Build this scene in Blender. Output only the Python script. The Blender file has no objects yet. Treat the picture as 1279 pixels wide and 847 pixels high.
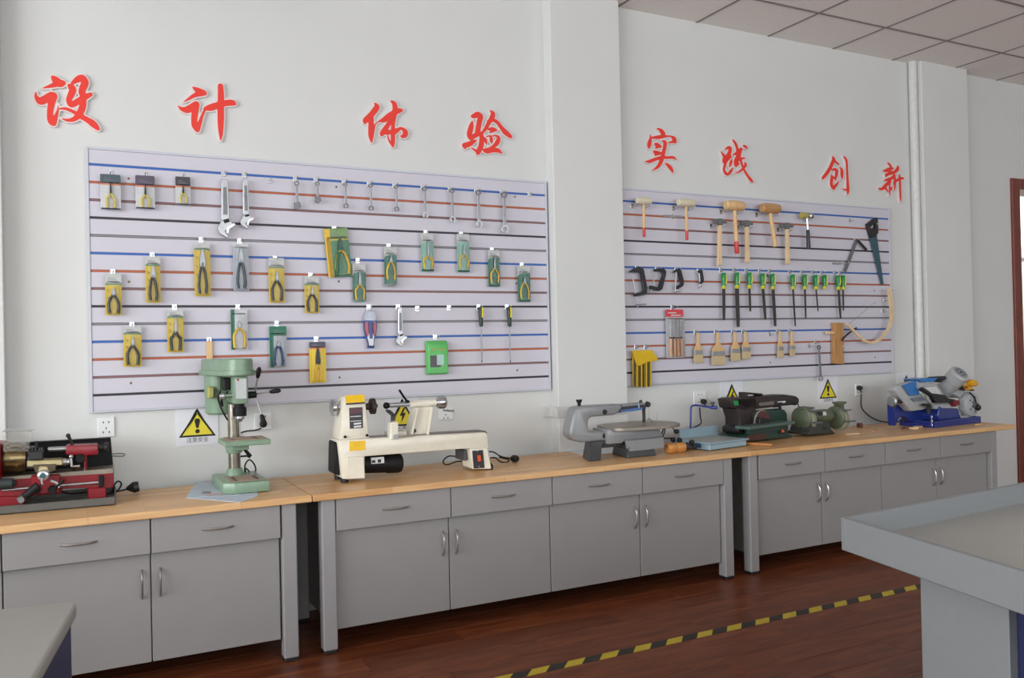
import bpy, bmesh, math, random
import numpy as np
from mathutils import Vector, Matrix
random.seed(7)
SC = bpy.context.scene
COL = SC.collection
PI = math.pi
R_ = math.radians

# ------------------------------------------------------------------ camera
cd = bpy.data.cameras.new('camera'); cd.lens = 30.13; cd.sensor_width = 36.0; cd.clip_start = 0.05
cam = bpy.data.objects.new('camera', cd); COL.objects.link(cam)
cam.location = (0.0, -4.2162, 1.2890)
cam.rotation_euler = (1.577637, 0.022217, -0.475466)
SC.camera = cam

# ------------------------------------------------------------------ sky, daylight, exposure
w = bpy.data.worlds.new('overcast_sky'); SC.world = w; w.use_nodes = True
w.node_tree.nodes['Background'].inputs[0].default_value = (0.80, 0.90, 1.0, 1)
w.node_tree.nodes['Background'].inputs[1].default_value = 1.0
def area(name, loc, rot, sx, sy, power, col=(1, 1, 1)):
    l = bpy.data.lights.new(name, 'AREA'); l.shape = 'RECTANGLE'; l.size = sx; l.size_y = sy
    l.energy = power; l.color = col
    o = bpy.data.objects.new(name, l); COL.objects.link(o); o.location = loc; o.rotation_euler = rot
    return o
# daylight entering by the windows (behind the camera and in the left wall)
for x in (-0.6, 1.6, 3.8, 6.0):
    area('window_daylight', (x, -7.45, 1.95), (R_(90), 0, 0), 1.7, 1.8, 54, (0.95, 0.98, 1.0))
for y in (-6.5, -4.4, -2.3):
    area('window_daylight', (-5.35, y, 1.95), (R_(90), 0, R_(-90)), 1.8, 2.1, 182, (0.95, 0.978, 1.0))
# added light with no fitting, put in to brighten the corridor beyond the door
area('added_corridor_light', (8.6, 0.85, 3.1), (0, 0, 0), 3.2, 0.4, 95, (1.0, 0.98, 0.95))
SC.view_settings.view_transform = 'Standard'; SC.view_settings.look = 'None'
SC.view_settings.gamma = 1.0; SC.view_settings.exposure = -0.29
SC.view_settings.use_curve_mapping = False

# ------------------------------------------------------------------ materials
def lin(c):
    return tuple(((v / 255) / 12.92 if v / 255 <= 0.04045 else ((v / 255 + 0.055) / 1.055) ** 2.4) for v in c)
_M = {}
def mat(name, rgb, rough=0.5, metal=0.0, var=0.06, scale=30.0, bump=0.0, stretch=None, coat=0.0, emit=0.0, spec=0.5):
    """principled material with procedural tone variation and fine relief; rgb is 0-255 sRGB"""
    if name in _M: return _M[name]
    m = bpy.data.materials.new(name); m.use_nodes = True; _M[name] = m
    nt = m.node_tree; N = nt.nodes; L = nt.links; b = N['Principled BSDF']
    c = lin(rgb)
    tc = N.new('ShaderNodeTexCoord'); mp = N.new('ShaderNodeMapping'); L.new(tc.outputs['Object'], mp.inputs[0])
    if stretch: mp.inputs['Scale'].default_value = stretch
    no = N.new('ShaderNodeTexNoise'); no.inputs['Scale'].default_value = scale; no.inputs['Detail'].default_value = 4
    L.new(mp.outputs[0], no.inputs[0])
    rp = N.new('ShaderNodeValToRGB'); L.new(no.outputs[0], rp.inputs[0])
    rp.color_ramp.elements[0].position = 0.3; rp.color_ramp.elements[1].position = 0.7
    rp.color_ramp.elements[0].color = tuple(max(0, v * (1 - var)) for v in c) + (1,)
    rp.color_ramp.elements[1].color = tuple(min(1, v * (1 + var)) for v in c) + (1,)
    L.new(rp.outputs[0], b.inputs['Base Color'])
    b.inputs['Roughness'].default_value = rough; b.inputs['Metallic'].default_value = metal
    b.inputs['Specular IOR Level'].default_value = spec
    if coat: b.inputs['Coat Weight'].default_value = coat
    if bump:
        bp = N.new('ShaderNodeBump'); bp.inputs['Strength'].default_value = bump; bp.inputs['Distance'].default_value = 0.002
        L.new(no.outputs[0], bp.inputs['Height']); L.new(bp.outputs[0], b.inputs['Normal'])
    if emit:
        L.new(rp.outputs[0], b.inputs['Emission Color']); b.inputs['Emission Strength'].default_value = emit
    return m
def clear(name, tint, fac=0.12, rough=0.06, ior=1.45):
    """thin clear plastic or glass sheet: mostly see-through with a glossy film"""
    m = bpy.data.materials.new(name); m.use_nodes = True; nt = m.node_tree; N = nt.nodes; L = nt.links
    N.remove(N['Principled BSDF']); out = N['Material Output']
    t = N.new('ShaderNodeBsdfTransparent'); t.inputs[0].default_value = tuple(tint) + (1,)
    g = N.new('ShaderNodeBsdfGlossy'); g.inputs['Roughness'].default_value = rough; g.inputs[0].default_value = (1, 1, 1, 1)
    f = N.new('ShaderNodeFresnel'); f.inputs[0].default_value = ior
    a = N.new('ShaderNodeMath'); a.operation = 'ADD'; a.inputs[1].default_value = fac; a.use_clamp = True
    L.new(f.outputs[0], a.inputs[0])
    tc = N.new('ShaderNodeTexCoord'); no = N.new('ShaderNodeTexNoise'); no.inputs['Scale'].default_value = 60
    L.new(tc.outputs['Object'], no.inputs[0])
    bp = N.new('ShaderNodeBump'); bp.inputs['Strength'].default_value = 0.6; bp.inputs['Distance'].default_value = 0.004
    L.new(no.outputs[0], bp.inputs['Height']); L.new(bp.outputs[0], g.inputs['Normal'])
    mx = N.new('ShaderNodeMixShader'); L.new(a.outputs[0], mx.inputs[0]); L.new(t.outputs[0], mx.inputs[1]); L.new(g.outputs[0], mx.inputs[2])
    L.new(mx.outputs[0], out.inputs[0])
    return m
def wood(name, c1, c2, scale=6.0, stretch=(1, 8, 8), rough=0.45, per_object=0.0, coat=0.0):
    m = bpy.data.materials.new(name); m.use_nodes = True; nt = m.node_tree; N = nt.nodes; L = nt.links; b = N['Principled BSDF']
    tc = N.new('ShaderNodeTexCoord'); mp = N.new('ShaderNodeMapping'); mp.inputs['Scale'].default_value = stretch
    L.new(tc.outputs['Object'], mp.inputs[0])
    oi = N.new('ShaderNodeObjectInfo')
    if per_object:
        cv = N.new('ShaderNodeVectorMath'); cv.operation = 'SCALE'; cv.inputs[0].default_value = (31, 17, 23)
        L.new(oi.outputs['Random'], cv.inputs['Scale']); L.new(cv.outputs[0], mp.inputs['Location'])
    no = N.new('ShaderNodeTexNoise'); no.inputs['Scale'].default_value = scale; no.inputs['Detail'].default_value = 6
    no.inputs['Distortion'].default_value = 0.6
    L.new(mp.outputs[0], no.inputs[0])
    rp = N.new('ShaderNodeValToRGB'); L.new(no.outputs[0], rp.inputs[0])
    rp.color_ramp.elements[0].position = 0.32; rp.color_ramp.elements[1].position = 0.68
    rp.color_ramp.elements[0].color = lin(c1) + (1,); rp.color_ramp.elements[1].color = lin(c2) + (1,)
    src = rp.outputs[0]
    if per_object:
        hs = N.new('ShaderNodeHueSaturation'); L.new(src, hs.inputs['Color'])
        mr = N.new('ShaderNodeMapRange'); mr.inputs['To Min'].default_value = 1 - per_object; mr.inputs['To Max'].default_value = 1 + per_object
        L.new(oi.outputs['Random'], mr.inputs[0]); L.new(mr.outputs[0], hs.inputs['Value']); src = hs.outputs[0]
    L.new(src, b.inputs['Base Color']); b.inputs['Roughness'].default_value = rough
    if coat: b.inputs['Coat Weight'].default_value = coat; b.inputs['Coat Roughness'].default_value = 0.15
    bp = N.new('ShaderNodeBump'); bp.inputs['Strength'].default_value = 0.15; bp.inputs['Distance'].default_value = 0.001
    L.new(no.outputs[0], bp.inputs['Height']); L.new(bp.outputs[0], b.inputs['Normal'])
    _M[name] = m
    return m
def butcher(name):
    """glued staves, each of its own tone"""
    m = bpy.data.materials.new(name); m.use_nodes = True; nt = m.node_tree; N = nt.nodes; L = nt.links; b = N['Principled BSDF']
    tc = N.new('ShaderNodeTexCoord')
    br = N.new('ShaderNodeTexBrick'); br.offset = 0.37; br.inputs['Scale'].default_value = 1.0
    br.inputs['Brick Width'].default_value = 0.55; br.inputs['Row Height'].default_value = 0.05; br.inputs['Mortar Size'].default_value = 0.0006
    br.inputs['Color1'].default_value = lin((221, 180, 130)) + (1,); br.inputs['Color2'].default_value = lin((201, 153, 100)) + (1,)
    br.inputs['Mortar'].default_value = lin((160, 115, 70)) + (1,)
    L.new(tc.outputs['Object'], br.inputs[0])
    mp = N.new('ShaderNodeMapping'); mp.inputs['Scale'].default_value = (2, 25, 25); L.new(tc.outputs['Object'], mp.inputs[0])
    no = N.new('ShaderNodeTexNoise'); no.inputs['Scale'].default_value = 3; no.inputs['Detail'].default_value = 6; L.new(mp.outputs[0], no.inputs[0])
    mx = N.new('ShaderNodeMix'); mx.data_type = 'RGBA'; mx.blend_type = 'OVERLAY'; mx.inputs['Factor'].default_value = 0.35
    L.new(br.outputs[0], mx.inputs['A']); L.new(no.outputs[0], mx.inputs['B']); L.new(mx.outputs['Result'], b.inputs['Base Color'])
    b.inputs['Roughness'].default_value = 0.38
    _M[name] = m
    return m

# ------------------------------------------------------------------ mesh builder
def catmull(pts, n=5):
    if len(pts) < 3: return [tuple(p) for p in pts]
    out = []
    for i in range(len(pts) - 1):
        p0 = pts[max(i - 1, 0)]; p1 = pts[i]; p2 = pts[i + 1]; p3 = pts[min(i + 2, len(pts) - 1)]
        for k in range(n):
            t = k / n
            out.append(tuple(0.5 * (2 * b + (c - a) * t + (2 * a - 5 * b + 4 * c - d) * t * t + (3 * b - a - 3 * c + d) * t ** 3)
                             for a, b, c, d in zip(p0, p1, p2, p3)))
    out.append(tuple(pts[-1]))
    return out
ON_BENCH = ('lathe', 'scroll saw', 'bench saw', 'sander', 'bench grinder', 'band saw')
class B:
    def __init__(s): s.bm = bmesh.new()
    def face(s, vs):
        try: s.bm.faces.new(vs)
        except ValueError: pass
    def box(s, x0, x1, y0, y1, z0, z1):
        return s.prism([(x0, z0), (x1, z0), (x1, z1), (x0, z1)], y0, y1)
    def loft(s, rings, cap=True):
        vr = [[s.bm.verts.new(p) for p in r] for r in rings]; n = len(vr[0])
        for a, b in zip(vr[:-1], vr[1:]):
            for i in range(n): s.face((a[i], a[(i + 1) % n], b[(i + 1) % n], b[i]))
        if cap:
            s.face(vr[0][::-1]); s.face(vr[-1])
        return s
    def prism(s, pts, y0, y1):            # outline in x,z pushed along y
        return s.loft([[(x, y0, z) for x, z in pts], [(x, y1, z) for x, z in pts]])
    def prismz(s, pts, z0, z1):           # outline in x,y pushed along z
        return s.loft([[(x, y, z0) for x, y in pts], [(x, y, z1) for x, y in pts]])
    def prismx(s, pts, x0, x1):           # outline in y,z pushed along x
        return s.loft([[(x0, y, z) for y, z in pts], [(x1, y, z) for y, z in pts]])
    def cyl(s, p0, p1, r0, r1=None, n=16):
        return s.turn(p0, p1, [(0, r0), (1, r0 if r1 is None else r1)], n)
    def turn(s, p0, p1, prof, n=20):      # radius profile (t, r) along an axis
        p0 = Vector(p0); p1 = Vector(p1); d = (p1 - p0).normalized()
        u = d.orthogonal().normalized(); v = d.cross(u)
        s.loft([[tuple(p0.lerp(p1, t) + (u * math.cos(2 * PI * i / n) + v * math.sin(2 * PI * i / n)) * max(r, 1e-5)) for i in range(n)] for t, r in prof])
        return s
    def tube(s, pts, r, n=8, sub=5):
        P = [Vector(p) for p in catmull(pts, sub)]; u = None; rings = []
        rr = r if isinstance(r, (list, tuple)) else None
        for i, p in enumerate(P):
            d = (P[min(i + 1, len(P) - 1)] - P[max(i - 1, 0)]).normalized()
            u = d.orthogonal().normalized() if u is None else (u - d * u.dot(d)).normalized()
            v = d.cross(u); q = r if rr is None else rr[0] + (rr[1] - rr[0]) * i / (len(P) - 1)
            rings.append([tuple(p + (u * math.cos(2 * PI * k / n) + v * math.sin(2 * PI * k / n)) * q) for k in range(n)])
        return s.loft(rings)
    def ball(s, c, r, sx=1, sy=1, sz=1, n=14):
        return s.loft([[(c[0] + r * sx * math.sin(PI * j / 8) * math.cos(2 * PI * i / n) + 0, c[1] + r * sy * math.sin(PI * j / 8) * math.sin(2 * PI * i / n),
                         c[2] + r * sz * math.cos(PI * j / 8)) if 0 < j < 8 else (c[0] + 1e-4 * math.cos(2 * PI * i / n), c[1] + 1e-4 * math.sin(2 * PI * i / n), c[2] + r * sz * (1 if j == 0 else -1))
                        for i in range(n)] for j in range(9)])
    def done(s, name, m, parent=None, bevel=0.0, smooth=True, seg=1, ang=35):
        bm = s.bm
        if parent is not None and parent.get('category') in ON_BENCH:      # nothing of a machine dips into the worktop
            for v in bm.verts: v.co.z = max(v.co.z, .0006)
        bmesh.ops.recalc_face_normals(bm, faces=bm.faces)
        if bevel:
            ed = [e for e in bm.edges if len(e.link_faces) == 2 and e.calc_face_angle(0) > 0.6]
            bmesh.ops.bevel(bm, geom=ed, offset=bevel, segments=seg, profile=0.5, affect='EDGES', clamp_overlap=True)
        me = bpy.data.meshes.new(name); bm.to_mesh(me); bm.free()
        me.materials.append(m)
        if smooth:
            for p in me.polygons: p.use_smooth = True
            me.set_sharp_from_angle(angle=R_(ang))
        o = bpy.data.objects.new(name, me); COL.objects.link(o)
        if parent is not None: o.parent = parent
        return o
def cords(paths, r, m, parent, name='cord'):
    for p in paths: b = B(); b.tube(p, r, 8); b.done(name, m, parent)
def tag(o, label, cat, group=None):
    o['label'] = label; o['category'] = cat
    if group: o['group'] = group
    return o
def thing(name, label, cat, loc=(0, 0, 0), rz=0.0, group=None):
    o = bpy.data.objects.new(name, None); COL.objects.link(o); o.empty_display_size = 0.05
    o.location = loc; o.rotation_euler = (0, 0, rz)
    return tag(o, label, cat, group)
def struct(o):
    o['kind'] = 'structure'; return o
def recentre(o, c):
    o.data.transform(Matrix.Translation(-Vector(c))); o.location = c; return o
def words(body, size, m, name, parent, loc, rot=(PI / 2, 0, 0), align='CENTER', depth=0.0004):
    c = bpy.data.curves.new(name, 'FONT'); c.body = body; c.size = size; c.align_x = align; c.extrude = depth
    o = bpy.data.objects.new(name, c); COL.objects.link(o)
    bpy.context.view_layer.update()
    me = bpy.data.meshes.new_from_object(o.evaluated_get(bpy.context.evaluated_depsgraph_get()))
    bpy.data.objects.remove(o); bpy.data.curves.remove(c)
    me.transform(Matrix.Translation(loc) @ Matrix.Rotation(rot[2], 4, 'Z') @ Matrix.Rotation(rot[0], 4, 'X'))
    me.materials.clear(); me.materials.append(m)
    q = bpy.data.objects.new(name, me); COL.objects.link(q); q.parent = parent
    return q

WALL = mat('white_wall_paint', (213, 215, 213), 0.75, var=0.015, scale=3, bump=0.05)
STEEL = mat('polished_steel', (176, 178, 181), 0.36, 0.85, var=0.08)
STEELD = mat('darker_steel', (140, 142, 146), 0.3, 0.8, var=0.08)  # steel of a darker even tone
CHROME = mat('chrome', (196, 198, 201), 0.24, 0.95, var=0.05)
IRON = mat('dark_iron', (58, 57, 58), 0.45, 0.6, var=0.12)
GREYST = mat('grey_steel', (120, 122, 124), 0.4, 0.6, var=0.1)
BLACK = mat('black_plastic', (26, 26, 28), 0.42, var=0.1)
RUBBER = mat('black_rubber', (20, 20, 22), 0.6, var=0.1)
WHITEP = mat('white_plastic', (226, 228, 228), 0.35, var=0.01)
PAPER = mat('white_paper', (222, 224, 230), 0.8, var=0.015)
YELLOW = mat('warning_yellow', (226, 210, 52), 0.55, var=0.03)
INK = mat('black_ink', (24, 23, 24), 0.6, var=0.08)
BEECH = wood('beech_wood', (205, 165, 112), (226, 192, 142), 5, (14, 14, 1.5))
PINE = wood('pale_pine', (214, 184, 140), (232, 208, 168), 5, (14, 14, 1.5))
PLASTIC = clear('clear_plastic', (0.98, 0.985, 0.985), 0.0, 0.1, 1.22)
GLASS = clear('clear_glass', (0.96, 0.98, 0.98), 0.03, 0.02)
ZT = 0.6823


# ------------------------------------------------------------------ the room
CEIL = 3.295
XL, XR, YF = -5.4, 9.6, -7.6
YW = 0.02
b = B(); b.box(XL, 6.76, YW, 0.22, 0, CEIL + .2); b.box(7.68, XR + 2.2, YW, 0.22, 0, CEIL + .2); b.box(6.76, 7.68, YW, 0.22, 2.46, CEIL + .2)
struct(b.done('wall_back', WALL, smooth=False))
b = B()
for y0, y1 in ((YF, -7.4), (-5.6, -5.3), (-3.5, -3.2), (-1.4, YW)): b.box(XL - .2, XL, y0, y1, 0, CEIL + .2)
WL = ((-7.4, -5.6), (-5.3, -3.5), (-3.2, -1.4))
for y0, y1 in WL: b.box(XL - .2, XL, y0, y1, 0, 1.0); b.box(XL - .2, XL, y0, y1, 2.9, CEIL + .2)
struct(b.done('wall_left', WALL, smooth=False))
b = B(); b.box(XR, XR + .2, YF, YW, 0, CEIL + .2); struct(b.done('wall_right', WALL, smooth=False))
b = B(); xs = [XL - .2, -1.5, .3, .7, 2.5, 2.9, 4.7, 5.1, 6.9, XR + .2]
for i in range(0, 9, 2): b.box(xs[i], xs[i + 1], YF - .2, YF, 0, CEIL + .2)
for i in range(1, 8, 2): b.box(xs[i], xs[i + 1], YF - .2, YF, 0, 1.0); b.box(xs[i], xs[i + 1], YF - .2, YF, 2.9, CEIL + .2)
struct(b.done('wall_front', WALL, smooth=False))
FRAME = mat('window_frame_paint', (220, 222, 222), 0.4)
n = 1
for i in range(1, 8, 2):
    b = B()
    for x in (xs[i], (xs[i] + xs[i + 1]) / 2 - .02, xs[i + 1] - .04): b.box(x, x + .04, YF - .14, YF - .08, 1.0, 2.9)
    for z in (1.0, 2.3, 2.86): b.box(xs[i], xs[i + 1], YF - .14, YF - .08, z, z + .04)
    struct(b.done('window_%d' % n, FRAME, smooth=False)); n += 1
for y0, y1 in WL:
    b = B()
    for y in (y0, (y0 + y1) / 2 - .02, y1 - .04): b.box(XL - .14, XL - .08, y, y + .04, 1.0, 2.9)
    for z in (1.0, 2.3, 2.86): b.box(XL - .14, XL - .08, y0, y1, z, z + .04)
    struct(b.done('window_%d' % n, FRAME, smooth=False)); n += 1

# columns standing proud of the back wall
COLX = ((-.722, -.245), (2.424, 2.894), (5.545, 6.062))
for x0, x1 in COLX:
    b = B(); b.box(x0, x1, -.06, YW + .02, 0, CEIL + .1); struct(b.done('wall_column', WALL, bevel=.004))
# cable trunking round the middle column
b = B(); b.prismz([(2.37, .0198), (2.37, .008), (2.41, .008), (2.41, -.072), (2.8935, -.072), (2.8935, -.0602), (2.4238, -.0602), (2.4238, .0198)], .876, .936)
struct(b.done('trim_1', mat('trunking_plastic', (206, 207, 205), .45), bevel=.002))
# floor: planks on a slab
FLOOR = wood('red_brown_laminate', (92, 45, 25), (124, 68, 40), 3.0, (1.2, 9, 9), 0.36, 0.14)
FLOOR.node_tree.nodes['Principled BSDF'].inputs['Specular IOR Level'].default_value = 0.3
b = B(); b.box(XL - .2, XR + 2.2, YF - .2, 1.7, -.12, -.004)
fl = struct(b.done('floor', mat('floor_joint', (78, 42, 27), .6), smooth=False))
def plank_mesh(l, w_):
    b = B(); b.box(0, l, 0, w_, -.006, 0)
    o = b.done('plank', FLOOR, None, bevel=.0012, smooth=False); me = o.data; bpy.data.objects.remove(o); return me
PL, PW = 1.2, .1535
pm = plank_mesh(PL - .0016, PW - .0016)
count = 0
for r in range(18):
    y = .02 - PW * (r + 1) - .002
    x = -1.4 - (r * .47) % 1.2
    while x < 7.2 and count < 290:
        if x + PL > -.8 + max(0, (-y - 1.6)) * .2 and x < 6.9 and x + PL < 8.2:
            o = bpy.data.objects.new('plank', pm); COL.objects.link(o); o.parent = fl; o.location = (x, y, 0); count += 1
        x += PL
b = B()   # the planks beyond those in view, joined
for r in range(50):
    y = .02 - PW * (r + 1) - .002
    if y < YF: break
    x = -1.4 - (r * .47) % 1.2
    while x < XR:
        if r >= 18 or not (x + PL > -.8 + max(0, (-y - 1.6)) * .2 and x < 6.9 and x + PL < 8.2):
            b.box(max(x, XL), min(x + PL, XR) - .0016, y, y + PW - .0016, -.006, 0)
        x += PL
o = b.done('far_planks', FLOOR, fl, smooth=False); o['kind'] = 'stuff'

# suspended ceiling: tiles laid in a grid of tees
TILE = mat('ceiling_tile', (238, 233, 229), .9, var=.03, scale=60, bump=.2)
b = B(); b.box(XL - .2, XR + .2, YF - .2, .3, CEIL + .1, CEIL + .3); ce = struct(b.done('ceiling', TILE, smooth=False))
b = B(); b.box(.002, .598, .002, .598, 0, .012); o = b.done('ceiling_tile', TILE, None, bevel=.003, smooth=False); tm = o.data; bpy.data.objects.remove(o)
GX = 3.5375 - 11 * .6; GY = -.4145 + .6
bt = B()
i = 0
for ix in range(22):
    for iy in range(1, 14):
        x = GX + ix * .6; y = GY - iy * .6
        if x < XL - .3 or x > XR - .2 or y < YF: continue
        if y > -2.9 and x > 1.0:
            t = bpy.data.objects.new('ceiling_tile', tm); COL.objects.link(t); t.parent = ce; t.location = (x, y, CEIL)
            t.rotation_euler = (random.uniform(-.0015, .0015), random.uniform(-.0015, .0015), 0)
        else: bt.box(x + .002, x + .598, y + .002, y + .598, CEIL, CEIL + .012)
for ix in range(22):   # cut tiles along the wall
    x = GX + ix * .6
    if 1.0 < x < XR - .2: b = B(); b.box(x + .002, x + .598, GY + .002 - .6, .0195, CEIL, CEIL + .012); b.done('ceiling_tile', TILE, ce, bevel=.003, smooth=False)
    elif XL - .3 < x <= 1.0: bt.box(x + .002, x + .598, GY + .002 - .6, .0195, CEIL, CEIL + .012)
o = bt.done('far_tiles', TILE, ce, smooth=False); o['kind'] = 'stuff'
TEE = mat('ceiling_tee', (128, 122, 120), .5, var=.05)
for ix in range(22):
    x = GX + ix * .6
    if XL < x < XR: b = B(); b.box(x - .008, x + .008, YF, .02, CEIL - .003, CEIL + .02); b.done('ceiling_tee', TEE, ce, smooth=False)
for iy in range(14):
    y = GY - iy * .6
    if y > -.0 or y < YF: continue
    b = B(); b.box(XL, XR, y - .008, y + .008, CEIL - .0036, CEIL + .02); b.done('ceiling_tee', TEE, ce, smooth=False)

# doorway with a red-brown frame and the corridor behind it
JAMB = wood('red_brown_door_frame', (104, 44, 32), (128, 58, 42), 4, (10, 10, 1.5), .4)
b = B(); b.box(6.675, 6.775, YW - .02, .235, 0, 2.53); b.box(7.66, 7.76, YW - .02, .235, 0, 2.53); b.box(6.775, 7.66, YW - .02, .235, 2.445, 2.53)
struct(b.done('door_1', JAMB, bevel=.006))
b = B(); b.box(5.4, XR + 2.2, 1.5, 1.7, 0, CEIL); struct(b.done('wall_corridor', WALL, smooth=False))
b = B(); b.box(5.4, XR + 2.2, .22, 1.5, 3.2, 3.3); struct(b.done('ceiling_corridor', WALL, smooth=False))
b = B(); b.box(5.4, 5.5, .22, 1.5, 0, 3.2); b.box(XR + 2.2, XR + 2.3, .22, 1.5, 0, 3.2); struct(b.done('wall_corridor_end', WALL, smooth=False))
b = B(); b.box(5.5, XR + 2.2, .22, 1.5, -.02, .0); struct(b.done('floor_corridor', mat('corridor_floor', (196, 152, 132), .3, var=.06), smooth=False))
b = B(); b.box(5.5, XR + 2.2, 1.485, 1.5, 0, .165); struct(b.done('baseboard_corridor', mat('corridor_skirting', (112, 40, 36), .4), smooth=False))
nb = thing('notice_board', 'white notice board in a thin grey frame on the corridor wall beyond the doorway', 'notice board', (9.25, 1.5, 1.51))
b = B(); b.box(-.45, .45, -.02, 0, -.57, .58); b.done('board_face', WHITEP, nb, smooth=False)
b = B()
for z in (-.59, .57): b.box(-.47, .47, -.032, 0, z, z + .03)
for x in (-.47, .44): b.box(x, x + .03, -.032, 0, -.59, .6)
b.done('frame', mat('grey_aluminium', (140, 142, 145), .4, .4), nb, smooth=False)

# white drain pipe in the corner of the far column
b = B(); b.cyl((5.514, -.011, 0), (5.514, -.011, CEIL), .0295, n=20)
tag(b.done('drain_pipe', mat('white_pipe', (212, 213, 210), .35), None), 'white vertical drain pipe from floor to ceiling beside the far wall column', 'pipe')

# hazard tape stuck along the floor
tp = thing('floor_tape', 'black and yellow striped hazard tape stuck along the dark wooden floor', 'floor tape', (3.5, -1.235, 0))
TY = mat('tape_yellow', (190, 168, 44), .5, var=.08); TB = mat('tape_black', (40, 38, 34), .5, var=.1)
x = -1.2 - 3.5; k = 0
while x < 4.0:
    b = B(); s = .05
    b.prismz([(x, -.026), (x + .0835, -.026), (x + .0835 + s, .026), (x + s, .026)], .0, .0012)
    b.done('yellow_stripe' if k % 2 else 'black_stripe', TY if k % 2 else TB, tp, smooth=False); x += .0835; k += 1


# ------------------------------------------------------------------ workbenches
TOP = butcher('butcher_block')
GREY = mat('grey_cabinet_laminate', (145, 143, 142), .5, var=.02, scale=8)
LEGP = mat('grey_leg_paint', (150, 148, 149), .42, var=.02, scale=8)
CARC = mat('grey_carcass', (138, 135, 132), .6, var=.03)
HND = mat('satin_nickel', (172, 170, 166), .3, .85)
def bar_handle(p, q, out, parent):
    b = B(); m = ((p[0] + q[0]) / 2, p[1] - out, (p[2] + q[2]) / 2)
    a1 = tuple(p[i] + (q[i] - p[i]) * .2 - (out * .8 if i == 1 else 0) for i in range(3)); a2 = tuple(p[i] + (q[i] - p[i]) * .8 - (out * .8 if i == 1 else 0) for i in range(3))
    b.tube([p, a1, m, a2, q], .0045, 8); return b.done('handle', HND, parent)
def workbench(x0, x1, label, ndraw, lx0, dx0, pitch):
    t = thing('workbench', label, 'workbench', (x0, -.062, 0), 0, 'grey workbenches with wooden tops along the wall')
    W_ = x1 - x0
    b = B(); b.box(0.0012, W_ - .0012, -.598, 0, .654, ZT); b.done('worktop', TOP, t, bevel=.003)
    yf = -.568   # front plane of the legs, local
    lx1 = dx0 + pitch * ndraw + .005
    for x in (lx0, lx1):
        for y in (yf, -.08):
            b = B(); b.box(x, x + .06, y, y + .06, .014, .654); o = b.done('leg', LEGP, t, bevel=.004)
            b = B(); b.box(x + .002, x + .058, y + .002, y + .058, 0, .0138); b.done('foot', BLACK, o, bevel=.003)
    b = B(); b.box(dx0 - .002, dx0 + pitch * ndraw + .002, yf + .05, -.03, .092, .65)
    b.done('cabinet_body', CARC, t)
    b = B(); b.box(lx0 + .03, lx1 + .03, -.06, -.03, .1, .16); b.done('stretcher', LEGP, t)
    for k in range(ndraw):
        xa = dx0 + pitch * k
        b = B(); b.box(xa + .0025, xa + pitch - .0025, yf - .004, yf + .03, .516, .6525); dr = b.done('drawer', GREY, t, bevel=.0015)
        cx = xa + pitch / 2
        bar_handle((cx - .06, yf - .004, .587), (cx + .06, yf - .004, .587), .022, dr)
        b = B(); b.box(xa + .0025, xa + pitch - .0025, yf + .03, yf + .048, .09, .512); do = b.done('door', GREY, t, bevel=.0015)
        hx = xa + (pitch - .033 if k % 2 == 0 else .033)
        bar_handle((hx, yf + .03, .34), (hx, yf + .03, .45), .024, do)
    return t
def bench_at(x0, x1, label, first_drawer, pitch, leg0):
    return workbench(x0, x1, label, 4, leg0 - x0, first_drawer - x0, pitch)
bench_at(-1.40, .8825, 'grey workbench carrying the red metal lathe and the green drill press', -1.223, .495, -1.29)
bench_at(.8835, 3.286, 'grey workbench carrying the cream wood lathe and the grey scroll saw', .988, .529, .927)
bench_at(3.2875, 5.60, 'grey workbench carrying the bench grinder and the blue band saw', 3.356, .5045, 3.2885)

# ------------------------------------------------------------------ tray table and small table in front
TBL = mat('grey_table_laminate', (154, 153, 148), .4, var=.015, scale=6)
TBS = mat('grey_table_edge', (127, 131, 133), .5, var=.015)
DBLUE = mat('dark_blue_panel', (38, 44, 84), .5, var=.05)
A_ = (2.046, -2.372); u_ = Vector((1.0, .078)); v_ = Vector((-.2145, -.977))
def tq(a, c): return (A_[0] + u_[0] * a + v_[0] * c, A_[1] + u_[1] * a + v_[1] * c)
t = thing('tray_table', 'large grey table with a raised rim, cut off by the right edge', 'table', (A_[0], A_[1], 0))
def loc(pts): return [(x - A_[0], y - A_[1]) for x, y in pts]
LA, LB = 1.6, 1.25
b = B(); b.prismz(loc([tq(0.02, .02), tq(LA - .02, .02), tq(LA - .02, LB - .02), tq(.02, LB - .02)]), .655, .682); b.done('tray_floor', TBL, t)
for nm, q in (('rim', [tq(0, 0), tq(LA, 0), tq(LA, .02), tq(0, .02)]), ('rim', [tq(0, .0201), tq(.02, .0201), tq(.02, LB), tq(0, LB)]),
              ('rim', [tq(LA - .02, .0201), tq(LA, .0201), tq(LA, LB), tq(LA - .02, LB)]), ('rim', [tq(.0201, LB - .02), tq(LA - .0201, LB - .02), tq(LA - .0201, LB), tq(.0201, LB)])):
    b = B(); b.prismz(loc(q), .652, .75); b.done(nm, TBS, t, bevel=.002)
b = B(); b.prismz(loc([tq(.085, .255), tq(LA - .09, .255), tq(LA - .09, .555), tq(.085, .555)]), 0, .655); b.done('pedestal', TBS, t, bevel=.003)
b = B(); b.prismz(loc([tq(.12, .5552), tq(LA - .12, .5552), tq(LA - .12, .95), tq(.12, .95)]), 0, .65); b.done('cabinet', DBLUE, t, bevel=.003)
b = B(); p = tq(.14, .62); bq = [(-.1, -.07), (.1, -.06), (.11, .07), (-.09, .06)]
b.prismz(bq, 0, .0015); o = b.done('paper_sheet', PAPER, None, smooth=False); o.location = (p[0], p[1], .6822); o.rotation_euler = (0, 0, -.5)
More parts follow.
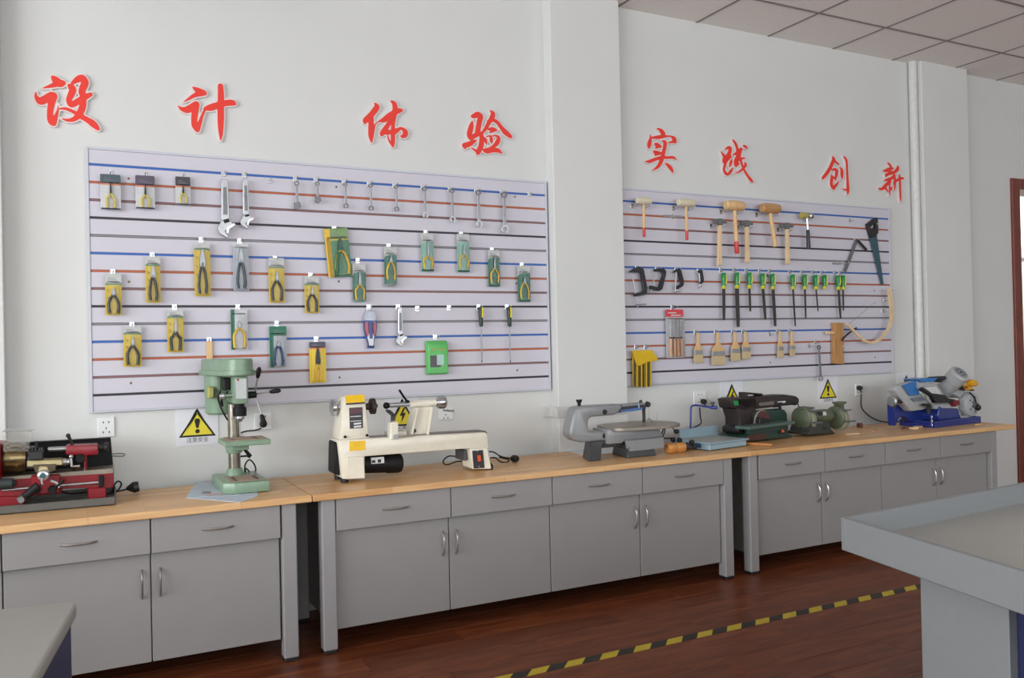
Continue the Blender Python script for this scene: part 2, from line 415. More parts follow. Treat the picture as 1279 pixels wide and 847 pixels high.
tag(o, 'white sheet of paper lying inside the raised rim of the tray table', 'paper')

C_ = (.006, -1.827)
t = thing('side_table', 'small pale table with a rounded corner and dark blue side, near the camera', 'table', (C_[0], C_[1], 0))
def rrect(x0, x1, y0, y1, r, n=5):
    out = []
    for cx, cy, a0 in ((x1 - r, y1 - r, 0), (x0 + r, y1 - r, 90), (x0 + r, y0 + r, 180), (x1 - r, y0 + r, 270)):
        for k in range(n + 1):
            a = R_(a0 + 90 * k / n); out.append((cx + r * math.cos(a), cy + r * math.sin(a)))
    return out
b = B(); b.prismz(rrect(-1.2, 0, -.75, 0, .03), .645, .68); b.done('tabletop', TBL, t, bevel=.008, seg=3)
b = B(); b.box(-1.15, -.012, -.7, -.03, 0, .6448); b.done('cabinet', DBLUE, t, bevel=.004)
t.rotation_euler = (0, 0, R_(-8.5))


# ------------------------------------------------------------------ slatted tool boards
BRD = mat('lavender_slat_laminate', (203, 201, 212), .5, var=.012, scale=6)
ALU = mat('aluminium_trim', (196, 200, 211), .4, .0, var=.03)
GRV = [mat('blue_groove', (44, 96, 176), .45), mat('orange_groove', (178, 92, 56), .45), mat('brown_groove', (142, 100, 100), .45),
       mat('black_groove', (36, 36, 46), .45), mat('grey_groove', (140, 140, 146), .45)]
GN = ('blue', 'orange', 'brown', 'black', 'grey')
PITCH = .0788
Z0 = 2.131
def gz(k): return Z0 - PITCH * k
def slat_board(x0, x1, label, screws):
    zt, zb = Z0 + .078, gz(13) - .078
    t = thing('slat_board', label, 'tool board', (x0, 0, zb))
    W_ = x1 - x0
    b = B(); b.box(0, W_, .0125, YW - .0006, 0, zt - zb); b.done('backing', mat('board_backing', (120, 112, 110), .7), t, smooth=False)
    edges = [zt] + [gz(k) for k in range(14)] + [zb]
    for k in range(15):
        top = edges[k] - (.0055 if k else .011) - zb; bot = edges[k + 1] + (.0055 if k < 14 else .008) - zb
        b = B(); b.box(.011, W_ - .011, 0, .0124, bot, top); b.done('slat', BRD, t, bevel=.0015, smooth=False)
    for k in range(14):
        g = GRV[k % 5]; h = (.0052, .0048, .0034, .0054, .003)[k % 5]; z = gz(k) - zb
        b = B(); b.box(.012, W_ - .014, .0015, .0122, z - h, z + h)
        o = b.done('groove_strip', g, t, smooth=False); o['label'] = GN[k % 5] + ' strip in the groove'
    for n_, (xa, xb, za, zc) in enumerate(((0, .0108, 0, zt - zb), (W_ - .0108, W_, 0, zt - zb), (.011, W_ - .011, zt - zb - .0108, zt - zb), (.011, W_ - .011, 0, .0078))):
        b = B(); b.box(xa, xb, -.003, .0124, za, zc); b.done('edge_trim', ALU, t, bevel=.0015)
    for (sx, sz) in screws:
        b = B(); b.turn((sx - x0, -.0022, sz - zb), (sx - x0, .001, sz - zb), [(0, .003), (.5, .0055), (1, .006)], 10); b.done('screw', mat('brass_screw', (128, 108, 84), .4, .6), t)
    return t
slat_board(.073, 2.4135, 'wide slatted tool board hung with carded pliers, left of the wall column',
   [(0.2445,2.0777), (1.1985,2.1015), (2.2088,2.1112), (0.2380,1.6114), (1.2007,1.6269), (2.2068,1.6301), (0.2382,1.1554), (1.1946,1.1451), (2.1997,1.1477)])
slat_board(2.8955, 5.2415, 'wide slatted tool board hung with hammers and rasps, right of the wall column',
   [(3.2989,2.0479), (5.0656,1.6165), (4.0684,1.1353), (5.0566,1.1432)])

# ------------------------------------------------------------------ red brush lettering on the wall
CHARS = [
 ('设',0.006,2.287,[[(-0.060,0.219,0.0025,0.0028),(-0.046,0.204,0.0140,0.0158),(-0.031,0.192,0.0156,0.0176),(-0.017,0.194,0.0106,0.0120)],
  [(-0.034,0.190,0.0118,0.0134),(-0.065,0.175,0.0068,0.0077),(-0.096,0.162,0.0012,0.0014)],
  [(-0.122,0.143,0.0018,0.0021),(-0.121,0.122,0.0067,0.0077),(-0.106,0.105,0.0137,0.0157),(-0.085,0.116,0.0147,0.0168),(-0.063,0.134,0.0139,0.0158),(-0.054,0.130,0.0142,0.0162)],
  [(-0.054,0.133,0.0142,0.0162),(-0.064,0.094,0.0130,0.0147),(-0.069,0.055,0.0117,0.0133),(-0.065,0.023,0.0139,0.0158),(-0.055,0.010,0.0080,0.0091)],
  [(-0.056,0.014,0.0111,0.0126),(-0.047,0.043,0.0077,0.0088),(-0.039,0.072,0.0037,0.0042),(-0.036,0.097,0.0009,0.0011)],
  [(0.002,0.189,0.0025,0.0028),(0.016,0.178,0.0132,0.0149),(0.021,0.167,0.0132,0.0149),(0.013,0.145,0.0126,0.0142),(0.005,0.122,0.0110,0.0124),(0.011,0.105,0.0119,0.0135),(0.024,0.107,0.0120,0.0135),(0.046,0.125,0.0111,0.0125),(0.069,0.142,0.0112,0.0125),(0.091,0.156,0.0083,0.0093)],
  [(0.019,0.197,0.0057,0.0064),(0.038,0.215,0.0111,0.0125),(0.058,0.224,0.0143,0.0160),(0.070,0.208,0.0144,0.0161),(0.063,0.186,0.0143,0.0161),(0.056,0.164,0.0127,0.0143),(0.062,0.147,0.0143,0.0160),(0.062,0.125,0.0115,0.0128)],
  [(0.062,0.132,0.0108,0.0121),(0.060,0.107,0.0134,0.0150),(0.053,0.082,0.0133,0.0150),(0.042,0.059,0.0120,0.0135),(0.023,0.039,0.0088,0.0099),(-0.002,0.032,0.0056,0.0064),(-0.026,0.038,0.0012,0.0014)],
  [(-0.033,0.079,0.0025,0.0028),(-0.008,0.082,0.0056,0.0064),(0.023,0.071,0.0069,0.0078),(0.048,0.056,0.0105,0.0117),(0.077,0.041,0.0112,0.0125),(0.099,0.026,0.0138,0.0154),(0.116,0.009,0.0090,0.0100),(0.122,0.000,0.0016,0.0018)]]),
 ('计',0.577,2.287,[[(-0.051,0.240,0.0017,0.0018),(-0.036,0.231,0.0096,0.0102),(-0.019,0.222,0.0145,0.0153),(-0.002,0.218,0.0124,0.0131),(0.006,0.217,0.0062,0.0066)],
  [(-0.012,0.215,0.0124,0.0131),(-0.044,0.201,0.0089,0.0094),(-0.068,0.183,0.0054,0.0058),(-0.092,0.165,0.0010,0.0011)],
  [(-0.116,0.146,0.0013,0.0014),(-0.102,0.133,0.0074,0.0079),(-0.079,0.130,0.0143,0.0152),(-0.058,0.143,0.0154,0.0163),(-0.037,0.159,0.0144,0.0153)],
  [(-0.036,0.160,0.0144,0.0153),(-0.042,0.123,0.0144,0.0153),(-0.046,0.086,0.0130,0.0138),(-0.043,0.058,0.0137,0.0145),(-0.031,0.040,0.0089,0.0094)],
  [(-0.034,0.044,0.0124,0.0131),(-0.022,0.074,0.0086,0.0091),(-0.011,0.108,0.0062,0.0066),(0.004,0.144,0.0048,0.0051)],
  [(0.002,0.144,0.0069,0.0073),(0.028,0.152,0.0146,0.0154),(0.063,0.168,0.0140,0.0147),(0.098,0.181,0.0134,0.0140),(0.127,0.186,0.0135,0.0141),(0.140,0.181,0.0057,0.0059)],
  [(0.075,0.259,0.0120,0.0125),(0.076,0.220,0.0141,0.0147),(0.074,0.164,0.0148,0.0155),(0.073,0.109,0.0148,0.0155),(0.072,0.065,0.0127,0.0132),(0.072,0.028,0.0084,0.0088),(0.070,0.000,0.0014,0.0015)]]),
 ('体',1.470,2.329,[[(-0.058,0.219,0.0036,0.0035),(-0.047,0.201,0.0139,0.0134),(-0.068,0.170,0.0146,0.0140),(-0.090,0.144,0.0152,0.0147),(-0.109,0.126,0.0137,0.0133),(-0.113,0.113,0.0072,0.0070)],
  [(-0.081,0.141,0.0152,0.0147),(-0.080,0.113,0.0138,0.0133),(-0.081,0.078,0.0145,0.0140),(-0.082,0.050,0.0138,0.0133),(-0.080,0.019,0.0051,0.0049)],
  [(-0.073,0.044,0.0044,0.0042),(-0.064,0.087,0.0036,0.0035),(-0.057,0.112,0.0029,0.0028),(-0.040,0.126,0.0029,0.0028),(-0.010,0.143,0.0037,0.0035)],
  [(-0.036,0.129,0.0044,0.0042),(-0.010,0.138,0.0133,0.0127),(0.016,0.162,0.0130,0.0124),(0.042,0.180,0.0130,0.0124),(0.072,0.194,0.0135,0.0128),(0.088,0.199,0.0068,0.0064)],
  [(0.033,0.239,0.0059,0.0057),(0.047,0.229,0.0119,0.0114),(0.052,0.204,0.0142,0.0135),(0.046,0.172,0.0142,0.0135),(0.039,0.132,0.0112,0.0106),(0.037,0.089,0.0104,0.0099),(0.036,0.043,0.0119,0.0113),(0.035,0.011,0.0082,0.0078),(0.035,0.000,0.0022,0.0021)],
  [(0.034,0.153,0.0082,0.0078),(0.011,0.115,0.0118,0.0113),(-0.008,0.085,0.0140,0.0134),(-0.023,0.066,0.0118,0.0113),(-0.025,0.055,0.0044,0.0042)],
  [(-0.017,0.070,0.0103,0.0099),(0.010,0.076,0.0118,0.0113),(0.044,0.081,0.0141,0.0135),(0.067,0.096,0.0094,0.0089),(0.085,0.103,0.0075,0.0071),(0.104,0.089,0.0136,0.0129),(0.103,0.071,0.0143,0.0136),(0.088,0.060,0.0083,0.0078),(0.079,0.065,0.0030,0.0028)],
  [(0.006,0.065,0.0026,0.0025),(0.013,0.038,0.0041,0.0039),(0.028,0.014,0.0059,0.0057)]]),
 ('验',2.038,2.334,[[(-0.084,0.202,0.0022,0.0020),(-0.063,0.206,0.0142,0.0130),(-0.041,0.218,0.0150,0.0137),(-0.026,0.206,0.0158,0.0144),(-0.034,0.175,0.0151,0.0137),(-0.041,0.143,0.0150,0.0137),(-0.045,0.119,0.0158,0.0143)],
  [(-0.075,0.177,0.0030,0.0027),(-0.081,0.153,0.0123,0.0112),(-0.090,0.121,0.0149,0.0136),(-0.096,0.101,0.0134,0.0122),(-0.087,0.084,0.0123,0.0112),(-0.066,0.097,0.0135,0.0123),(-0.036,0.113,0.0136,0.0123),(-0.023,0.104,0.0132,0.0120),(-0.022,0.073,0.0143,0.0130),(-0.028,0.042,0.0151,0.0137),(-0.044,0.010,0.0135,0.0123),(-0.050,0.000,0.0053,0.0048)],
  [(-0.044,0.010,0.0083,0.0075),(-0.068,0.022,0.0060,0.0054),(-0.088,0.033,0.0015,0.0014)],
  [(-0.052,0.076,0.0030,0.0027),(-0.078,0.061,0.0123,0.0112),(-0.108,0.045,0.0156,0.0142),(-0.127,0.040,0.0126,0.0115),(-0.122,0.024,0.0052,0.0047)],
  [(0.034,0.247,0.0023,0.0021),(0.051,0.231,0.0126,0.0114),(0.042,0.203,0.0145,0.0131),(0.026,0.181,0.0122,0.0110),(0.007,0.148,0.0106,0.0096),(-0.017,0.118,0.0068,0.0062)],
  [(0.015,0.188,0.0030,0.0027),(0.046,0.196,0.0107,0.0096),(0.076,0.186,0.0108,0.0097),(0.099,0.160,0.0124,0.0111),(0.125,0.135,0.0163,0.0146),(0.152,0.117,0.0129,0.0115),(0.163,0.108,0.0031,0.0028)],
  [(0.022,0.141,0.0061,0.0055),(0.045,0.145,0.0126,0.0114),(0.069,0.142,0.0069,0.0062)],
  [(0.027,0.124,0.0038,0.0034),(0.056,0.139,0.0092,0.0083)],
  [(-0.017,0.094,0.0068,0.0062),(0.001,0.081,0.0106,0.0096),(0.008,0.055,0.0023,0.0021)],
  [(0.009,0.100,0.0038,0.0034),(0.032,0.106,0.0050,0.0045),(0.037,0.085,0.0107,0.0096),(0.039,0.065,0.0023,0.0021)],
  [(0.044,0.107,0.0038,0.0034),(0.067,0.111,0.0058,0.0052),(0.082,0.100,0.0108,0.0097),(0.074,0.075,0.0138,0.0124),(0.054,0.053,0.0107,0.0096),(0.027,0.036,0.0091,0.0082),(-0.004,0.023,0.0121,0.0110)],
  [(-0.004,0.023,0.0114,0.0103),(0.011,0.016,0.0099,0.0089),(0.042,0.027,0.0126,0.0114),(0.076,0.030,0.0139,0.0124),(0.100,0.016,0.0039,0.0035)]]),
 ('实',3.230,2.326,[[(-0.027,0.264,0.0037,0.0030),(-0.002,0.257,0.0121,0.0098),(0.016,0.240,0.0177,0.0143),(0.020,0.220,0.0131,0.0106)],
  [(-0.081,0.224,0.0014,0.0011),(-0.077,0.201,0.0073,0.0060),(-0.085,0.171,0.0147,0.0120),(-0.090,0.152,0.0128,0.0105),(-0.090,0.136,0.0027,0.0022)],
  [(-0.070,0.204,0.0055,0.0045),(-0.031,0.209,0.0129,0.0105),(0.011,0.217,0.0130,0.0106),(0.048,0.224,0.0066,0.0053),(0.081,0.225,0.0066,0.0053),(0.100,0.214,0.0161,0.0129),(0.108,0.194,0.0123,0.0099)],
  [(0.108,0.196,0.0114,0.0091),(0.076,0.189,0.0075,0.0061),(0.050,0.183,0.0019,0.0015)],
  [(-0.048,0.170,0.0028,0.0023),(-0.028,0.163,0.0167,0.0135),(-0.002,0.155,0.0093,0.0075)],
  [(-0.042,0.142,0.0046,0.0038),(-0.014,0.155,0.0111,0.0090)],
  [(-0.059,0.123,0.0028,0.0022),(-0.038,0.115,0.0166,0.0135),(-0.002,0.114,0.0102,0.0083)],
  [(-0.046,0.099,0.0055,0.0045),(-0.015,0.110,0.0093,0.0075)],
  [(0.006,0.192,0.0023,0.0019),(0.029,0.187,0.0121,0.0098),(0.030,0.162,0.0131,0.0106),(0.020,0.128,0.0131,0.0106),(0.010,0.093,0.0140,0.0113),(-0.008,0.054,0.0139,0.0113),(-0.032,0.026,0.0102,0.0083),(-0.067,0.006,0.0028,0.0022)],
  [(-0.120,0.056,0.0027,0.0022),(-0.090,0.057,0.0119,0.0097),(-0.049,0.073,0.0115,0.0094),(0.003,0.089,0.0116,0.0094),(0.049,0.092,0.0103,0.0083),(0.092,0.096,0.0104,0.0084),(0.115,0.083,0.0028,0.0023)],
  [(0.027,0.058,0.0023,0.0019),(0.053,0.043,0.0131,0.0106),(0.075,0.023,0.0132,0.0106),(0.088,0.000,0.0028,0.0023)]]),
 ('践',3.818,2.310,[[(-0.081,0.198,0.0040,0.0031),(-0.053,0.210,0.0130,0.0101),(-0.038,0.209,0.0121,0.0093),(-0.044,0.182,0.0141,0.0109),(-0.060,0.157,0.0165,0.0128),(-0.086,0.136,0.0165,0.0128),(-0.099,0.113,0.0060,0.0046)],
  [(-0.116,0.183,0.0020,0.0015),(-0.100,0.165,0.0090,0.0070),(-0.080,0.144,0.0125,0.0097)],
  [(-0.065,0.145,0.0140,0.0109),(-0.038,0.155,0.0111,0.0086)],
  [(-0.048,0.150,0.0151,0.0117),(-0.076,0.121,0.0115,0.0089),(-0.087,0.093,0.0100,0.0077),(-0.095,0.065,0.0090,0.0070),(-0.078,0.043,0.0125,0.0097),(-0.059,0.041,0.0100,0.0078),(-0.038,0.062,0.0111,0.0085),(-0.019,0.085,0.0035,0.0027)],
  [(-0.028,0.140,0.0030,0.0023),(-0.036,0.116,0.0121,0.0093),(-0.050,0.086,0.0030,0.0023)],
  [(-0.012,0.262,0.0071,0.0055),(0.008,0.240,0.0112,0.0086),(0.020,0.210,0.0102,0.0078),(0.021,0.183,0.0122,0.0094)],
  [(-0.022,0.168,0.0030,0.0023),(0.011,0.178,0.0122,0.0094),(0.047,0.205,0.0153,0.0117),(0.055,0.214,0.0092,0.0071)],
  [(0.047,0.205,0.0128,0.0098),(0.031,0.168,0.0168,0.0129),(0.010,0.132,0.0193,0.0148),(0.004,0.108,0.0142,0.0109),(0.006,0.094,0.0061,0.0047)],
  [(0.006,0.100,0.0101,0.0078),(0.029,0.114,0.0092,0.0070)],
  [(-0.003,0.127,0.0071,0.0055),(0.035,0.145,0.0127,0.0098),(0.083,0.155,0.0051,0.0039)],
  [(0.026,0.184,0.0127,0.0098),(0.043,0.146,0.0112,0.0086),(0.057,0.112,0.0092,0.0071),(0.074,0.078,0.0092,0.0071),(0.104,0.041,0.0103,0.0079),(0.131,0.015,0.0124,0.0095),(0.149,0.000,0.0021,0.0016)],
  [(0.083,0.124,0.0072,0.0055),(0.088,0.110,0.0103,0.0079),(0.059,0.081,0.0092,0.0071),(0.028,0.061,0.0066,0.0051),(-0.013,0.048,0.0015,0.0012)],
  [(0.071,0.236,0.0041,0.0031),(0.089,0.230,0.0123,0.0094),(0.108,0.218,0.0036,0.0028)]]),
 ('创',4.736,2.286,[[(-0.046,0.257,0.0021,0.0015),(-0.031,0.237,0.0148,0.0106),(-0.048,0.202,0.0148,0.0106),(-0.075,0.162,0.0147,0.0106),(-0.108,0.126,0.0146,0.0106),(-0.135,0.101,0.0120,0.0087),(-0.144,0.089,0.0036,0.0026)],
  [(-0.031,0.234,0.0127,0.0091),(-0.010,0.216,0.0106,0.0076),(0.014,0.204,0.0085,0.0061)],
  [(-0.049,0.160,0.0069,0.0049),(-0.023,0.166,0.0138,0.0099),(-0.004,0.156,0.0143,0.0103),(-0.011,0.125,0.0127,0.0091),(-0.023,0.086,0.0037,0.0027)],
  [(-0.058,0.126,0.0032,0.0023),(-0.054,0.100,0.0137,0.0098),(-0.060,0.065,0.0132,0.0095),(-0.048,0.040,0.0148,0.0106),(-0.033,0.028,0.0069,0.0049)],
  [(-0.038,0.036,0.0127,0.0091),(-0.016,0.057,0.0127,0.0091),(0.003,0.073,0.0074,0.0053),(0.012,0.093,0.0021,0.0015)],
  [(-0.058,0.122,0.0063,0.0045),(-0.030,0.105,0.0095,0.0068),(-0.014,0.114,0.0085,0.0061)],
  [(0.023,0.187,0.0021,0.0015),(0.044,0.167,0.0128,0.0092),(0.045,0.129,0.0128,0.0092),(0.047,0.102,0.0032,0.0023)],
  [(0.071,0.261,0.0070,0.0050),(0.092,0.240,0.0108,0.0077),(0.096,0.209,0.0097,0.0069),(0.097,0.160,0.0097,0.0069),(0.099,0.103,0.0108,0.0077),(0.101,0.057,0.0135,0.0096),(0.101,0.026,0.0135,0.0096),(0.097,0.000,0.0049,0.0034)],
  [(0.095,0.030,0.0129,0.0092),(0.069,0.032,0.0075,0.0053),(0.039,0.039,0.0016,0.0011)]]),
 ('新',5.284,2.264,[[(-0.036,0.275,0.0059,0.0041),(-0.016,0.263,0.0119,0.0082),(-0.005,0.248,0.0108,0.0074)],
  [(-0.089,0.214,0.0047,0.0033),(-0.059,0.216,0.0154,0.0106),(-0.023,0.229,0.0179,0.0123),(0.014,0.238,0.0108,0.0074)],
  [(-0.061,0.172,0.0047,0.0033),(-0.045,0.189,0.0142,0.0098),(-0.000,0.212,0.0120,0.0082)],
  [(-0.057,0.188,0.0119,0.0082),(-0.012,0.199,0.0149,0.0103),(0.036,0.215,0.0150,0.0103),(0.067,0.238,0.0169,0.0116),(0.070,0.256,0.0097,0.0066)],
  [(-0.077,0.144,0.0047,0.0033),(-0.044,0.152,0.0148,0.0102),(-0.002,0.165,0.0149,0.0103),(0.029,0.190,0.0108,0.0074)],
  [(-0.129,0.082,0.0106,0.0073),(-0.099,0.083,0.0147,0.0102),(-0.057,0.115,0.0166,0.0114),(-0.015,0.142,0.0143,0.0098)],
  [(-0.023,0.145,0.0089,0.0061),(-0.022,0.105,0.0083,0.0057),(-0.023,0.072,0.0083,0.0057),(-0.024,0.038,0.0024,0.0016)],
  [(-0.063,0.102,0.0047,0.0033),(-0.058,0.082,0.0107,0.0074),(-0.040,0.066,0.0048,0.0033)],
  [(0.002,0.106,0.0048,0.0033),(-0.008,0.084,0.0096,0.0066)],
  [(0.032,0.194,0.0108,0.0074),(0.034,0.158,0.0108,0.0074),(0.032,0.116,0.0108,0.0074),(0.028,0.078,0.0036,0.0025)],
  [(0.021,0.136,0.0084,0.0058),(0.064,0.158,0.0133,0.0091),(0.095,0.172,0.0152,0.0103),(0.126,0.174,0.0091,0.0062)],
  [(0.083,0.194,0.0085,0.0058),(0.088,0.161,0.0109,0.0074),(0.088,0.099,0.0109,0.0074),(0.090,0.038,0.0097,0.0066),(0.091,0.000,0.0024,0.0017)]]),
]
FOAM = mat('white_foam_board', (224, 214, 212), .7, var=.01)
RED = mat('red_letter_face', (230, 56, 42), .5, var=.02)
READ = {'设': 'first', '计': 'second', '体': 'third', '验': 'fourth', '实': 'fifth', '践': 'sixth', '创': 'seventh', '新': 'last'}
def brush_mesh(b, strokes, grow, y0, y1, cell=.0042):
    """one clean plate: the union of all brush strokes, traced as the zero line of a distance field"""
    wx = sum(p[2] for s in strokes for p in s); wz = sum(p[3] for s in strokes for p in s); ra = wz / wx
    segs = []
    for s in strokes:
        P = [(x * ra, z, max(h, .0012) + grow) for x, z, _, h in catmull(s, 4)]
        segs += list(zip(P[:-1], P[1:]))
    xs = [p[0] for s in segs for p in s]; zs = [p[1] for s in segs for p in s]; m = max(p[2] for s in segs for p in s) + 2 * cell
    gx = np.arange(min(xs) - m, max(xs) + m, cell); gz_ = np.arange(min(zs) - m, max(zs) + m, cell)
    X, Z = np.meshgrid(gx, gz_, indexing='ij'); F = np.full(X.shape, -1.0)
    for (ax, az, ar), (cx, cz, cr) in segs:
        dx, dz = cx - ax, cz - az; l2 = dx * dx + dz * dz + 1e-12
        t = np.clip(((X - ax) * dx + (Z - az) * dz) / l2, 0, 1)
        F = np.maximum(F, ar + (cr - ar) * t - np.hypot(X - ax - dx * t, Z - az - dz * t))
    bm = b.bm; V = {}
    def vert(i, j, k, side):
        """corner (k = 0) or crossing on the edge to i+1 (k = 1) or j+1 (k = 2)"""
        q = (i, j, k, side)
        if q not in V:
            x, z = gx[i], gz_[j]
            if k == 1: x += cell * F[i, j] / (F[i, j] - F[i + 1, j])
            if k == 2: z += cell * F[i, j] / (F[i, j] - F[i, j + 1])
            V[q] = bm.verts.new((x / ra, y0 if side == 0 else y1, z))
        return V[q]
    for i in range(len(gx) - 1):
        for j in range(len(gz_) - 1):
            c = ((i, j), (i + 1, j), (i + 1, j + 1), (i, j + 1)); ins = [F[p] > 0 for p in c]
            if not any(ins): continue
            e = ((i, j, 1), (i + 1, j, 2), (i, j + 1, 1), (i, j, 2)); loop = []
            for k in range(4):
                if ins[k]: loop.append((c[k][0], c[k][1], 0))
                if ins[k] != ins[(k + 1) % 4]: loop.append(e[k])
            if len(loop) > 2:
                b.face([vert(*q, 0) for q in loop]); b.face([vert(*q, 1) for q in loop[::-1]])
                n = len(loop)
                for k in range(n):
                    if loop[k][2] and loop[(k + 1) % n][2] and n < 6 or (n == 6 and loop[k][2] and loop[(k + 1) % n][2]):
                        q, r = loop[k], loop[(k + 1) % n]; b.face([vert(*q, 0), vert(*q, 1), vert(*r, 1), vert(*r, 0)])
for ch, cx, cz, strokes in CHARS:
    t = thing('wall_character', 'red brush-written character %s, %s of the eight above the tool boards' % (ch, READ[ch]), 'wall lettering', (cx, YW, cz), 0, 'red brush characters on the wall')
    b = B(); brush_mesh(b, strokes, .0062, -.011, -.0003, .006); b.done('foam_backing', FOAM, t, smooth=False)
    b = B(); brush_mesh(b, strokes, 0.0, -.0125, -.0112); b.done('red_face', RED, t, smooth=False)

# ------------------------------------------------------------------ warning signs and sockets on the wall
def sign(x0, x1, z0, z1, tri, kind, label, text='注意安全'):
    """tri: apex (x,z), half width, base z"""
    t = thing('warning_sign', label, 'warning sign', ((x0 + x1) / 2, YW, z0), 0, 'warning signs above the workbenches')
    ox = (x0 + x1) / 2
    b = B(); b.box(x0 - ox, x1 - ox, -.003, 0, 0, z1 - z0); b.done('sheet', PAPER, t, smooth=False)
    (ax, az), hw, bz = tri; ax -= ox; az -= z0; bz -= z0
    def rtri(g, y0, y1, m, nm):
        h = az - bz; pts = []
        c = (ax, bz + h / 3)
        for px_, pz_ in ((ax - hw, bz), (ax + hw, bz), (ax, az)):
            vx, vz = c[0] - px_, c[1] - pz_
            base = (px_ + vx * g, pz_ + vz * g)
            for a in (-1, 1):
                pts.append((base[0] + a * .004 * (1 if pz_ == bz else .8), base[1] + (.0 if pz_ != bz or a * (px_ - ax) > 0 else 0)))
        b = B(); b.prism(pts, y0, y1); b.done(nm, m, t, smooth=False)
    rtri(0, -.0036, -.003, INK, 'black_triangle'); rtri(.2, -.0042, -.0036, YELLOW, 'yellow_triangle')
    h = az - bz
    b = B()
    if kind == '!':
        b.prism([(ax - .1 * hw, bz + h * .66), (ax + .1 * hw, bz + h * .66), (ax + .16 * hw, bz + h * .58), (ax + .07 * hw, bz + h * .32), (ax - .07 * hw, bz + h * .32), (ax - .16 * hw, bz + h * .58)], -.0048, -.0042)
        b.turn((ax, -.0048, bz + h * .2), (ax, -.0042, bz + h * .2), [(0, .13 * hw), (1, .13 * hw)], 14)
        b.done('exclamation_mark', INK, t, smooth=False)
    else:
        b.prism([(ax + .08 * hw, bz + h * .68), (ax - .2 * hw, bz + h * .38), (ax - .02 * hw, bz + h * .38), (ax - .12 * hw, bz + h * .1), (ax + .24 * hw, bz + h * .48), (ax + .04 * hw, bz + h * .48), (ax + .2 * hw, bz + h * .68)], -.0048, -.0042)
        b.done('lightning_bolt', INK, t, smooth=False)
    if text: words(text, (x1 - x0) * .13, mat('faded_print', (84, 84, 90), .7), 'caption', t, (0, -.0034, bz * .42))
    return t
SG = .1865
def sgn(apex, base_y, kind, label, text='注意安全'):
    ax, az = apex
    return sign(ax - SG * .5, ax + SG * .5, az - .168, az + .022, ((ax, az), .078, base_y), kind, label, text)
sgn((0.5193,1.0220), (0.5170,0.8933)[1], '!', 'white warning sign with exclamation triangle on the wall beside the green drill press')
sgn((1.5292,1.0196), (1.5261,0.8801)[1], 'z', 'white electric shock warning sign behind the cream wood lathe', '当心触电')
sgn((3.7527,1.0060), (3.7484,0.8680)[1], 'z', 'white electric shock warning sign behind the dark green belt sander', '当心触电')
sgn((4.6059,1.0069), (4.6014,0.8755)[1], '!', 'white warning sign with exclamation triangle on the wall above the bench grinder')
sgn((5.3983,1.0030), (5.3933,0.8693)[1], '!', 'white warning sign mostly hidden behind the blue band saw')

def socket(c, w_, h_, label, holes=True):
    t = thing('wall_socket', label, 'socket', (c[0], YW, c[1]), 0, 'power sockets on the wall')
    b = B(); b.box(-w_ / 2, w_ / 2, -.009, 0, -h_ / 2, h_ / 2); b.done('face_plate', WHITEP, t, bevel=.003)
    b = B()
    for x, z in ((-.011, .022), (.011, .022), (0, -.004), (-.012, -.022), (.012, -.022)): b.box(x - .0022, x + .0022, -.0096, -.0088, z - .004, z + .004)
    b.done('slots', INK, t, smooth=False)
    b = B(); b.box(-w_ / 2 + .008, w_ / 2 - .008, -.0093, -.0088, -h_ / 2 + .008, h_ / 2 - .008)
    return t
socket((0.1346,0.9624), .07, .09, 'white wall socket with empty slots, above the red lathe')
socket((0.8178,0.9479), .085, .085, 'white wall socket behind the levers of the drill press, a black plug in it')
socket((1.7706,0.9288), .085, .065, 'white wall socket behind the tailstock wheel of the wood lathe')
socket((3.4907,0.9291), .1, .085, 'white wall socket over the blue table saw, a black plug in it')
socket((4.9029,0.9199), .07, .085, 'white wall socket near the band saw, a black plug in it')
def plug(p, label, path=None, extra=None):
    t = thing('power_plug', label, 'power plug', (p[0], YW - .0092, p[1]), 0, 'black plugs in the wall sockets')
    b = B(); b.turn((0, 0, 0), (0, -.035, 0), [(0, .015), (.3, .017), (.75, .015), (1, .009)], 14); b.cyl((0, -.022, -.008), (0, -.03, -.035), .007, .005, 10); b.done('plug_body', BLACK, t)
    if path:
        b = B(); b.tube(path, .0042, 8); b.done('cord', RUBBER, t)
    return t


# ------------------------------------------------------------------ hooks and carded tools on the boards
HOOKG = 'steel hooks in the grooves of the tool boards'
def hook(x, z, label, length=.05):
    if len(label.split()) > 16: label = ' '.join(w_ for w_ in label.split() if w_ not in ('a', 'the', 'small', 'bright', 'long'))
    t = thing('slat_hook', label, 'hook', (x, 0, z), 0, HOOKG)
    b = B(); b.box(-.011, .011, -.0035, .0, -.016, .012); b.done('plate', CHROME, t, bevel=.001)
    b = B(); b.tube([(0, -.003, -.006), (0, -length * .6, -.008), (0, -length, -.002), (0, -length - .002, .006)], .0021, 6, 4); b.done('prong', CHROME, t)
    return t
def groove_above(z):
    k = max(0, min(13, int(math.floor((Z0 - z - .004) / PITCH)))); return gz(k)
def hang(x, ztop, what):
    """hook in the groove just over a tool; returns its height"""
    z = min([gz(k) for k in range(14)], key=lambda g: abs(g - .006 - ztop))
    if abs(z - ztop) > .03: z = ztop + .012
    hook(x, z - .002, 'small bright steel hook holding the ' + what); return z

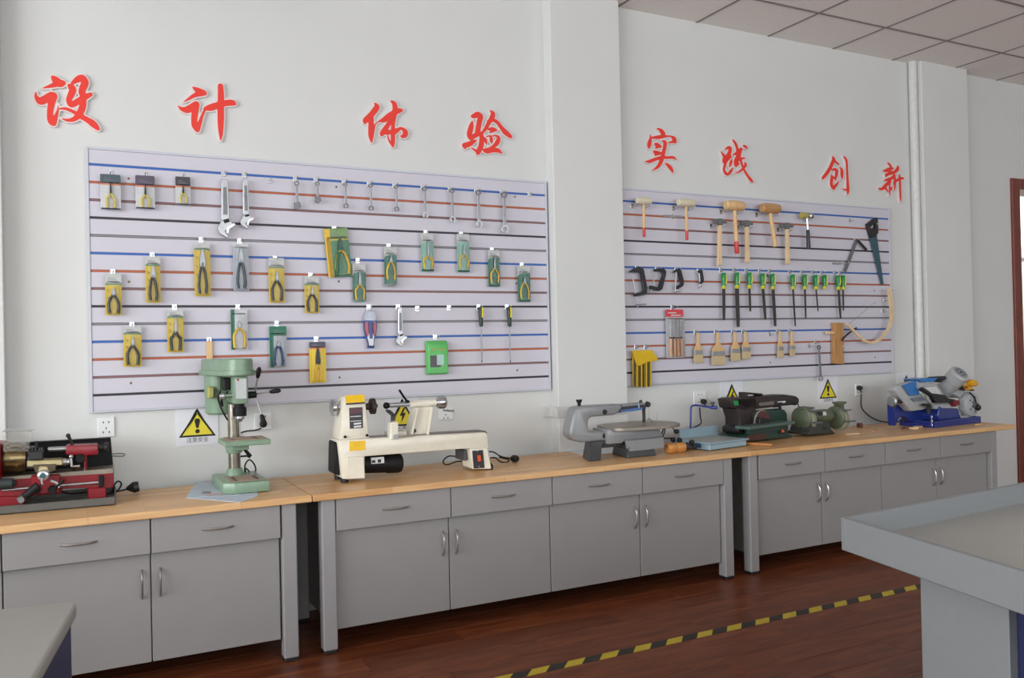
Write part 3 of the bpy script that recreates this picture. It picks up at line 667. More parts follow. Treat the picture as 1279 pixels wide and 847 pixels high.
def rr(x0, x1, z0, z1, r, n=4):
    out = []
    for cx, cz, a0 in ((x1 - r, z1 - r, 0), (x0 + r, z1 - r, 90), (x0 + r, z0 + r, 180), (x1 - r, z0 + r, 270)):
        for k in range(n + 1):
            a = R_(a0 + 90 * k / n); out.append((cx + r * math.cos(a), cz + r * math.sin(a)))
    return out
def col(name, rgb, rough=.4, metal=0.0): return mat(name, rgb, rough, metal, var=.06)
YCARD = col('yellow_card', (210, 180, 42)); GCARD = col('green_card', (52, 112, 92)); PGCARD = col('pale_green_card', (134, 178, 164))
HCLR = col('pale_card_header', (186, 190, 188)); GSTR = col('green_stripe', (96, 140, 100)); GRIPG = col('grey_grip', (50, 52, 50)); GRIPK = col('black_grip', (36, 36, 34))
GRIPY = col('yellow_grip', (226, 186, 56)); GRIPB = col('navy_grip', (36, 62, 110)); GRIPGR = col('green_grip', (30, 92, 66)); GRIPPY = col('pale_yellow_grip', (222, 206, 120))
SLATE = col('slate_card', (66, 82, 92)); PLUM = col('dark_plum_card', (84, 72, 92)); CHAR = col('charcoal_card', (62, 58, 66)); CWHITE = col('white_card', (206, 208, 212)); ORNG = col('orange_print', (226, 130, 84))
SILV = col('silver_card', (170, 176, 184)); LGREY = col('light_grey_card', (196, 196, 200)); DGRN = col('deep_green_card', (20, 106, 76)); BYEL = col('bright_yellow_card', (240, 206, 24)); NAVYC = col('dark_blue_header', (64, 66, 84))
def pliers(t, xc, zb, h, spread, grip, jaw, y=-.006, nose=.3, thick=.0058, jw=.011, curl=.35):
    """grips bowing out from the pivot, tapered jaws above it"""
    zp = zb + h * (1 - nose)
    for s in (-1, 1):
        b = B(); b.tube([(xc + s * .002, y, zp - h * .02), (xc + s * spread * .62, y, zp - h * .17), (xc + s * spread, y, zb + h * curl), (xc + s * spread * .93, y, zb + h * .1), (xc + s * spread * .8, y, zb)], [thick * .8, thick], 7, 4)
        b.done('grip', grip, t)
    b = B(); b.prism([(xc - jw * .5, zp - h * .06), (xc + jw * .5, zp - h * .06), (xc + jw * .72, zp + h * .03), (xc + jw * .4, zb + h * .9), (xc + jw * .14, zb + h), (xc - jw * .14, zb + h), (xc - jw * .4, zb + h * .9), (xc - jw * .72, zp + h * .03)], y - .005, y + .004)
    b.turn((xc, y - .007, zp), (xc, y - .004, zp), [(0, jw * .3), (1, jw * .36)], 10)
    b.done('jaws', jaw, t, bevel=.001)
def pack(rect, label, card=YCARD, header=HCLR, hf=.24, stripe=GSTR, grip=GRIPG, jaw=STEELD, nose=.32, h=.62, off=.05, spread=.3, tilt=0.0, foot=None, arch=False, back=None, blis=True, thick=.0072, what=None, curl=.35, jw=.011, side=None, glint=True, dx=0.0):
    xc, zt, w_, h_ = rect
    t = thing('carded_pliers', label, 'carded pliers', (xc, -.022, zt), 0, 'carded pliers on the slatted board')
    t.rotation_euler = (0, R_(tilt), 0)
    x0, x1 = -w_ / 2, w_ / 2
    b = B(); b.prism(rr(x0, x1, -h_, -h_ * hf, .004), -.0015, 0); b.done('card', card, t, smooth=False)
    b = B(); b.prism(rr(x0, x1, -h_ * hf + .0002, 0, .004), -.0014, -.0001); b.done('card_header', header, t, smooth=False)
    if stripe: b = B(); b.box(x0 + .001, x1 - .001, -.0019, -.00145, -h_ * hf - .007, -h_ * hf); b.done('printed_stripe', stripe, t, smooth=False)
    if foot: b = B(); b.box(x0 + .001, x1 - .001, -.0021, -.0016, -h_ + .001, -h_ * .945); b.done('printed_foot', foot, t, smooth=False)
    if arch:
        b = B(); b.prism([(x0, -h_ * hf), (x0, -h_ * hf - .02), (x0 + w_ * .12, -h_ * hf - .008), (x0 + w_ * .4, -h_ * hf - .0005), (x0 + w_ * .4, -h_ * hf + .0)], -.002, -.00151); b.done('printed_arch', header, t, smooth=False)
    if side: b = B(); b.box(x0 + .0005, x0 + w_ * .24, -.0021, -.0016, -h_ + .001, -.002); b.done('printed_side', side, t, smooth=False)
    b = B()   # small print rows
    for k in range(3 if hf > .12 else 1): b.box(x0 + w_ * .16, x0 + w_ * (.5 + .16 * ((k * 7) % 3)), -.0018, -.0014, -h_ * hf * (.42 + .16 * k) - .002, -h_ * hf * (.42 + .16 * k))
    b.done('small_print', col('grey_print', (112, 116, 120)), t, smooth=False)
    if card is YCARD:      # small line drawings printed along the card's edge
        b = B()
        for k in range(3):
            z = -h_ * (hf + .14 + .17 * k); x = x0 + w_ * .1
            b.prism([(x, z), (x + w_ * .16, z - h_ * .03), (x + w_ * .1, z - h_ * .07), (x + w_ * .07, z - h_ * .065), (x + w_ * .12, z - h_ * .035), (x, z - h_ * .012)], -.0021, -.0016)
        b.done('printed_drawing', GRIPK, t, smooth=False)
    pliers(t, dx * w_, -h_ * (1 - off) , h_ * h, w_ * spread, grip, jaw, -.0085, nose, thick, jw, curl)
    if blis:
        a, c = x0 + w_ * .07, x1 - w_ * .07; zl, zu = -h_ * .985, -h_ * (hf * .8)
        b = B(); b.loft([[(x, -.0021, z) for x, z in rr(a, c, zl, zu, .008)], [(x, -.016, z) for x, z in rr(a + .004, c - .004, zl + .005, zu - .006, .008)]])
        b.done('blister', PLASTIC, t, smooth=False)
    hang(xc, zt, what or label.split(' hanging')[0].split(',')[0])
    return t
# top row
pack((0.1695,2.0867,0.0822,0.1585), 'small yellow-gripped pliers on a white card with slate header, first in the top row', CWHITE, SLATE, .26, ORNG, GRIPPY, IRON, .42, .72, .06, .2, foot=SLATE, thick=.0068, what='slate-headed pliers card', jw=.006)
pack((0.3113,2.0914,0.0801,0.1522), 'small yellow-gripped pliers on a white card with plum header, second in the top row', CWHITE, PLUM, .3, ORNG, GRIPPY, IRON, .42, .66, .06, .2, foot=PLUM, thick=.0066, what='plum-headed pliers card', jw=.006)
pack((0.4720,2.0973,0.0641,0.1311), 'smallest yellow-gripped pliers on a white card with charcoal header, third in the top row', CWHITE, CHAR, .32, ORNG, GRIPPY, IRON, .4, .62, .07, .2, foot=CHAR, thick=.0056, what='charcoal-headed pliers card', jw=.006)
# middle rows
pack((0.1729,1.6456,0.0661,0.1849), 'grey-gripped pliers on a yellow card with a clear top, nearest the board corner', nose=.28, h=.62, what='grey-gripped yellow pliers card')
pack((0.3368,1.7248,0.0620,0.2085), 'black straight-gripped combination pliers on a yellow card, hanging from the blue groove', grip=GRIPK, nose=.3, h=.76, spread=.24, hf=.17, thick=.007, curl=.2, what='black combination pliers card', jw=.015)
pack((0.5500,1.7921,0.0705,0.2454), 'tall yellow card of long grey pliers in bulging clear plastic', hf=.1, grip=GRIPG, nose=.34, h=.84, spread=.24, thick=.007, curl=.2, what='tall yellow pliers card', jw=.02)
pack((0.7237,1.7980,0.0715,0.2238), 'tall silver card of large dark pliers in bulging clear plastic', card=SILV, header=LGREY, hf=.08, stripe=None, grip=col('blue_grey_grip', (62, 72, 84)), nose=.32, h=.86, spread=.24, thick=.0075, curl=.2, what='silver pliers card', jw=.018)
pack((0.8887,1.7342,0.0742,0.2163), 'yellow card of small grey pliers with a white tag at the foot', hf=.2, nose=.3, h=.66, spread=.3, what='yellow pliers card with white tag')
pack((1.0587,1.6462,0.0711,0.1790), 'grey-gripped pliers on a yellow card beside the big green pack', hf=.2, nose=.28, h=.68, spread=.3, what='yellow card beside the big pack', thick=.0066)
pack((0.2469,1.4103,0.0738,0.1809), 'grey-gripped pliers on a yellow card, lowest of the yellow cards', hf=.17, grip=GRIPG, nose=.3, h=.7, spread=.3, what='lowest yellow pliers card')
pack((0.4275,1.4836,0.0702,0.1940), 'long-nosed grey pliers on a yellow card between blue and black grooves', hf=.16, nose=.42, h=.78, spread=.28, what='long-nosed yellow pliers card', jw=.009)
pack((0.7097,1.4871,0.0767,0.1928), 'orange-gripped pliers on a pale card with green side, over the drill press', card=LGREY, header=LGREY, hf=.12, stripe=None, grip=GRIPY, nose=.24, h=.66, spread=.32, side=DGRN, what='pale card with green side', curl=.45)
pack((0.8899,1.4040,0.0818,0.1986), 'navy-gripped cutters on a deep green and silver card', card=SILV, header=DGRN, hf=.2, stripe=DGRN, grip=GRIPB, nose=.2, h=.6, spread=.26, side=DGRN, what='green and silver cutters card', curl=.12)
pack((1.0806,1.3253,0.0813,0.2007), 'black wire stripper with yellow grips on a bright yellow card', card=BYEL, header=NAVYC, hf=.14, stripe=ORNG, grip=GRIPY, jaw=IRON, nose=.46, h=.8, spread=.16, what='bright yellow stripper card', jw=.018, curl=.3)
# green cards
pack((1.3001,1.7169,0.0686,0.1939), 'yellow-gripped long-nose pliers on a green card under the big pack', card=GCARD, hf=.22, stripe=None, arch=True, grip=GRIPY, nose=.4, h=.72, spread=.32, thick=.005, foot=PGCARD, what='green pliers card under the big pack', jw=.009)
pack((1.4670,1.8073,0.0668,0.2056), 'orange-gripped cutters on a green card with white lettering at its foot', card=GCARD, hf=.2, stripe=None, arch=True, grip=GRIPY, nose=.22, h=.58, off=.18, spread=.32, thick=.0055, foot=HCLR, what='green cutters card', jw=.012)
pack((1.6723,1.8854,0.0719,0.2017), 'yellow-gripped needle-nose pliers on a pale green card, in the black groove', card=PGCARD, hf=.22, stripe=None, arch=True, grip=GRIPY, nose=.5, h=.72, off=.08, spread=.34, thick=.005, foot=GCARD, what='pale green needle-nose card', jw=.008)
pack((1.8776,1.8894,0.0726,0.2059), 'yellow-gripped pliers on a pale green card with a bright left edge', card=PGCARD, hf=.2, stripe=None, arch=True, grip=GRIPY, nose=.38, h=.62, off=.1, spread=.34, thick=.005, foot=GCARD, what='pale green pliers card', jw=.009)
pack((2.0592,1.8092,0.0704,0.2008), 'yellow-gripped pliers on a deep green card, under the double-ended spanners', card=GCARD, hf=.2, stripe=None, arch=True, grip=GRIPY, nose=.4, h=.7, off=.1, spread=.32, thick=.005, foot=GCARD, what='deep green pliers card', jw=.008)
pack((2.2425,1.7261,0.0780,0.1999), 'yellow-gripped pliers on a green card, closest to the wall column', card=GCARD, hf=.2, stripe=None, arch=True, grip=GRIPY, nose=.26, h=.62, off=.08, spread=.32, thick=.005, foot=GCARD, what='green pliers card by the column', jw=.01)
# the big tilted pack
t = pack((1.1835,1.8898,0.1217,0.2435), 'big tilted green pack of green and yellow cable cutters with a yellow side', card=col('mid_green_card', (70, 130, 92)), header=col('olive_header', (120, 150, 96)), hf=.22, stripe=YCARD, grip=GRIPY, jaw=GRIPGR, nose=.3, h=.74, spread=.26, side=GRIPY, tilt=-5, thick=.0078, what='big green cutters pack', jw=.022, curl=.25, dx=.12)
b = B(); b.tube([(.0, -.02, -.12), (-.012, -.02, -.17), (-.02, -.02, -.235)], .0078, 7); b.done('green_grip', GRIPGR, t)
# white tag on one card
# fish-shaped blister
ft = thing('multi_tool_pack', 'fish-shaped clear pack of a blue and red folding tool', 'tool pack', ((1.3536,1.4872)[0], -.02, (1.3536,1.4872)[1]))
b = B(); b.prism([(-.012, -.0), (.012, 0), (.03, -.035), (.037, -.07), (.036, -.1), (.028, -.14), (.017, -.175), (.02, -.2), (-.02, -.2), (-.017, -.175), (-.028, -.14), (-.036, -.1), (-.037, -.07), (-.03, -.035)], -.002, 0); b.done('card', col('blue_print_card', (64, 92, 160)), ft, smooth=False)
b = B(); b.prism([(-.012, -.0), (.012, 0), (.03, -.035), (.034, -.058), (-.034, -.058), (-.03, -.035)], -.0027, -.0021); b.done('card_header', col('pale_blue_header', (196, 202, 216)), ft, smooth=False)
for s in (-1, 1):
    b = B(); b.prism([(s * .012, -.07), (s * .028, -.066), (s * .031, -.1), (s * .022, -.135), (s * .012, -.14)], -.012, -.0022); b.done('red_grip', col('red_grip', (190, 92, 104)), ft, bevel=.002)
b = B(); b.box(-.009, .009, -.014, -.0022, -.15, -.06); b.done('blue_handle', col('blue_handle', (58, 84, 160)), ft, bevel=.003)
b = B(); b.prism([(-.02, -.128), (0, -.118), (.02, -.128), (.012, -.19), (-.012, -.19)], -.01, -.0022); b.done('jaws', STEEL, ft, bevel=.002)
b = B(); b.loft([[(x, -.0028, z) for x, z in [(-.01, -.004), (.01, -.004), (.034, -.06), (.034, -.1), (.015, -.195), (-.015, -.195), (-.034, -.1), (-.034, -.06)]], [(x, -.018, z) for x, z in [(-.006, -.014), (.006, -.014), (.026, -.062), (.026, -.1), (.01, -.185), (-.01, -.185), (-.026, -.1), (-.026, -.062)]]]); b.done('blister', PLASTIC, ft, smooth=False)
hang((1.3539,1.4994)[0], (1.3536,1.4872)[1], 'fish-shaped tool pack')
# green bagged pack
xc, zt, w_, h_ = 1.7139,1.3222,0.1223,0.1809
gp = thing('green_pack', 'light green packet with a small picture window, hanging near the board foot', 'packet', (xc, -.012, zt))
b = B(); b.loft([[(x, 0, z) for x, z in rr(-w_/2, w_/2, -h_, 0, .006)], [(x, -.03, z) for x, z in rr(-w_/2 + .006, w_/2 - .006, -h_ + .006, -.02, .006)]]); b.done('packet', col('light_green_bag', (92, 182, 98), .4), gp, bevel=.003)
b = B(); b.box(-w_*.38, w_*.1, -.0315, -.0302, -h_*.78, -h_*.44); b.done('dark_picture', col('dark_print', (84, 76, 84)), gp, smooth=False)
b = B(); b.box(-w_*.08, w_*.24, -.0325, -.0317, -h_*.72, -h_*.42); b.done('window', col('pale_window', (170, 206, 196)), gp, smooth=False)
b = B(); b.box(w_*.06, w_*.32, -.0312, -.0302, -h_*.3, -h_*.24); b.turn((-w_*.2, -.0315, -h_*.27), (-w_*.2, -.0302, -h_*.27), [(0, .01), (1, .01)], 10); b.done('printed_mark', col('olive_mark', (150, 160, 70)), gp, smooth=False)
hang(xc, zt, 'light green packet')
# wooden ruler strip behind the drill press
p, q = (0.5766,1.3385), (0.5729,1.1403)
b = B(); b.box(-.014, .014, -.006, 0, q[1] - p[1], 0); o = b.done('wood_strip', BEECH, None, bevel=.002); o.location = (p[0], -.006, p[1])
tag(o, 'narrow wooden strip hanging behind the drill press belt cover', 'wood strip'); hook(p[0], p[1] + .006, 'small bright steel hook holding the narrow wooden strip', .016)

# ------------------------------------------------------------------ spanners
def ring(b, c, ro, ri, y0, y1, a0=0, a1=360, n=18):
    closed = a1 - a0 >= 360; m = n if closed else n + 1
    rings = []
    for i in range(m):
        a = R_(a0 + (a1 - a0) * i / n); ca, sa = math.cos(a), math.sin(a)
        rings.append([(c[0] + ri * ca, y0, c[1] + ri * sa), (c[0] + ro * ca, y0, c[1] + ro * sa), (c[0] + ro * ca, y1, c[1] + ro * sa), (c[0] + ri * ca, y1, c[1] + ri * sa)])
    if closed: rings.append(rings[0])
    b.loft(rings, cap=not closed)
def spanner(x, zt, zb, label, s=1.0, hk=True, flex=False, lean=0.0, rust=STEEL):
    h = zt - zb
    t = thing('spanner', label, 'spanner', (x, -.03, zt), 0, 'spanners hanging on the tool boards'); t.rotation_euler = (0, R_(lean), 0)
    b = B(); ring(b, (0, -.010 * s), .0105 * s, .0058 * s, -.004, .004); b.done('ring_end', GREYST, t)
    b = B(); b.prism([(-.0048 * s, -.019 * s), (.0048 * s, -.019 * s), (.0058 * s, -h + .022 * s), (-.0058 * s, -h + .022 * s)], -.0028, .0028); b.done('shank', STEELD, t, bevel=.001)
    b = B()
    if flex: b.prism([(-.012 * s, -h + .03 * s), (.012 * s, -h + .034 * s), (.017 * s, -h + .012 * s), (.004 * s, -h), (-.012 * s, -h + .004 * s)], -.005, .005)
    else: ring(b, (0, -h + .012 * s), .014 * s, .0068 * s, -.0042, .0042, -68, 248, 14)
    b.done('open_end', rust if s > 1.2 else GREYST, t, bevel=.0008)
    if hk: hook(x, min([gz(k) for k in range(14)], key=lambda g: abs(g - zt)) - .001, 'small steel hook holding the ' + label.replace(',', ''))
for (px_, a, c), lab, s, fl_ in ((((0.9936,2.1123), (0.9936,2.1123)[1], (0.9907,1.9714)[1]), 'stubby-headed steel spanner, next to an empty hook', 1.0, True),
        (((1.0959,2.1153), (1.0959,2.1153)[1], (1.0937,2.0084)[1]), 'shortest steel spanner of the top row', .9, True),
        (((1.2375,2.1209), (1.2375,2.1209)[1], (1.2347,1.9922)[1]), 'small steel spanner over the big green pack', .85, False),
        (((1.3685,2.1236), (1.3685,2.1236)[1], (1.3656,1.9870)[1]), 'small dull spanner, fourth in the spanner row', .85, False),
        (((1.5055,2.1265), (1.5055,2.1265)[1], (1.5025,1.9900)[1]), 'small dull spanner, fifth in the spanner row', .85, False),
        (((1.6621,2.1284), (1.6621,2.1284)[1], (1.6584,1.9645)[1]), 'medium steel spanner over the needle-nose card', 1.05, False),
        (((1.8170,2.1299), (1.8170,2.1299)[1], (1.8126,1.9464)[1]), 'medium bright spanner, third from the row end', 1.15, False),
        (((1.9720,2.1312), (1.9720,2.1312)[1], (1.9671,1.9274)[1]), 'long bright spanner, next to the longest one', 1.3, False),
        (((2.1269,2.1300), (2.1269,2.1300)[1], (2.1213,1.9033)[1]), 'longest bright spanner of the top row', 1.5, False)):
    spanner(px_[0], a, c, lab, s * 1.15, True, fl_)
def adjustable(x, zt, zb, label, s, flip=1):
    h = zt - zb
    t = thing('adjustable_wrench', label, 'wrench', (x, -.03, zt), 0, 'adjustable wrenches on the board')
    b = B(); b.prism([(-.011 * s, 0), (.011 * s, 0), (.012 * s, -.012 * s), (.014 * s, -h + .075 * s), (.012 * s, -h + .06 * s), (-.012 * s, -h + .06 * s), (-.014 * s, -h + .075 * s), (-.012 * s, -.012 * s)], -.006, .006); b.done('handle', STEEL, t, bevel=.002)
    b = B(); b.prism([(-.006 * s, -.03 * s), (.006 * s, -.03 * s), (.008 * s, -h + .085 * s), (-.008 * s, -h + .085 * s)], -.0066, -.006); b.done('recess', GREYST, t, smooth=False)
    f = flip
    b = B(); b.prism([(-.016 * s * f, -h + .06 * s), (.012 * s * f, -h + .066 * s), (.03 * s * f, -h + .05 * s), (-.004 * s * f, -h + .024 * s), (.012 * s * f, -h + .002 * s), (.002 * s * f, -h), (-.022 * s * f, -h + .014 * s), (-.03 * s * f, -h + .032 * s)], -.008, .008); b.done('fixed_jaw', STEEL, t, bevel=.002)
    b = B(); b.prism([(.004 * s * f, -h + .04 * s), (.03 * s * f, -h + .056 * s), (.035 * s * f, -h + .048 * s), (.013 * s * f, -h + .032 * s), (.008 * s * f, -h + .012 * s), (.0 * s * f, -h + .02 * s)], -.0085, .0085); b.done('moving_jaw', CHROME, t, bevel=.001)
    b = B(); b.cyl((-.006 * s * f, -.001, -h + .058 * s), (.012 * s * f, -.001, -h + .064 * s), .0085 * s, n=12); b.done('worm_screw', IRON, t)
    hook(x, min([gz(k) for k in range(14)], key=lambda g: abs(g - zt)), 'small bright steel hook holding the ' + label.split(',')[0])
adjustable((0.6560,2.0969)[0], (0.6560,2.0969)[1], (0.6507,1.8218)[1], 'larger adjustable wrench in the top row, jaws down', 1.28)
adjustable((0.7510,2.1035)[0], (0.7510,2.1035)[1], (0.7463,1.8672)[1], 'second adjustable wrench of the top row, a little shorter', 1.02)
adjustable((1.5109,1.4949)[0], (1.5109,1.4949)[1], (1.5064,1.2929)[1], 'bright adjustable wrench hanging beside the fish-shaped pack', .95, 1)
for q, lab in (((0.8673,2.1131), 'empty steel hook right of the adjustable wrenches, in the top blue groove'), ((2.3005,2.1346), 'empty steel hook at the column end of the top blue groove'),
               ((1.6167,1.4922), 'empty steel hook in the black groove, beside the adjustable wrench'), ((1.7963,1.4964), 'empty steel hook in the black groove over the green packet')):
    hook(q[0], q[1], lab, .03)
# screwdrivers
def screwdriver(px_, zt, zm, zb, label):
    t = thing('screwdriver', label, 'screwdriver', (px_, -.03, zt), 0, 'screwdrivers on the slatted board')
    m_ = zm - zt; e = zb - zt
    b = B(); b.turn((0, 0, 0), (0, 0, m_), [(0, .008), (.06, .013), (.3, .0145), (.55, .0125), (.7, .0105), (.9, .0115), (1, .009)], 12); b.done('handle', col('dark_green_handle', (30, 56, 46)), t)
    b = B(); b.tube([(.004, -.0095, m_ * .06), (.005, -.0115, m_ * .25), (.004, -.0105, m_ * .55)], .0062, 8); b.done('yellow_inlay', col('yellow_inlay', (228, 204, 30)), t)
    b = B(); b.cyl((0, 0, m_), (0, 0, e * .96), .0036, n=8); b.done('shaft', STEELD, t)
    b = B(); b.cyl((0, 0, e * .96), (0, 0, e), .0036, .0018, 8); b.done('tip', IRON, t)
    hook(px_, gz(8), 'small bright steel hook holding the ' + label)
screwdriver((1.9710,1.4993)[0], (1.9710,1.4993)[1], (1.9684,1.3913)[1], (1.9708,1.1969)[1], 'green and yellow screwdriver beside the green packet')
screwdriver((2.1433,1.4995)[0], (2.1433,1.4995)[1], (2.1405,1.3896)[1], (2.1405,1.1919)[1], 'green and yellow screwdriver closest to the wall column')


# ------------------------------------------------------------------ second board: mallets and hammers
MAL = 'hammers and mallets on the second tool board'
REDT = col('red_dipped_tip', (200, 62, 64))
def mallet(hx, hz, hw, hh, gx, gz_, label, head, tip=True, gr=.009, yaw=0):
    t = thing('mallet', label, 'mallet', (hx, -.06, hz), 0, MAL)
    b = B(); b.turn((-hw / 2, 0, 0), (hw / 2, 0, 0), [(0, hh * .3), (.04, hh * .42), (.2, hh * .49), (.5, hh * .52), (.8, hh * .49), (.96, hh * .42), (1, hh * .3)], 20); b.done('head', head, t)
    top = Vector((0, 0, -hh * .45)); end = Vector((gx - hx, 0, gz_ - hz)); m_ = top.lerp(end, .72) if tip else end
    b = B(); b.turn(tuple(top), tuple(m_), [(0, gr * .85), (.5, gr), (1, gr * 1.05)], 12); b.done('handle', BEECH, t)
    if tip: b = B(); b.turn(tuple(m_), tuple(end), [(0, gr * 1.06), (.9, gr * 1.06), (1, gr * .8)], 12); b.done('red_tip', REDT, t)
    for s in (-.42, .42): hook(hx + hw * s, hz - hh * .5, 'dark hook under the %s end of the %s' % ('near' if s < 0 else 'far', label.split(',')[0]), .07)
CREAM = mat('cream_rubber', (212, 204, 178), .7, var=.05)
x0 = (2.9921,2.1241); x1 = (3.0969,2.1302); c = (3.0414,2.1270); g = (3.0382,1.9125)
mallet(c[0], c[1], x1[0] - x0[0], .044, g[0], g[1], 'small cream rubber mallet with red handle tip, beside the wall column', CREAM)
x0 = (3.2971,2.1294); x1 = (3.4265,2.1367); c = (3.3584,2.1329); g = (3.3578,1.9051)
mallet(c[0], c[1], x1[0] - x0[0], .049, g[0], g[1], 'larger cream rubber mallet with red handle tip', CREAM)
x0 = (3.6678,2.1326); x1 = (3.8192,2.1409); c = (3.7430,2.1367); g = (3.7533,1.8333)
mallet(c[0], c[1], x1[0] - x0[0], .064, g[0], g[1], 'wooden mallet with a red handle tip', BEECH, True, .014)
x0 = (3.9671,2.1309); x1 = (4.1228,2.1392); c = (4.0427,2.1350); g = (4.0798,1.8896)
mallet(c[0], c[1], x1[0] - x0[0], .066, g[0], g[1], 'round-ended wooden mallet with a plain leaning handle', wood('tan_mallet_wood', (172, 128, 82), (196, 152, 104), 5, (1.5, 14, 14)), False, .014)
def hammer(l, r, hz, gx, gz_, label):
    c = ((l + r) / 2, hz); w_ = r - l
    t = thing('claw_hammer', label, 'hammer', (c[0], -.045, hz), 0, MAL)
    b = B(); b.prism([(-w_ / 2, -.012), (-w_ / 2, .016), (-w_ * .3, .017), (-w_ * .1, .022), (w_ * .18, .02), (w_ * .5, .002), (w_ * .48, -.006), (w_ * .2, -.004), (w_ * .16, -.02), (-w_ * .16, -.02), (-w_ * .3, -.008)], -.012, .012); b.done('head', GREYST, t, bevel=.003)
    b = B(); b.loft([[(((gx - c[0]) * k) + x * (1 + .25 * k), y, -.018 + (gz_ - hz + .018) * k) for x, y in ((-.013, -.008), (.013, -.008), (.013, .008), (-.013, .008))] for k in (0, .4, 1)]); b.done('handle', PINE, t, bevel=.003)
    for s in (-.36, .36): hook(c[0] + w_ * s, hz - .02, 'bright hook under the %s side of the %s' % ('near' if s < 0 else 'far', label.split(',')[0].replace('with a ', 'with ')), .055)
for a, r, h_, g, lab in (((3.5810,2.0301), (3.6845,2.0348), (3.6324,2.0299), (3.6208,1.7557), 'hammer with a long pale wooden handle, left of the red-tipped wooden mallet'),
                ((3.8028,2.0301), (3.9034,2.0346), (3.8494,2.0296), (3.8517,1.7814), 'hammer with a pale handle, right of the red-tipped wooden mallet'),
                ((4.1446,2.0298), (4.2547,2.0346), (4.2011,2.0297), (4.1999,1.7793), 'pinkish-handled hammer beside the leaning mallet')):
    hammer(a[0], r[0], h_[1], g[0], g[1], lab)
c = (4.3784,2.1062); g = (4.3858,1.8900); m_ = (4.3826,2.0129)
t = thing('plastic_hammer', 'small hammer with yellow plastic head and black grip', 'hammer', (c[0], -.05, c[1]), 0, MAL)
b = B(); b.turn((-.052, 0, 0), (-.004, 0, 0), [(0, .02), (.7, .022), (1, .018)], 16); b.done('yellow_face', col('olive_yellow_plastic', (176, 166, 84)), t)
b = B(); b.turn((-.004, 0, 0), (.045, 0, 0), [(0, .012), (.4, .012), (.5, .019), (1, .02)], 16); b.done('steel_head', CHROME, t)
b = B(); b.cyl((0, 0, -.01), (m_[0] - c[0], 0, m_[1] - c[1]), .006, n=10); b.done('shaft', CHROME, t)
b = B(); b.turn((m_[0] - c[0], 0, m_[1] - c[1]), (g[0] - c[0], 0, g[1] - c[1]), [(0, .009), (.1, .012), (.6, .0125), (1, .014)], 12); b.done('grip', col('dark_navy_grip', (34, 38, 52)), t)
hook(c[0] + .028, c[1] - .02, 'bright hook under the small yellow-headed hammer', .06)

# hand saw and try square
sw = thing('hand_saw', 'hand saw with black handle and blue-green blade, hanging tip down', 'saw', ((5.0742,1.8028)[0], -.012, (5.0742,1.8028)[1]))
ox, oz = (5.0742,1.8028)
def loc2(pts): return [(x - ox, z - oz) for x, z in pts]
HP = [(4.9821,2.0809),(5.0582,2.1265),(5.0845,2.1338),(5.0954,2.1162),(5.0951,2.0256),(5.0679,1.9944),(5.0186,1.9845),(5.0042,2.0219)]
HH = [(5.0155,2.0564),(5.0364,2.0784),(5.0653,2.0827),(5.0676,2.0667),(5.0498,2.0519),(5.0236,2.0427)]
b = B()
n1 = loc2(HP); n2 = loc2(HH)
# handle as a frame round its finger hole
def frame_poly(b, outer, inner, y0, y1):
    """outline with a hole, filled with a bridge of triangles between the two loops"""
    bm = b.bm; loops = []
    for y in (y0, y1):
        vo = [bm.verts.new((x, y, z)) for x, z in outer]; vi = [bm.verts.new((x, y, z)) for x, z in inner]
        eo = [bm.edges.new((vo[i], vo[(i + 1) % len(vo)])) for i in range(len(vo))]; ei = [bm.edges.new((vi[i], vi[(i + 1) % len(vi)])) for i in range(len(vi))]
        bmesh.ops.triangle_fill(bm, use_beauty=True, edges=eo + ei); loops.append((vo, vi))
    for k in (0, 1):
        A, C = loops[0][k], loops[1][k]
        for i in range(len(A)): b.face((A[i], A[(i + 1) % len(A)], C[(i + 1) % len(A)], C[i]))
frame_poly(b, n1, n2, -.012, .008); b.done('handle', col('saw_black', (34, 34, 38)), sw, bevel=.002)
b = B(); b.prism(loc2([(5.0131,1.9903),(5.0863,2.0232),(5.1459,1.6620),(5.1208,1.6556)]), -.0025, -.0005); b.done('blade', col('blue_green_blade', (58, 92, 104), .35, .3), sw, smooth=False)
hook((5.0742,2.0824)[0], (5.0742,2.0824)[1], 'small bright steel hook through the hand saw handle', .03)
ts = thing('try_square', 'grey steel folding square hanging beside the hand saw', 'square', ((4.8793,1.9715)[0], -.012, (4.8793,1.9715)[1]))
ox, oz = (4.8793,1.9715)
b = B(); b.prism(loc2([(4.8707,1.9671),(4.8986,1.9632),(4.7722,1.7377),(4.7433,1.7391)]), -.004, -.001); b.done('blade', GREYST, ts, bevel=.0005)
b = B(); b.prism(loc2([(4.8707,1.9691),(4.8933,1.9719),(4.9843,1.9054),(4.9667,1.8909)]), -.010, -.0045); b.done('stock', IRON, ts, bevel=.001)
hook(ox, oz - .004, 'small bright steel hook holding the folding square', .03)
for q, lab in (((4.8347,2.1052), 'empty steel hook in the blue groove left of the saw'), ((4.0591,1.7120), 'empty steel hook between the second group of rasps'),
               ((4.0640,1.3241), 'empty steel hook left of the two slim brushes'), ((4.4163,1.2410), 'empty steel hook left of the hanging spanner'),
               ((5.1659,1.5517), 'empty steel hook above the bow, upper of two'), ((5.1425,1.4745), 'empty steel hook inside the bow, lower of two')):
    hook(q[0], q[1], lab, .04)
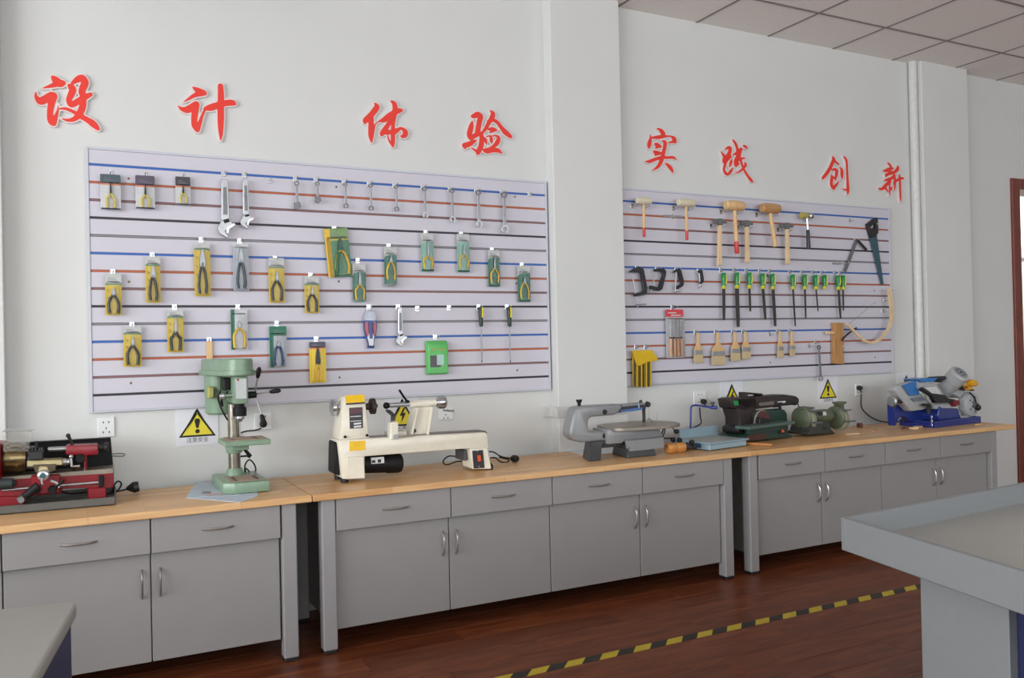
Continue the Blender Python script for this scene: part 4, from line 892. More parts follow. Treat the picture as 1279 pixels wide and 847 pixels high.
for p, q, lab in (((3.2383,2.0572), (3.3608,2.0583), 'bare double wire hook between the cream mallets'), ((4.6648,1.7999), (4.7234,1.8234), 'bare wire hook above the rasps by the square')):
    t = thing('wire_hook', lab, 'hook', (p[0], 0, p[1]), 0, 'bare wire hooks on the second board')
    b = B(); b.tube([(0, 0, 0), (.0, -.03, -.004), (0, -.075, -.006), (0, -.08, .006)], .002, 6); b.done('wire', STEEL, t)
    b = B(); b.tube([(q[0] - p[0], 0, 0), (q[0] - p[0], -.03, -.004), (q[0] - p[0], -.075, -.006), (q[0] - p[0], -.08, .006)], .002, 6); b.done('wire', STEEL, t)
    b = B(); b.box(-.01, q[0] - p[0] + .01, -.003, 0, -.008, .006); b.done('plate', STEEL, t)

# C-clamps
CLG = 'black clamps on the second tool board'
def clamp(poly, screw, bar, label, th=.018):
    cx = sum(p[0] for p in poly) / len(poly); cz = max(p[1] for p in poly)
    t = thing('c_clamp', label, 'clamp', (cx, -.03, cz), 0, CLG)
    L = [(x - cx, z - cz) for x, z in poly]
    b = B(); b.prism(L, -th / 2, th / 2); b.done('frame', mat('black_clamp_paint', (40, 42, 48), .35, .2, var=.15), t, bevel=.003)
    b = B(); b.cyl((screw[0][0] - cx, 0, screw[0][1] - cz), (screw[1][0] - cx, 0, screw[1][1] - cz), .0042, n=8); b.done('screw', STEEL, t)
    if bar: b = B(); b.cyl((bar[0][0] - cx, -.002, bar[0][1] - cz), (bar[1][0] - cx, -.012, bar[1][1] - cz), .003, n=8); b.done('tommy_bar', STEEL, t)
    hook(cx + .01, cz - .004, 'small bright steel hook holding the ' + label, .045)
clamp([(2.9421,1.7056),(3.0050,1.7376),(3.0350,1.7383),(3.0495,1.7201),(3.0717,1.6133),(3.0682,1.5802),(3.0528,1.5698),(2.9825,1.5591),(2.9755,1.5754),(3.0357,1.5882),(3.0411,1.6006),(3.0225,1.7051),(2.9915,1.7025),(2.9718,1.7083),(2.9494,1.7017)], [(2.9699,1.6735),(3.0007,1.4978)], [(2.9886,1.5100),(3.0563,1.5143)], 'largest black clamp, beside the wall column')
clamp([(3.1230,1.7257),(3.1950,1.7335),(3.2151,1.7151),(3.2118,1.6900),(3.1836,1.6061),(3.1601,1.5934),(3.0967,1.6053),(3.0923,1.6259),(3.1075,1.6261),(3.1530,1.6141),(3.1556,1.6162),(3.1887,1.6937),(3.1815,1.7123),(3.1328,1.7114)], [(3.1432,1.7178),(3.0960,1.5805)], None, 'second black clamp with a grey edge')
clamp([(3.2669,1.7056),(3.2884,1.7270),(3.3149,1.7339),(3.3304,1.7216),(3.3485,1.6543),(3.3434,1.6268),(3.3006,1.6052),(3.2824,1.6113),(3.2880,1.6219),(3.3226,1.6371),(3.3202,1.6455),(3.3061,1.7042),(3.2959,1.7146),(3.2800,1.7080)], [(3.2932,1.7124),(3.2817,1.5861)], [(3.2738,1.5861),(3.3161,1.5948)], 'third black clamp, rounded and smaller', .016)
clamp([(3.4585,1.7199),(3.4750,1.7296),(3.4912,1.7269),(3.4988,1.7078),(3.5065,1.6565),(3.4886,1.6413),(3.4696,1.6411),(3.4672,1.6517),(3.4847,1.6562),(3.4797,1.7075),(3.4636,1.7093)], [(3.4701,1.7115),(3.4747,1.6304)], [(3.4553,1.6131),(3.4855,1.6284)], 'smallest black clamp, fourth in the row', .014)

# rasps and files with green handles
RG = col('green_rasp_handle', (24, 128, 62), .3); RY = col('yellow_rasp_handle', (206, 204, 50), .3)
RASP = [(.0105, 'rasp with a green handle, first of the row beside the clamps'), (.0145, 'rasp with the widest blade and a green handle, second of the row'),
        (.008, 'short file with a green handle, third of the row'), (.0105, 'file with a green handle, fourth of the row'),
        (.012, 'long rasp with a green handle, fifth of the row'), (.006, 'long thin round file with a green handle, after the gap'),
        (.006, 'thin file with a green handle, left of the thinnest one'), (.0045, 'thinnest file with a green handle'),
        (0, 'green rasp handle hanging without a visible blade'), (.0085, 'file with a green handle, left one of the touching pair'),
        (.006, 'file with a green and dark handle, right one of the touching pair')]
RPX = [((3.6681,1.7127),(3.6650,1.6116),(3.6609,1.4147)),((3.7766,1.7172),(3.7734,1.6153),(3.7757,1.3707)),((3.8803,1.7192),(3.8771,1.6163),(3.8805,1.4698)),((3.9919,1.7161),(3.9927,1.6149),(4.0069,1.4151)),
 ((4.0776,1.7151),(4.0792,1.6132),(4.0909,1.3727)),((4.2557,1.7130),(4.2560,1.6149),(4.2680,1.3710)),((4.3643,1.7150),(4.3631,1.6160),(4.3653,1.4208)),((4.4635,1.7141),(4.4662,1.6170),(4.4798,1.4703)),
 ((4.5479,1.7155),(4.5461,1.6178),None),((4.6731,1.7150),(4.6774,1.6164),(4.6912,1.4190)),((4.7232,1.7159),(4.7212,1.6168),(4.7201,1.4738))]
for (bw, lab), (p, q, e) in zip(RASP, RPX):
    t = thing('rasp', lab, 'rasp', (p[0], -.03, p[1]), 0, 'green handled rasps and files on the second board')
    dz = q[1] - p[1]; dx = q[0] - p[0]
    gap = 1.0
    b = B(); b.turn((0, 0, 0), (dx * .8, 0, dz * .8), [(0, .012), (.08, .0165), (.45, .0175), (.7, .0145), (1, .0145)], 12); b.done('handle', RG, t)
    b = B(); b.turn((dx * .8, 0, dz * .8), (dx, 0, dz), [(0, .0146), (.6, .0135), (1, .010)], 12); b.tube([(.006, -.0125, dz * .1), (.008, -.0145, dz * .4), (.005, -.0115, dz * .7)], .0055, 7); b.done('yellow_trim', RY, t)
    if e:
        ex, ez = e[0] - p[0], e[1] - p[1]
        b = B(); b.loft([[(dx + (ex - dx) * k + x * w_, y, dz + (ez - dz) * k) for x, y in ((-1, -.0025), (1, -.0025), (1, .0025), (-1, .0025))] for k, w_ in ((0, bw), (.7, bw), (1, bw * .7))]); b.done('blade', mat('file_steel', (72, 70, 70), .5, .5, var=.2, scale=400), t, smooth=False)
    hook(p[0], gz(5) - .001, 'small steel hook over the ' + lab.split(',')[0] if ',' not in lab else 'small steel hook over the ' + lab.replace(',', ''), .034)

# chisel set in a red-headed blister
xc, zt, w_, h_ = 3.2795,1.4832,0.1339,0.2952
cs = thing('chisel_set', 'red-headed blister set of four chisels with wooden handles', 'chisel set', (xc, -.02, zt))
b = B(); b.prism(rr(-w_/2, w_/2, -h_, -h_*.155, .004), -.002, 0); b.done('card', LGREY, cs, smooth=False)
b = B(); b.prism(rr(-w_/2, w_/2, -h_*.154, 0, .006), -.002, 0); b.done('card_header', col('red_header', (206, 68, 76)), cs, smooth=False)
b = B(); b.box(-w_*.36, w_*.1, -.0026, -.0021, -h_*.08, -h_*.06); b.box(-w_*.2, w_*.36, -.0026, -.0021, -h_*.13, -h_*.11); b.done('printed_line', CWHITE, cs, smooth=False)
for k in range(4):
    x = (-.3 + .2 * k) * w_
    b = B(); b.turn((x, -.012, -h_*.97), (x, -.012, -h_*.6), [(0, .0085), (.08, .0105), (.5, .0095), (.85, .0105), (1, .008)], 10); b.done('chisel_handle', wood('pinkish_handle_wood', (206, 162, 130), (226, 188, 158), 5, (14, 14, 2)) if k == 0 else _M['pinkish_handle_wood'], cs)
    b = B(); b.box(x - .0035 - .001 * k, x + .0035 + .001 * k, -.013, -.011, -h_*.6, -h_*.2); b.done('chisel_blade', STEEL, cs, bevel=.0008)
    b = B(); b.turn((x, -.012, -h_*.6), (x, -.012, -h_*.57), [(0, .009), (1, .006)], 10); b.done('ferrule', IRON, cs)
b = B(); b.loft([[(x, -.0022, z) for x, z in rr(-w_*.47, w_*.47, -h_*.99, -h_*.17, .006)], [(x, -.025, z) for x, z in rr(-w_*.43, w_*.43, -h_*.98, -h_*.2, .006)]]); b.done('blister', PLASTIC, cs, smooth=False)
hang(xc, zt, 'red-headed chisel set')

# paint brushes
BRI = mat('pale_bristle', (198, 180, 142), .8, var=.12, scale=200, stretch=(3, 3, .2))
def brush(px_, zt, zb, w_, label, hw, fer=True):
    h = zt - zb
    t = thing('paint_brush', label, 'paint brush', (px_, -.025, zt), 0, 'paint brushes on the second tool board')
    b = B(); b.prism([(-hw, 0), (hw, 0), (hw * .8, -h * .3), (w_ * .5, -h * .55), (w_ * .5, -h * .62), (-w_ * .5, -h * .62), (-w_ * .5, -h * .55), (-hw * .8, -h * .3)], -.0055, .0055); b.done('handle', BEECH, t, bevel=.002)
    b = B(); b.box(-w_ * .52, w_ * .52, -.0075, .0075, -h * .72, -h * .58); b.done('ferrule', STEEL, t, bevel=.001)
    b = B(); b.loft([[(x * w_ * .5, y * .007, -h * .72) for x, y in ((-1, -1), (1, -1), (1, 1), (-1, 1))], [(x * w_ * .55, y * .007, -h * .9) for x, y in ((-1, -1), (1, -1), (1, 1), (-1, 1))], [(x * w_ * .5, y * .004, -h) for x, y in ((-1, -1), (1, -1), (1, 1), (-1, 1))]]); b.done('bristles', BRI, t, bevel=.001)
    hook(px_, min([gz(k) for k in range(14)], key=lambda g: abs(g - zt)), 'small steel hook holding the ' + label.split(',')[0], .034)
for p, e, wpx, lab, hw in (((3.4533,1.3394), (3.4476,1.1512), ((3.4215,1.2187), (3.4842,1.2172)), 'narrow paint brush, first right of the chisel set', .009),
        ((3.6124,1.3398), (3.6061,1.1339), ((3.5604,1.2154), (3.6603,1.2130)), 'widest paint brush, red-tipped handle', .01),
        ((3.7528,1.3405), (3.7503,1.1549), ((3.7192,1.2116), (3.7885,1.2100)), 'medium paint brush right of the widest one', .009),
        ((3.8394,1.3420), (3.8372,1.1653), ((3.8051,1.2096), (3.8721,1.2080)), 'medium paint brush, fourth from the chisel set', .009),
        ((4.1348,1.3409), (4.1290,1.1652), ((4.1057,1.2025), (4.1513,1.2014)), 'slim paint brush, left one of two slim brushes', .008),
        ((4.2412,1.3396), (4.2393,1.1728), ((4.2187,1.1998), (4.2545,1.1989)), 'slimmest paint brush beside the hanging spanner', .008)):
    brush(p[0], p[1], e[1], wpx[1][0] - wpx[0][0], lab, hw)

# yellow pouch of long drill bits
bp = thing('drill_bit_set', 'long drill bits hanging in a yellow cloth pouch beside the wall column', 'drill bits', ((3.0332,1.2279)[0], -.02, (3.0332,1.2279)[1]))
ox, oz = (3.0332,1.2279)
b = B(); b.prism(loc2([(2.9507,1.2395),(3.1005,1.2395),(3.1134,1.2145),(3.1359,1.1925),(3.1332,1.1738),(3.0619,1.1690),(2.9993,1.1472),(2.9790,1.1546),(2.9554,1.2226)]), -.016, -.012); b.done('pouch_flap', col('yellow_cloth', (214, 176, 32), .8), bp, bevel=.001)
b = B(); b.prism(loc2([(2.9587,1.2309),(3.1001,1.2276),(3.0911,1.0217),(2.9590,1.0256)]), -.004, 0); b.done('pouch_back', col('yellow_cloth', (214, 176, 32), .8), bp, smooth=False)
for k, u in enumerate((122, 138, 156, 170, 186, 204, 220, 236)):
    a = (0, 0)
    top = [(2.9727,1.2222),(2.9891,1.2218),(3.0076,1.2213),(3.0220,1.2210),(3.0385,1.2206),(3.0572,1.2201),(3.0738,1.2197),(3.0905,1.2193)][k]; bot = [(2.9672,1.0252),(2.9835,1.0229),(3.0019,1.0212),(3.0163,1.0198),(3.0328,1.0199),(3.0515,1.0200),(3.0681,1.0201),(3.0848,1.0220)][k]
    b = B(); b.cyl((top[0] - ox, -.008, top[1] - oz), (bot[0] - ox, -.008, bot[1] - oz), .0062 if k % 2 else .0048, n=8); b.done('drill_bit', col('brass_bit', (176, 146, 48), .35, .6) if k % 2 else col('dark_bit', (70, 62, 42), .4, .5), bp)
for u in ((3.0019,1.2622), (3.0721,1.2607)): hook(u[0], u[1], 'bright steel hook at the %s end of the yellow pouch' % ('near' if u[0] < ox else 'far'), .03)

# long spanner low on the board
p, q = (4.4772,1.2422), (4.4875,0.9992)
spanner(p[0], p[1], q[1], 'long bright spanner hanging past the board foot', 1.5, True, False, -3)

# bow-shaped wooden strip and the block it hangs from
wb = thing('wood_block', 'upright notched wooden block near the end of the second board', 'wood block', ((4.6784,1.3920)[0], -.005, (4.6784,1.3920)[1]))
ox, oz = (4.6784,1.3920)
b = B(); b.prism(loc2([(4.6244,1.3913),(4.7126,1.3906),(4.7073,1.2405),(4.6893,1.2325),(4.7066,1.2195),(4.7059,1.1984),(4.6879,1.1904),(4.7052,1.1798),(4.7050,1.1073),(4.6148,1.1126)]), -.035, 0); b.done('block', wood('amber_block_wood', (166, 120, 70), (192, 146, 92), 5, (14, 14, 1.5)), wb, bevel=.002)
b = B(); b.box((4.5524,1.3227)[0] - ox, (4.6232,1.3218)[0] - ox, -.03, -.012, (4.5520,1.3136)[1] - oz, (4.5527,1.3319)[1] - oz); b.done('peg', PINE, wb, bevel=.003)
b = B(); q = loc2([(4.6822,1.2663),(4.6850,1.2788),(4.7396,1.3160),(4.8187,1.3532)]); b.tube([(x, -.046, z) for x, z in q], .006, 8); b.done('dark_rod', IRON, wb)
bw_ = thing('wooden_bow', 'long strip of pale wood bent into a bow at the board end', 'wooden bow', ((4.9602,1.2550)[0], -.062, (4.9602,1.2550)[1]))
ox, oz = (4.9602,1.2550)
q = loc2(catmull([(5.1417,1.6312),(5.1537,1.5444),(5.1632,1.4574),(5.1477,1.3792),(5.1080,1.3276),(5.0436,1.2767),(4.9685,1.2522),(4.8954,1.2578),(4.8360,1.2886),(4.7775,1.3317),(4.7104,1.3829)], 5))
b = B(); rings = []
for i, (x, z) in enumerate(q):
    a_, c_ = q[max(i - 1, 0)], q[min(i + 1, len(q) - 1)]; dx, dz = c_[0] - a_[0], c_[1] - a_[1]; l = math.hypot(dx, dz); nx, nz = -dz / l, dx / l
    hw = .017 - .009 * min(1, i / (len(q) * .62)); rings.append([(x - nx * hw, -.006, z - nz * hw), (x + nx * hw, -.006, z + nz * hw), (x + nx * hw, .006, z + nz * hw), (x - nx * hw, .006, z - nz * hw)])
b.loft(rings); b.done('strip', PINE, bw_, smooth=True)
b = B(); q2 = loc2([(4.7316,1.3786),(5.0034,1.5352)]); b.tube([(x, .0, z) for x, z in q2], .0011, 5); b.done('string', GREYST, bw_)
hook((5.2018,1.6235)[0], (5.2018,1.6235)[1], 'small steel hook holding the upper end of the wooden bow', .055)


# ------------------------------------------------------------------ red mini metal lathe
LR = mat('lathe_red', (132, 14, 28), .35, var=.06, coat=.1)
BRASS = mat('cream_brass_metal', (196, 182, 138), .3, .55, var=.12)
LBLK = mat('lathe_black', (20, 20, 22), .55, var=.1, spec=.25)
TRAY = mat('grey_tray', (92, 92, 88), .4, .3, var=.1)
t = thing('metal_lathe', 'red and black mini metal lathe on a grey tray', 'lathe', (0, -.27, ZT), R_(-3))
xr = (0.1573,0.0061)[0]; xl = -.56
b = B(); b.box(xl, xr, -.15, .15, .002, .008)
for y0, y1 in ((-.15, -.144), (.144, .15)): b.box(xl, xr, y0, y1, .002, .034)
for x0, x1 in ((xl, xl + .006), (xr - .006, xr)): b.box(x0, x1, -.144, .144, .002, .034)
b.done('chip_tray', TRAY, t, bevel=.002)
for x in (xl + .06, xr - .05):
    for y in (-.11, .11): b = B(); b.cyl((x, y, 0), (x, y, .004), .012, n=12); b.done('rubber_foot', RUBBER, t)
b = B(); b.prism([(-0.3630,0.1218),(-0.2500,0.1231),(0.1508,0.1182),(0.1498,0.0608),(0.1246,0.0584),(0.0563,0.0626),(0.0440,0.0674),(-0.0392,0.0703),(-0.0395,0.0522),(-0.1740,0.0520),(-0.3639,0.0610)], -.07, .06); b.done('bed', LR, t, bevel=.003)
b = B(); b.prism([(0.0567,0.0686),(0.1228,0.0646),(0.1218,0.0030),(0.0577,0.0046)], -.085, .07); b.done('foot_block', LR, t, bevel=.003)
b = B(); b.prism([(-0.3438,0.0693),(-0.1729,0.0579),(-0.1714,0.0097),(-0.3447,0.0128)], -.085, .07); b.done('foot_block', LR, t, bevel=.003)
p = [(-0.2444,0.1346),(0.1509,0.1375),(0.1505,0.1156),(-0.0437,0.1151),(-0.2447,0.1177)]
b = B(); b.prism(p, -.062, .06); b.done('ways', mat('worn_way_steel', (150, 142, 128), .35, .6, var=.12), t, bevel=.002)
b = B(); b.prism([(-0.3522,0.2525),(-0.1622,0.2491),(0.1394,0.2486),(0.1481,0.1131),(-0.1603,0.1083),(-0.3543,0.1105)], .125, .14); b.prism([(-0.3522,0.2525),(-0.1622,0.2491),(0.1394,0.2486),(0.1393,0.2447),(-0.1622,0.2453),(-0.3522,0.2488)], .10, .1249); b.done('splash_guard', LBLK, t, bevel=.001)
b = B(); b.prism([(-0.3793,0.2706),(-0.2427,0.2636),(-0.2441,0.1270),(-0.3815,0.1253)], -.11, .11); b.done('headstock', LR, t, bevel=.006)
c0, c1 = [(-0.2410,0.2030),(-0.1626,0.1989)]; rr_ = ((-0.2030,0.2609)[1] - (-0.2039,0.2002)[1])
b = B(); b.turn((c0[0], -.02, c0[1]), (c1[0], -.02, c1[1]), [(0, rr_ * .96), (.1, rr_), (.8, rr_), (.9, rr_ * .93), (1, rr_ * .9)], 32); ch_ = b.done('chuck', mat('brassy_chuck', (128, 112, 80), .25, .9, var=.15), t)
for k in range(3):
    a = R_(20 + 120 * k); b = B(); b.box(-.0, .03, -.01, .01, rr_ * .25, rr_ * .8); o = b.done('chuck_jaw', GREYST, ch_, bevel=.002); o.rotation_euler = (a, 0, 0); o.location = (c1[0], -.02, c1[1])
q = [(-0.2370,0.3152),(-0.1349,0.3107),(-0.1498,0.2329),(-0.2345,0.2367)]
b = B(); b.prism(q, -.092, -.089); b.prism([q[0], q[1], (q[1][0], q[1][1] - .003), (q[0][0], q[0][1] - .003)], -.0889, .06); b.done('clear_guard', clear('scratched_guard', (.95, .94, .90), .03, .35), t, smooth=False)
# tailstock
b = B(); b.prism([(-0.0243,0.2392),(0.0945,0.2357),(0.0951,0.1935),(0.0517,0.1938),(0.0534,0.1205),(-0.0089,0.1241),(-0.0074,0.1370),(0.0403,0.1355),(0.0392,0.1948),(-0.0241,0.2021)], -.035, .045); b.done('tailstock', LR, t, bevel=.006, seg=2)
a, c = [(-0.0898,0.2253),(-0.0225,0.2242)]; b = B(); b.turn((a[0], 0, a[1]), (c[0], 0, c[1]), [(0, .006), (.06, .0098), (1, .0098)], 16); b.done('quill', STEEL, t)
a = (0.0283,0.1851); b = B(); b.turn((a[0], -.06, a[1]), (a[0], -.02, a[1]), [(0, .016), (.8, .019), (1, .019)], 16); b.done('locking_knob', LBLK, t)
a, c = [(0.0955,0.2202),(0.1346,0.2198)]; b = B(); b.turn((a[0], 0, a[1]), (c[0], 0, c[1]), [(0, .011), (.5, .011), (.55, .02), (.85, .02), (1, .014)], 20); b.done('handwheel', IRON, t)
a, c = [(0.0005,0.2384),(-0.0146,0.2774)]; b = B(); b.tube([(a[0], 0, a[1]), (c[0], -.01, c[1])], .0065, 8); b.ball((c[0], -.01, c[1]), .009); b.done('clamp_lever', IRON, t)
# carriage, slides and dials
b = B(); b.prism([(-0.1419,0.1357),(-0.0403,0.1318),(-0.0415,0.0622),(-0.0772,0.0601),(-0.1419,0.0625)], -.105, -.071); b.done('apron', LR, t, bevel=.004)
b = B(); b.prism([(-0.1337,0.1792),(-0.0542,0.1763),(-0.0546,0.1504),(-0.0867,0.1417),(-0.1263,0.1472)], -.11, .03); b.done('cross_slide', mat('dark_slide_metal', (92, 84, 66), .35, .5, var=.15), t, bevel=.002)
b = B(); b.prism([(-0.1547,0.1956),(-0.0318,0.1909),(-0.0321,0.1682),(-0.0543,0.1699),(-0.0565,0.1538),(-0.0665,0.1546),(-0.0679,0.1664),(-0.1550,0.1719)], -.1, -.02); b.done('compound_slide', BRASS, t, bevel=.003)
b = B(); b.prism([(-0.1525,0.2300),(-0.0992,0.2284),(-0.0998,0.1969),(-0.1452,0.1994)], -.1, -.03); b.done('tool_post', IRON, t, bevel=.002)
for u in [(-0.1368,0.2289),(-0.1258,0.2281),(-0.1112,0.2270),(-0.1033,0.2265)]:
    b = B(); b.cyl((u[0], -.07, u[1]), (u[0], -.07, u[1] + .014), .005, n=6); b.done('tool_bolt', IRON, t)
a, c = [(-0.1249,0.2304),(-0.1243,0.2671)]; b = B(); b.tube([(a[0], -.06, a[1]), (c[0], -.06, c[1])], .006, 8); b.done('tool_post_lever', IRON, t)
a, c = [(-0.0348,0.1761),(-0.0077,0.1763)]; b = B(); b.turn((a[0], -.06, a[1]), (c[0], -.06, c[1]), [(0, .014), (.5, .0155), (.6, .013), (1, .012)], 20); b.done('feed_dial', CHROME, t)
q = [(-0.0019,-0.0700,0.1975),(-0.0011,-0.0700,0.1770),(-0.0006,-0.0700,0.1578),(0.0291,-0.0700,0.1573)]; b = B(); b.tube(q[:3], .005, 8); b.tube(q[2:], [.0035, .006], 8); b.ball(q[0], .0085); b.done('feed_crank', CHROME, t)
a = (-0.0965,0.1384); b = B(); b.turn((a[0], -.15, a[1]), (a[0], -.11, a[1]), [(0, .008), (.1, .019), (.6, .019), (.7, .022), (1, .022)], 24); b.done('cross_dial', CHROME, t)
b = B(); b.turn((a[0], -.1524, a[1]), (a[0], -.149, a[1]), [(0, .011), (1, .011)], 14); b.done('dial_hub', mat('teal_print', (50, 86, 92), .4), t)
q = [(-0.0986,-0.1550,0.1283),(-0.0999,-0.1600,0.1203),(-0.0970,-0.1700,0.1060)]; b = B(); b.tube(q, [.006, .0045], 8); b.done('cross_handle', CHROME, t)
b = B(); b.prism([(-0.1111,0.1725),(-0.0819,0.1702),(-0.0783,0.1486),(-0.1154,0.1516)], -.12, -.1051); b.done('cross_bracket', BRASS, t, bevel=.003)
q = [(-0.0714,-0.1150,0.1117),(-0.0515,-0.1200,0.1018),(-0.0435,-0.1250,0.0839)]; b = B(); b.tube(q, [.007, .005], 8); b.done('half_nut_lever', CHROME, t)
q = [(-0.0677,-0.1200,0.0764),(-0.0470,-0.1300,0.0939),(-0.0266,-0.1350,0.1151)]; b = B(); b.tube(q, .005, 8); b.turn((q[0][0], -.13, q[0][2]), (q[0][0], -.105, q[0][2]), [(0, .014), (1, .017)], 12); b.done('feed_lever', LBLK, t)
a, c = [(-0.2418,0.0863),(0.1004,0.0886)]; b = B(); b.cyl((a[0], -.088, a[1]), (c[0], -.088, c[1]), .005, n=12); b.done('lead_screw', STEEL, t)
b = B(); b.prism([(0.0967,0.1156),(0.1154,0.1159),(0.1146,0.0704),(0.0959,0.0697)], -.1, -.0705); b.done('screw_bearing', LBLK, t, bevel=.003)
a = (-0.2200,0.1136); b = B(); b.turn((a[0] - .03, -.11, a[1]), (a[0] + .028, -.11, a[1]), [(0, .022), (.8, .02), (1, .008)], 14); b.done('control_knob', mat('dark_teal_plastic', (38, 48, 50), .5), t)
q = [(-0.1662,-0.1500,0.0591),(-0.1118,-0.1500,0.1001)]; b = B(); b.tube(q, [.014, .019], 12); b.done('carriage_handle', LBLK, t)
a = (-0.1698,0.0558); b = B(); b.turn((a[0], -.175, a[1]), (a[0], -.15, a[1]), [(0, .011), (.4, .016), (1, .016)], 16); b.done('handle_hub', CHROME, t)
cords([[(-0.1103,-0.1200,0.1024),(-0.1119,-0.1300,0.0730),(-0.1254,-0.1350,0.0530),(-0.1558,-0.1400,0.0500)], [(-0.0420,-0.0600,0.0586),(-0.0100,-0.0200,0.0420),(0.0211,0.0200,0.0360),(0.0500,0.0300,0.0347)], [(0.1211,0.0800,0.0161),(0.1404,0.1000,0.0162),(0.1519,0.1000,0.0490),(0.1675,0.1000,0.0612),(0.1783,0.1000,0.0467),(0.1647,0.1000,0.0236),(0.1469,0.1000,0.0156),(0.1734,0.1000,0.0199),(0.1956,0.1000,0.0233),(0.2202,0.1000,0.0284)]], .0036, RUBBER, t)
a = (0.2269,0.0303); b = B(); b.turn((a[0] - .03, .1, a[1] - .004), (a[0] + .02, .1, a[1] + .002), [(0, .006), (.35, .018), (.6, .025), (1, .022)], 14); b.done('plug', BLACK, t)
b = B(); b.tube([(0.1429,0.1200,0.1772),(0.1849,0.1200,0.1761),(0.1928,0.1200,0.1706),(0.1847,0.1200,0.1644),(0.1427,0.1200,0.1685)], .0025, 6, 3); b.done('wire_loop', GREYST, t)

# ------------------------------------------------------------------ green drill press and the newspaper under it
DG = mat('drill_press_green', (124, 150, 126), .38, var=.06, coat=.1)
t = thing('drill_press', 'pale green bench drill press standing on a folded newspaper', 'drill press', (.655, -.28, ZT + .0035), 0)
zb_ = -.0035
BR = mat('sawdust_table', (172, 150, 130), .7, var=.12, scale=90)
b = B(); b.prismz([(-.095, -.15), (-.05, -.185), (.095, -.185), (.095, .16), (-.095, .16)], 0, .046); b.done('base', DG, t, bevel=.006, seg=2)
b = B(); b.box(-.06, .07, -.15, .02, .0461, .048); b.done('base_top', BR, t, bevel=.001)
for x in (-.035, .055): b = B(); b.box(x - .006, x + .006, -.13, -.02, .0476, .0492); b.done('slot', IRON, t, smooth=False)
CY = .09
xc = (-0.0055,0.1476)[0]
b = B(); b.turn((xc, CY, .046), (xc, CY, .075), [(0, .042), (.3, .04), (1, .032)], 24); b.done('column_collar', DG, t)
ztop = (-0.0004,0.3634)[1]
b = B(); b.cyl((xc, CY, .05), (xc, CY, ztop), .0265, n=24); b.done('column', mat('column_steel', (150, 145, 134), .25, .85, var=.1), t)
zt_ = (0.0046,0.2183)[1]
tx0 = (-0.0827,0.2082)[0]; tx1 = (0.1091,0.1944)[0]
b = B(); b.box(tx0, tx1, -.15, .045, zt_ - .022, zt_); b.done('drill_table', DG, t, bevel=.003)
b = B(); b.box(tx0 + .02, tx1 - .015, -.13, .03, zt_, zt_ + .0015); b.done('table_top', BR, t, smooth=False)
for x in (tx0 + .045, tx1 - .05): b = B(); b.box(x - .005, x + .005, -.12, .02, zt_ + .0008, zt_ + .0022); b.done('slot', IRON, t, smooth=False)
b = B(); b.turn((xc, CY, zt_ - .075), (xc, CY, zt_ - .004), [(0, .034), (.2, .037), (.7, .037), (1, .05)], 20); b.box(xc - .03, xc + .04, -.05, CY, zt_ - .05, zt_ - .0222); b.done('table_bracket', DG, t, bevel=.002)
hx0 = (-0.0290,0.4357)[0]; hx1 = (0.0291,0.4331)[0]; hz0 = (-0.0012,0.3726)[1]; hz1 = (0.0011,0.4936)[1]
b = B(); b.box(hx0, hx1, -.09, .13, hz0, hz1); b.done('head', DG, t, bevel=.006, seg=2)
p = [(-0.0250,0.4819),(0.0212,0.4820),(0.0213,0.3961),(-0.0224,0.3955)]
b = B(); b.prism(p, -.0925, -.0902); b.done('maker_plate', mat('plate_silver', (178, 184, 182), .35, .3), t, smooth=False)
a = (-0.0138,0.4779); b = B(); b.turn((a[0], -.094, a[1]), (a[0], -.0926, a[1]), [(0, .005), (1, .005)], 10); b.done('red_dot', mat('label_red', (150, 46, 44), .5), t, smooth=False)
# belt cover: a long rounded box running back to the motor
cz0 = (-0.0050,0.4940)[1]; cz1 = (-0.0035,0.5694)[1]; czm = (-0.0045,0.5185)[1]
fx = ((-0.0651,0.5368)[0] + (0.0604,0.5328)[0]) / 2; fr = ((0.0604,0.5328)[0] - (-0.0651,0.5368)[0]) / 2
def stadium(g):
    out = []; r1 = fr + g; r0 = .075 + g
    for k in range(17): a = R_(-170 + 160 * k / 16 + 5); out.append((fx + r1 * math.cos(a), -.05 + r1 * math.sin(a)))
    for k in range(13): a = R_(10 + 160 * k / 12); out.append((-.085 + .03 + (r0) * math.cos(a), .19 + r0 * math.sin(a)))
    return out
b = B(); s0, s1, s2 = stadium(-.002), stadium(-.004), stadium(-.009)
b.loft([[(x, y, czm) for x, y in s0], [(x, y, cz1 - .005) for x, y in s1], [(x, y, cz1) for x, y in s2]]); b.done('belt_cover', DG, t, ang=40)
b = B(); s0 = stadium(.007); b.loft([[(x, y, cz0) for x, y in stadium(.001)], [(x, y, cz0 + .006) for x, y in s0], [(x, y, czm - .0005) for x, y in s0]]); b.done('cover_rim', DG, t, ang=30)
mx = (-0.0449,0.3888)[0]; mz0 = (-0.0463,0.3140)[1]
b = B(); b.turn((mx, .2, mz0), (mx, .2, cz0 - .0005), [(0, .055), (.05, .066), (.5, .068), (.55, .07), (1, .07)], 24); b.done('motor', DG, t)
p = [(-0.0705,0.4874),(-0.0534,0.4886),(-0.0545,0.4283),(-0.0716,0.4271)]; b = B(); b.prism(p, .115, .14); b.done('junction_box', DG, t, bevel=.003)
p = [(-0.1098,0.4457),(-0.0857,0.4447),(-0.0866,0.3940),(-0.1108,0.3933)]; b = B(); b.prism(p, .1, .16); b.done('start_box', mat('yellow_green_box', (168, 166, 92), .5), t, bevel=.004)
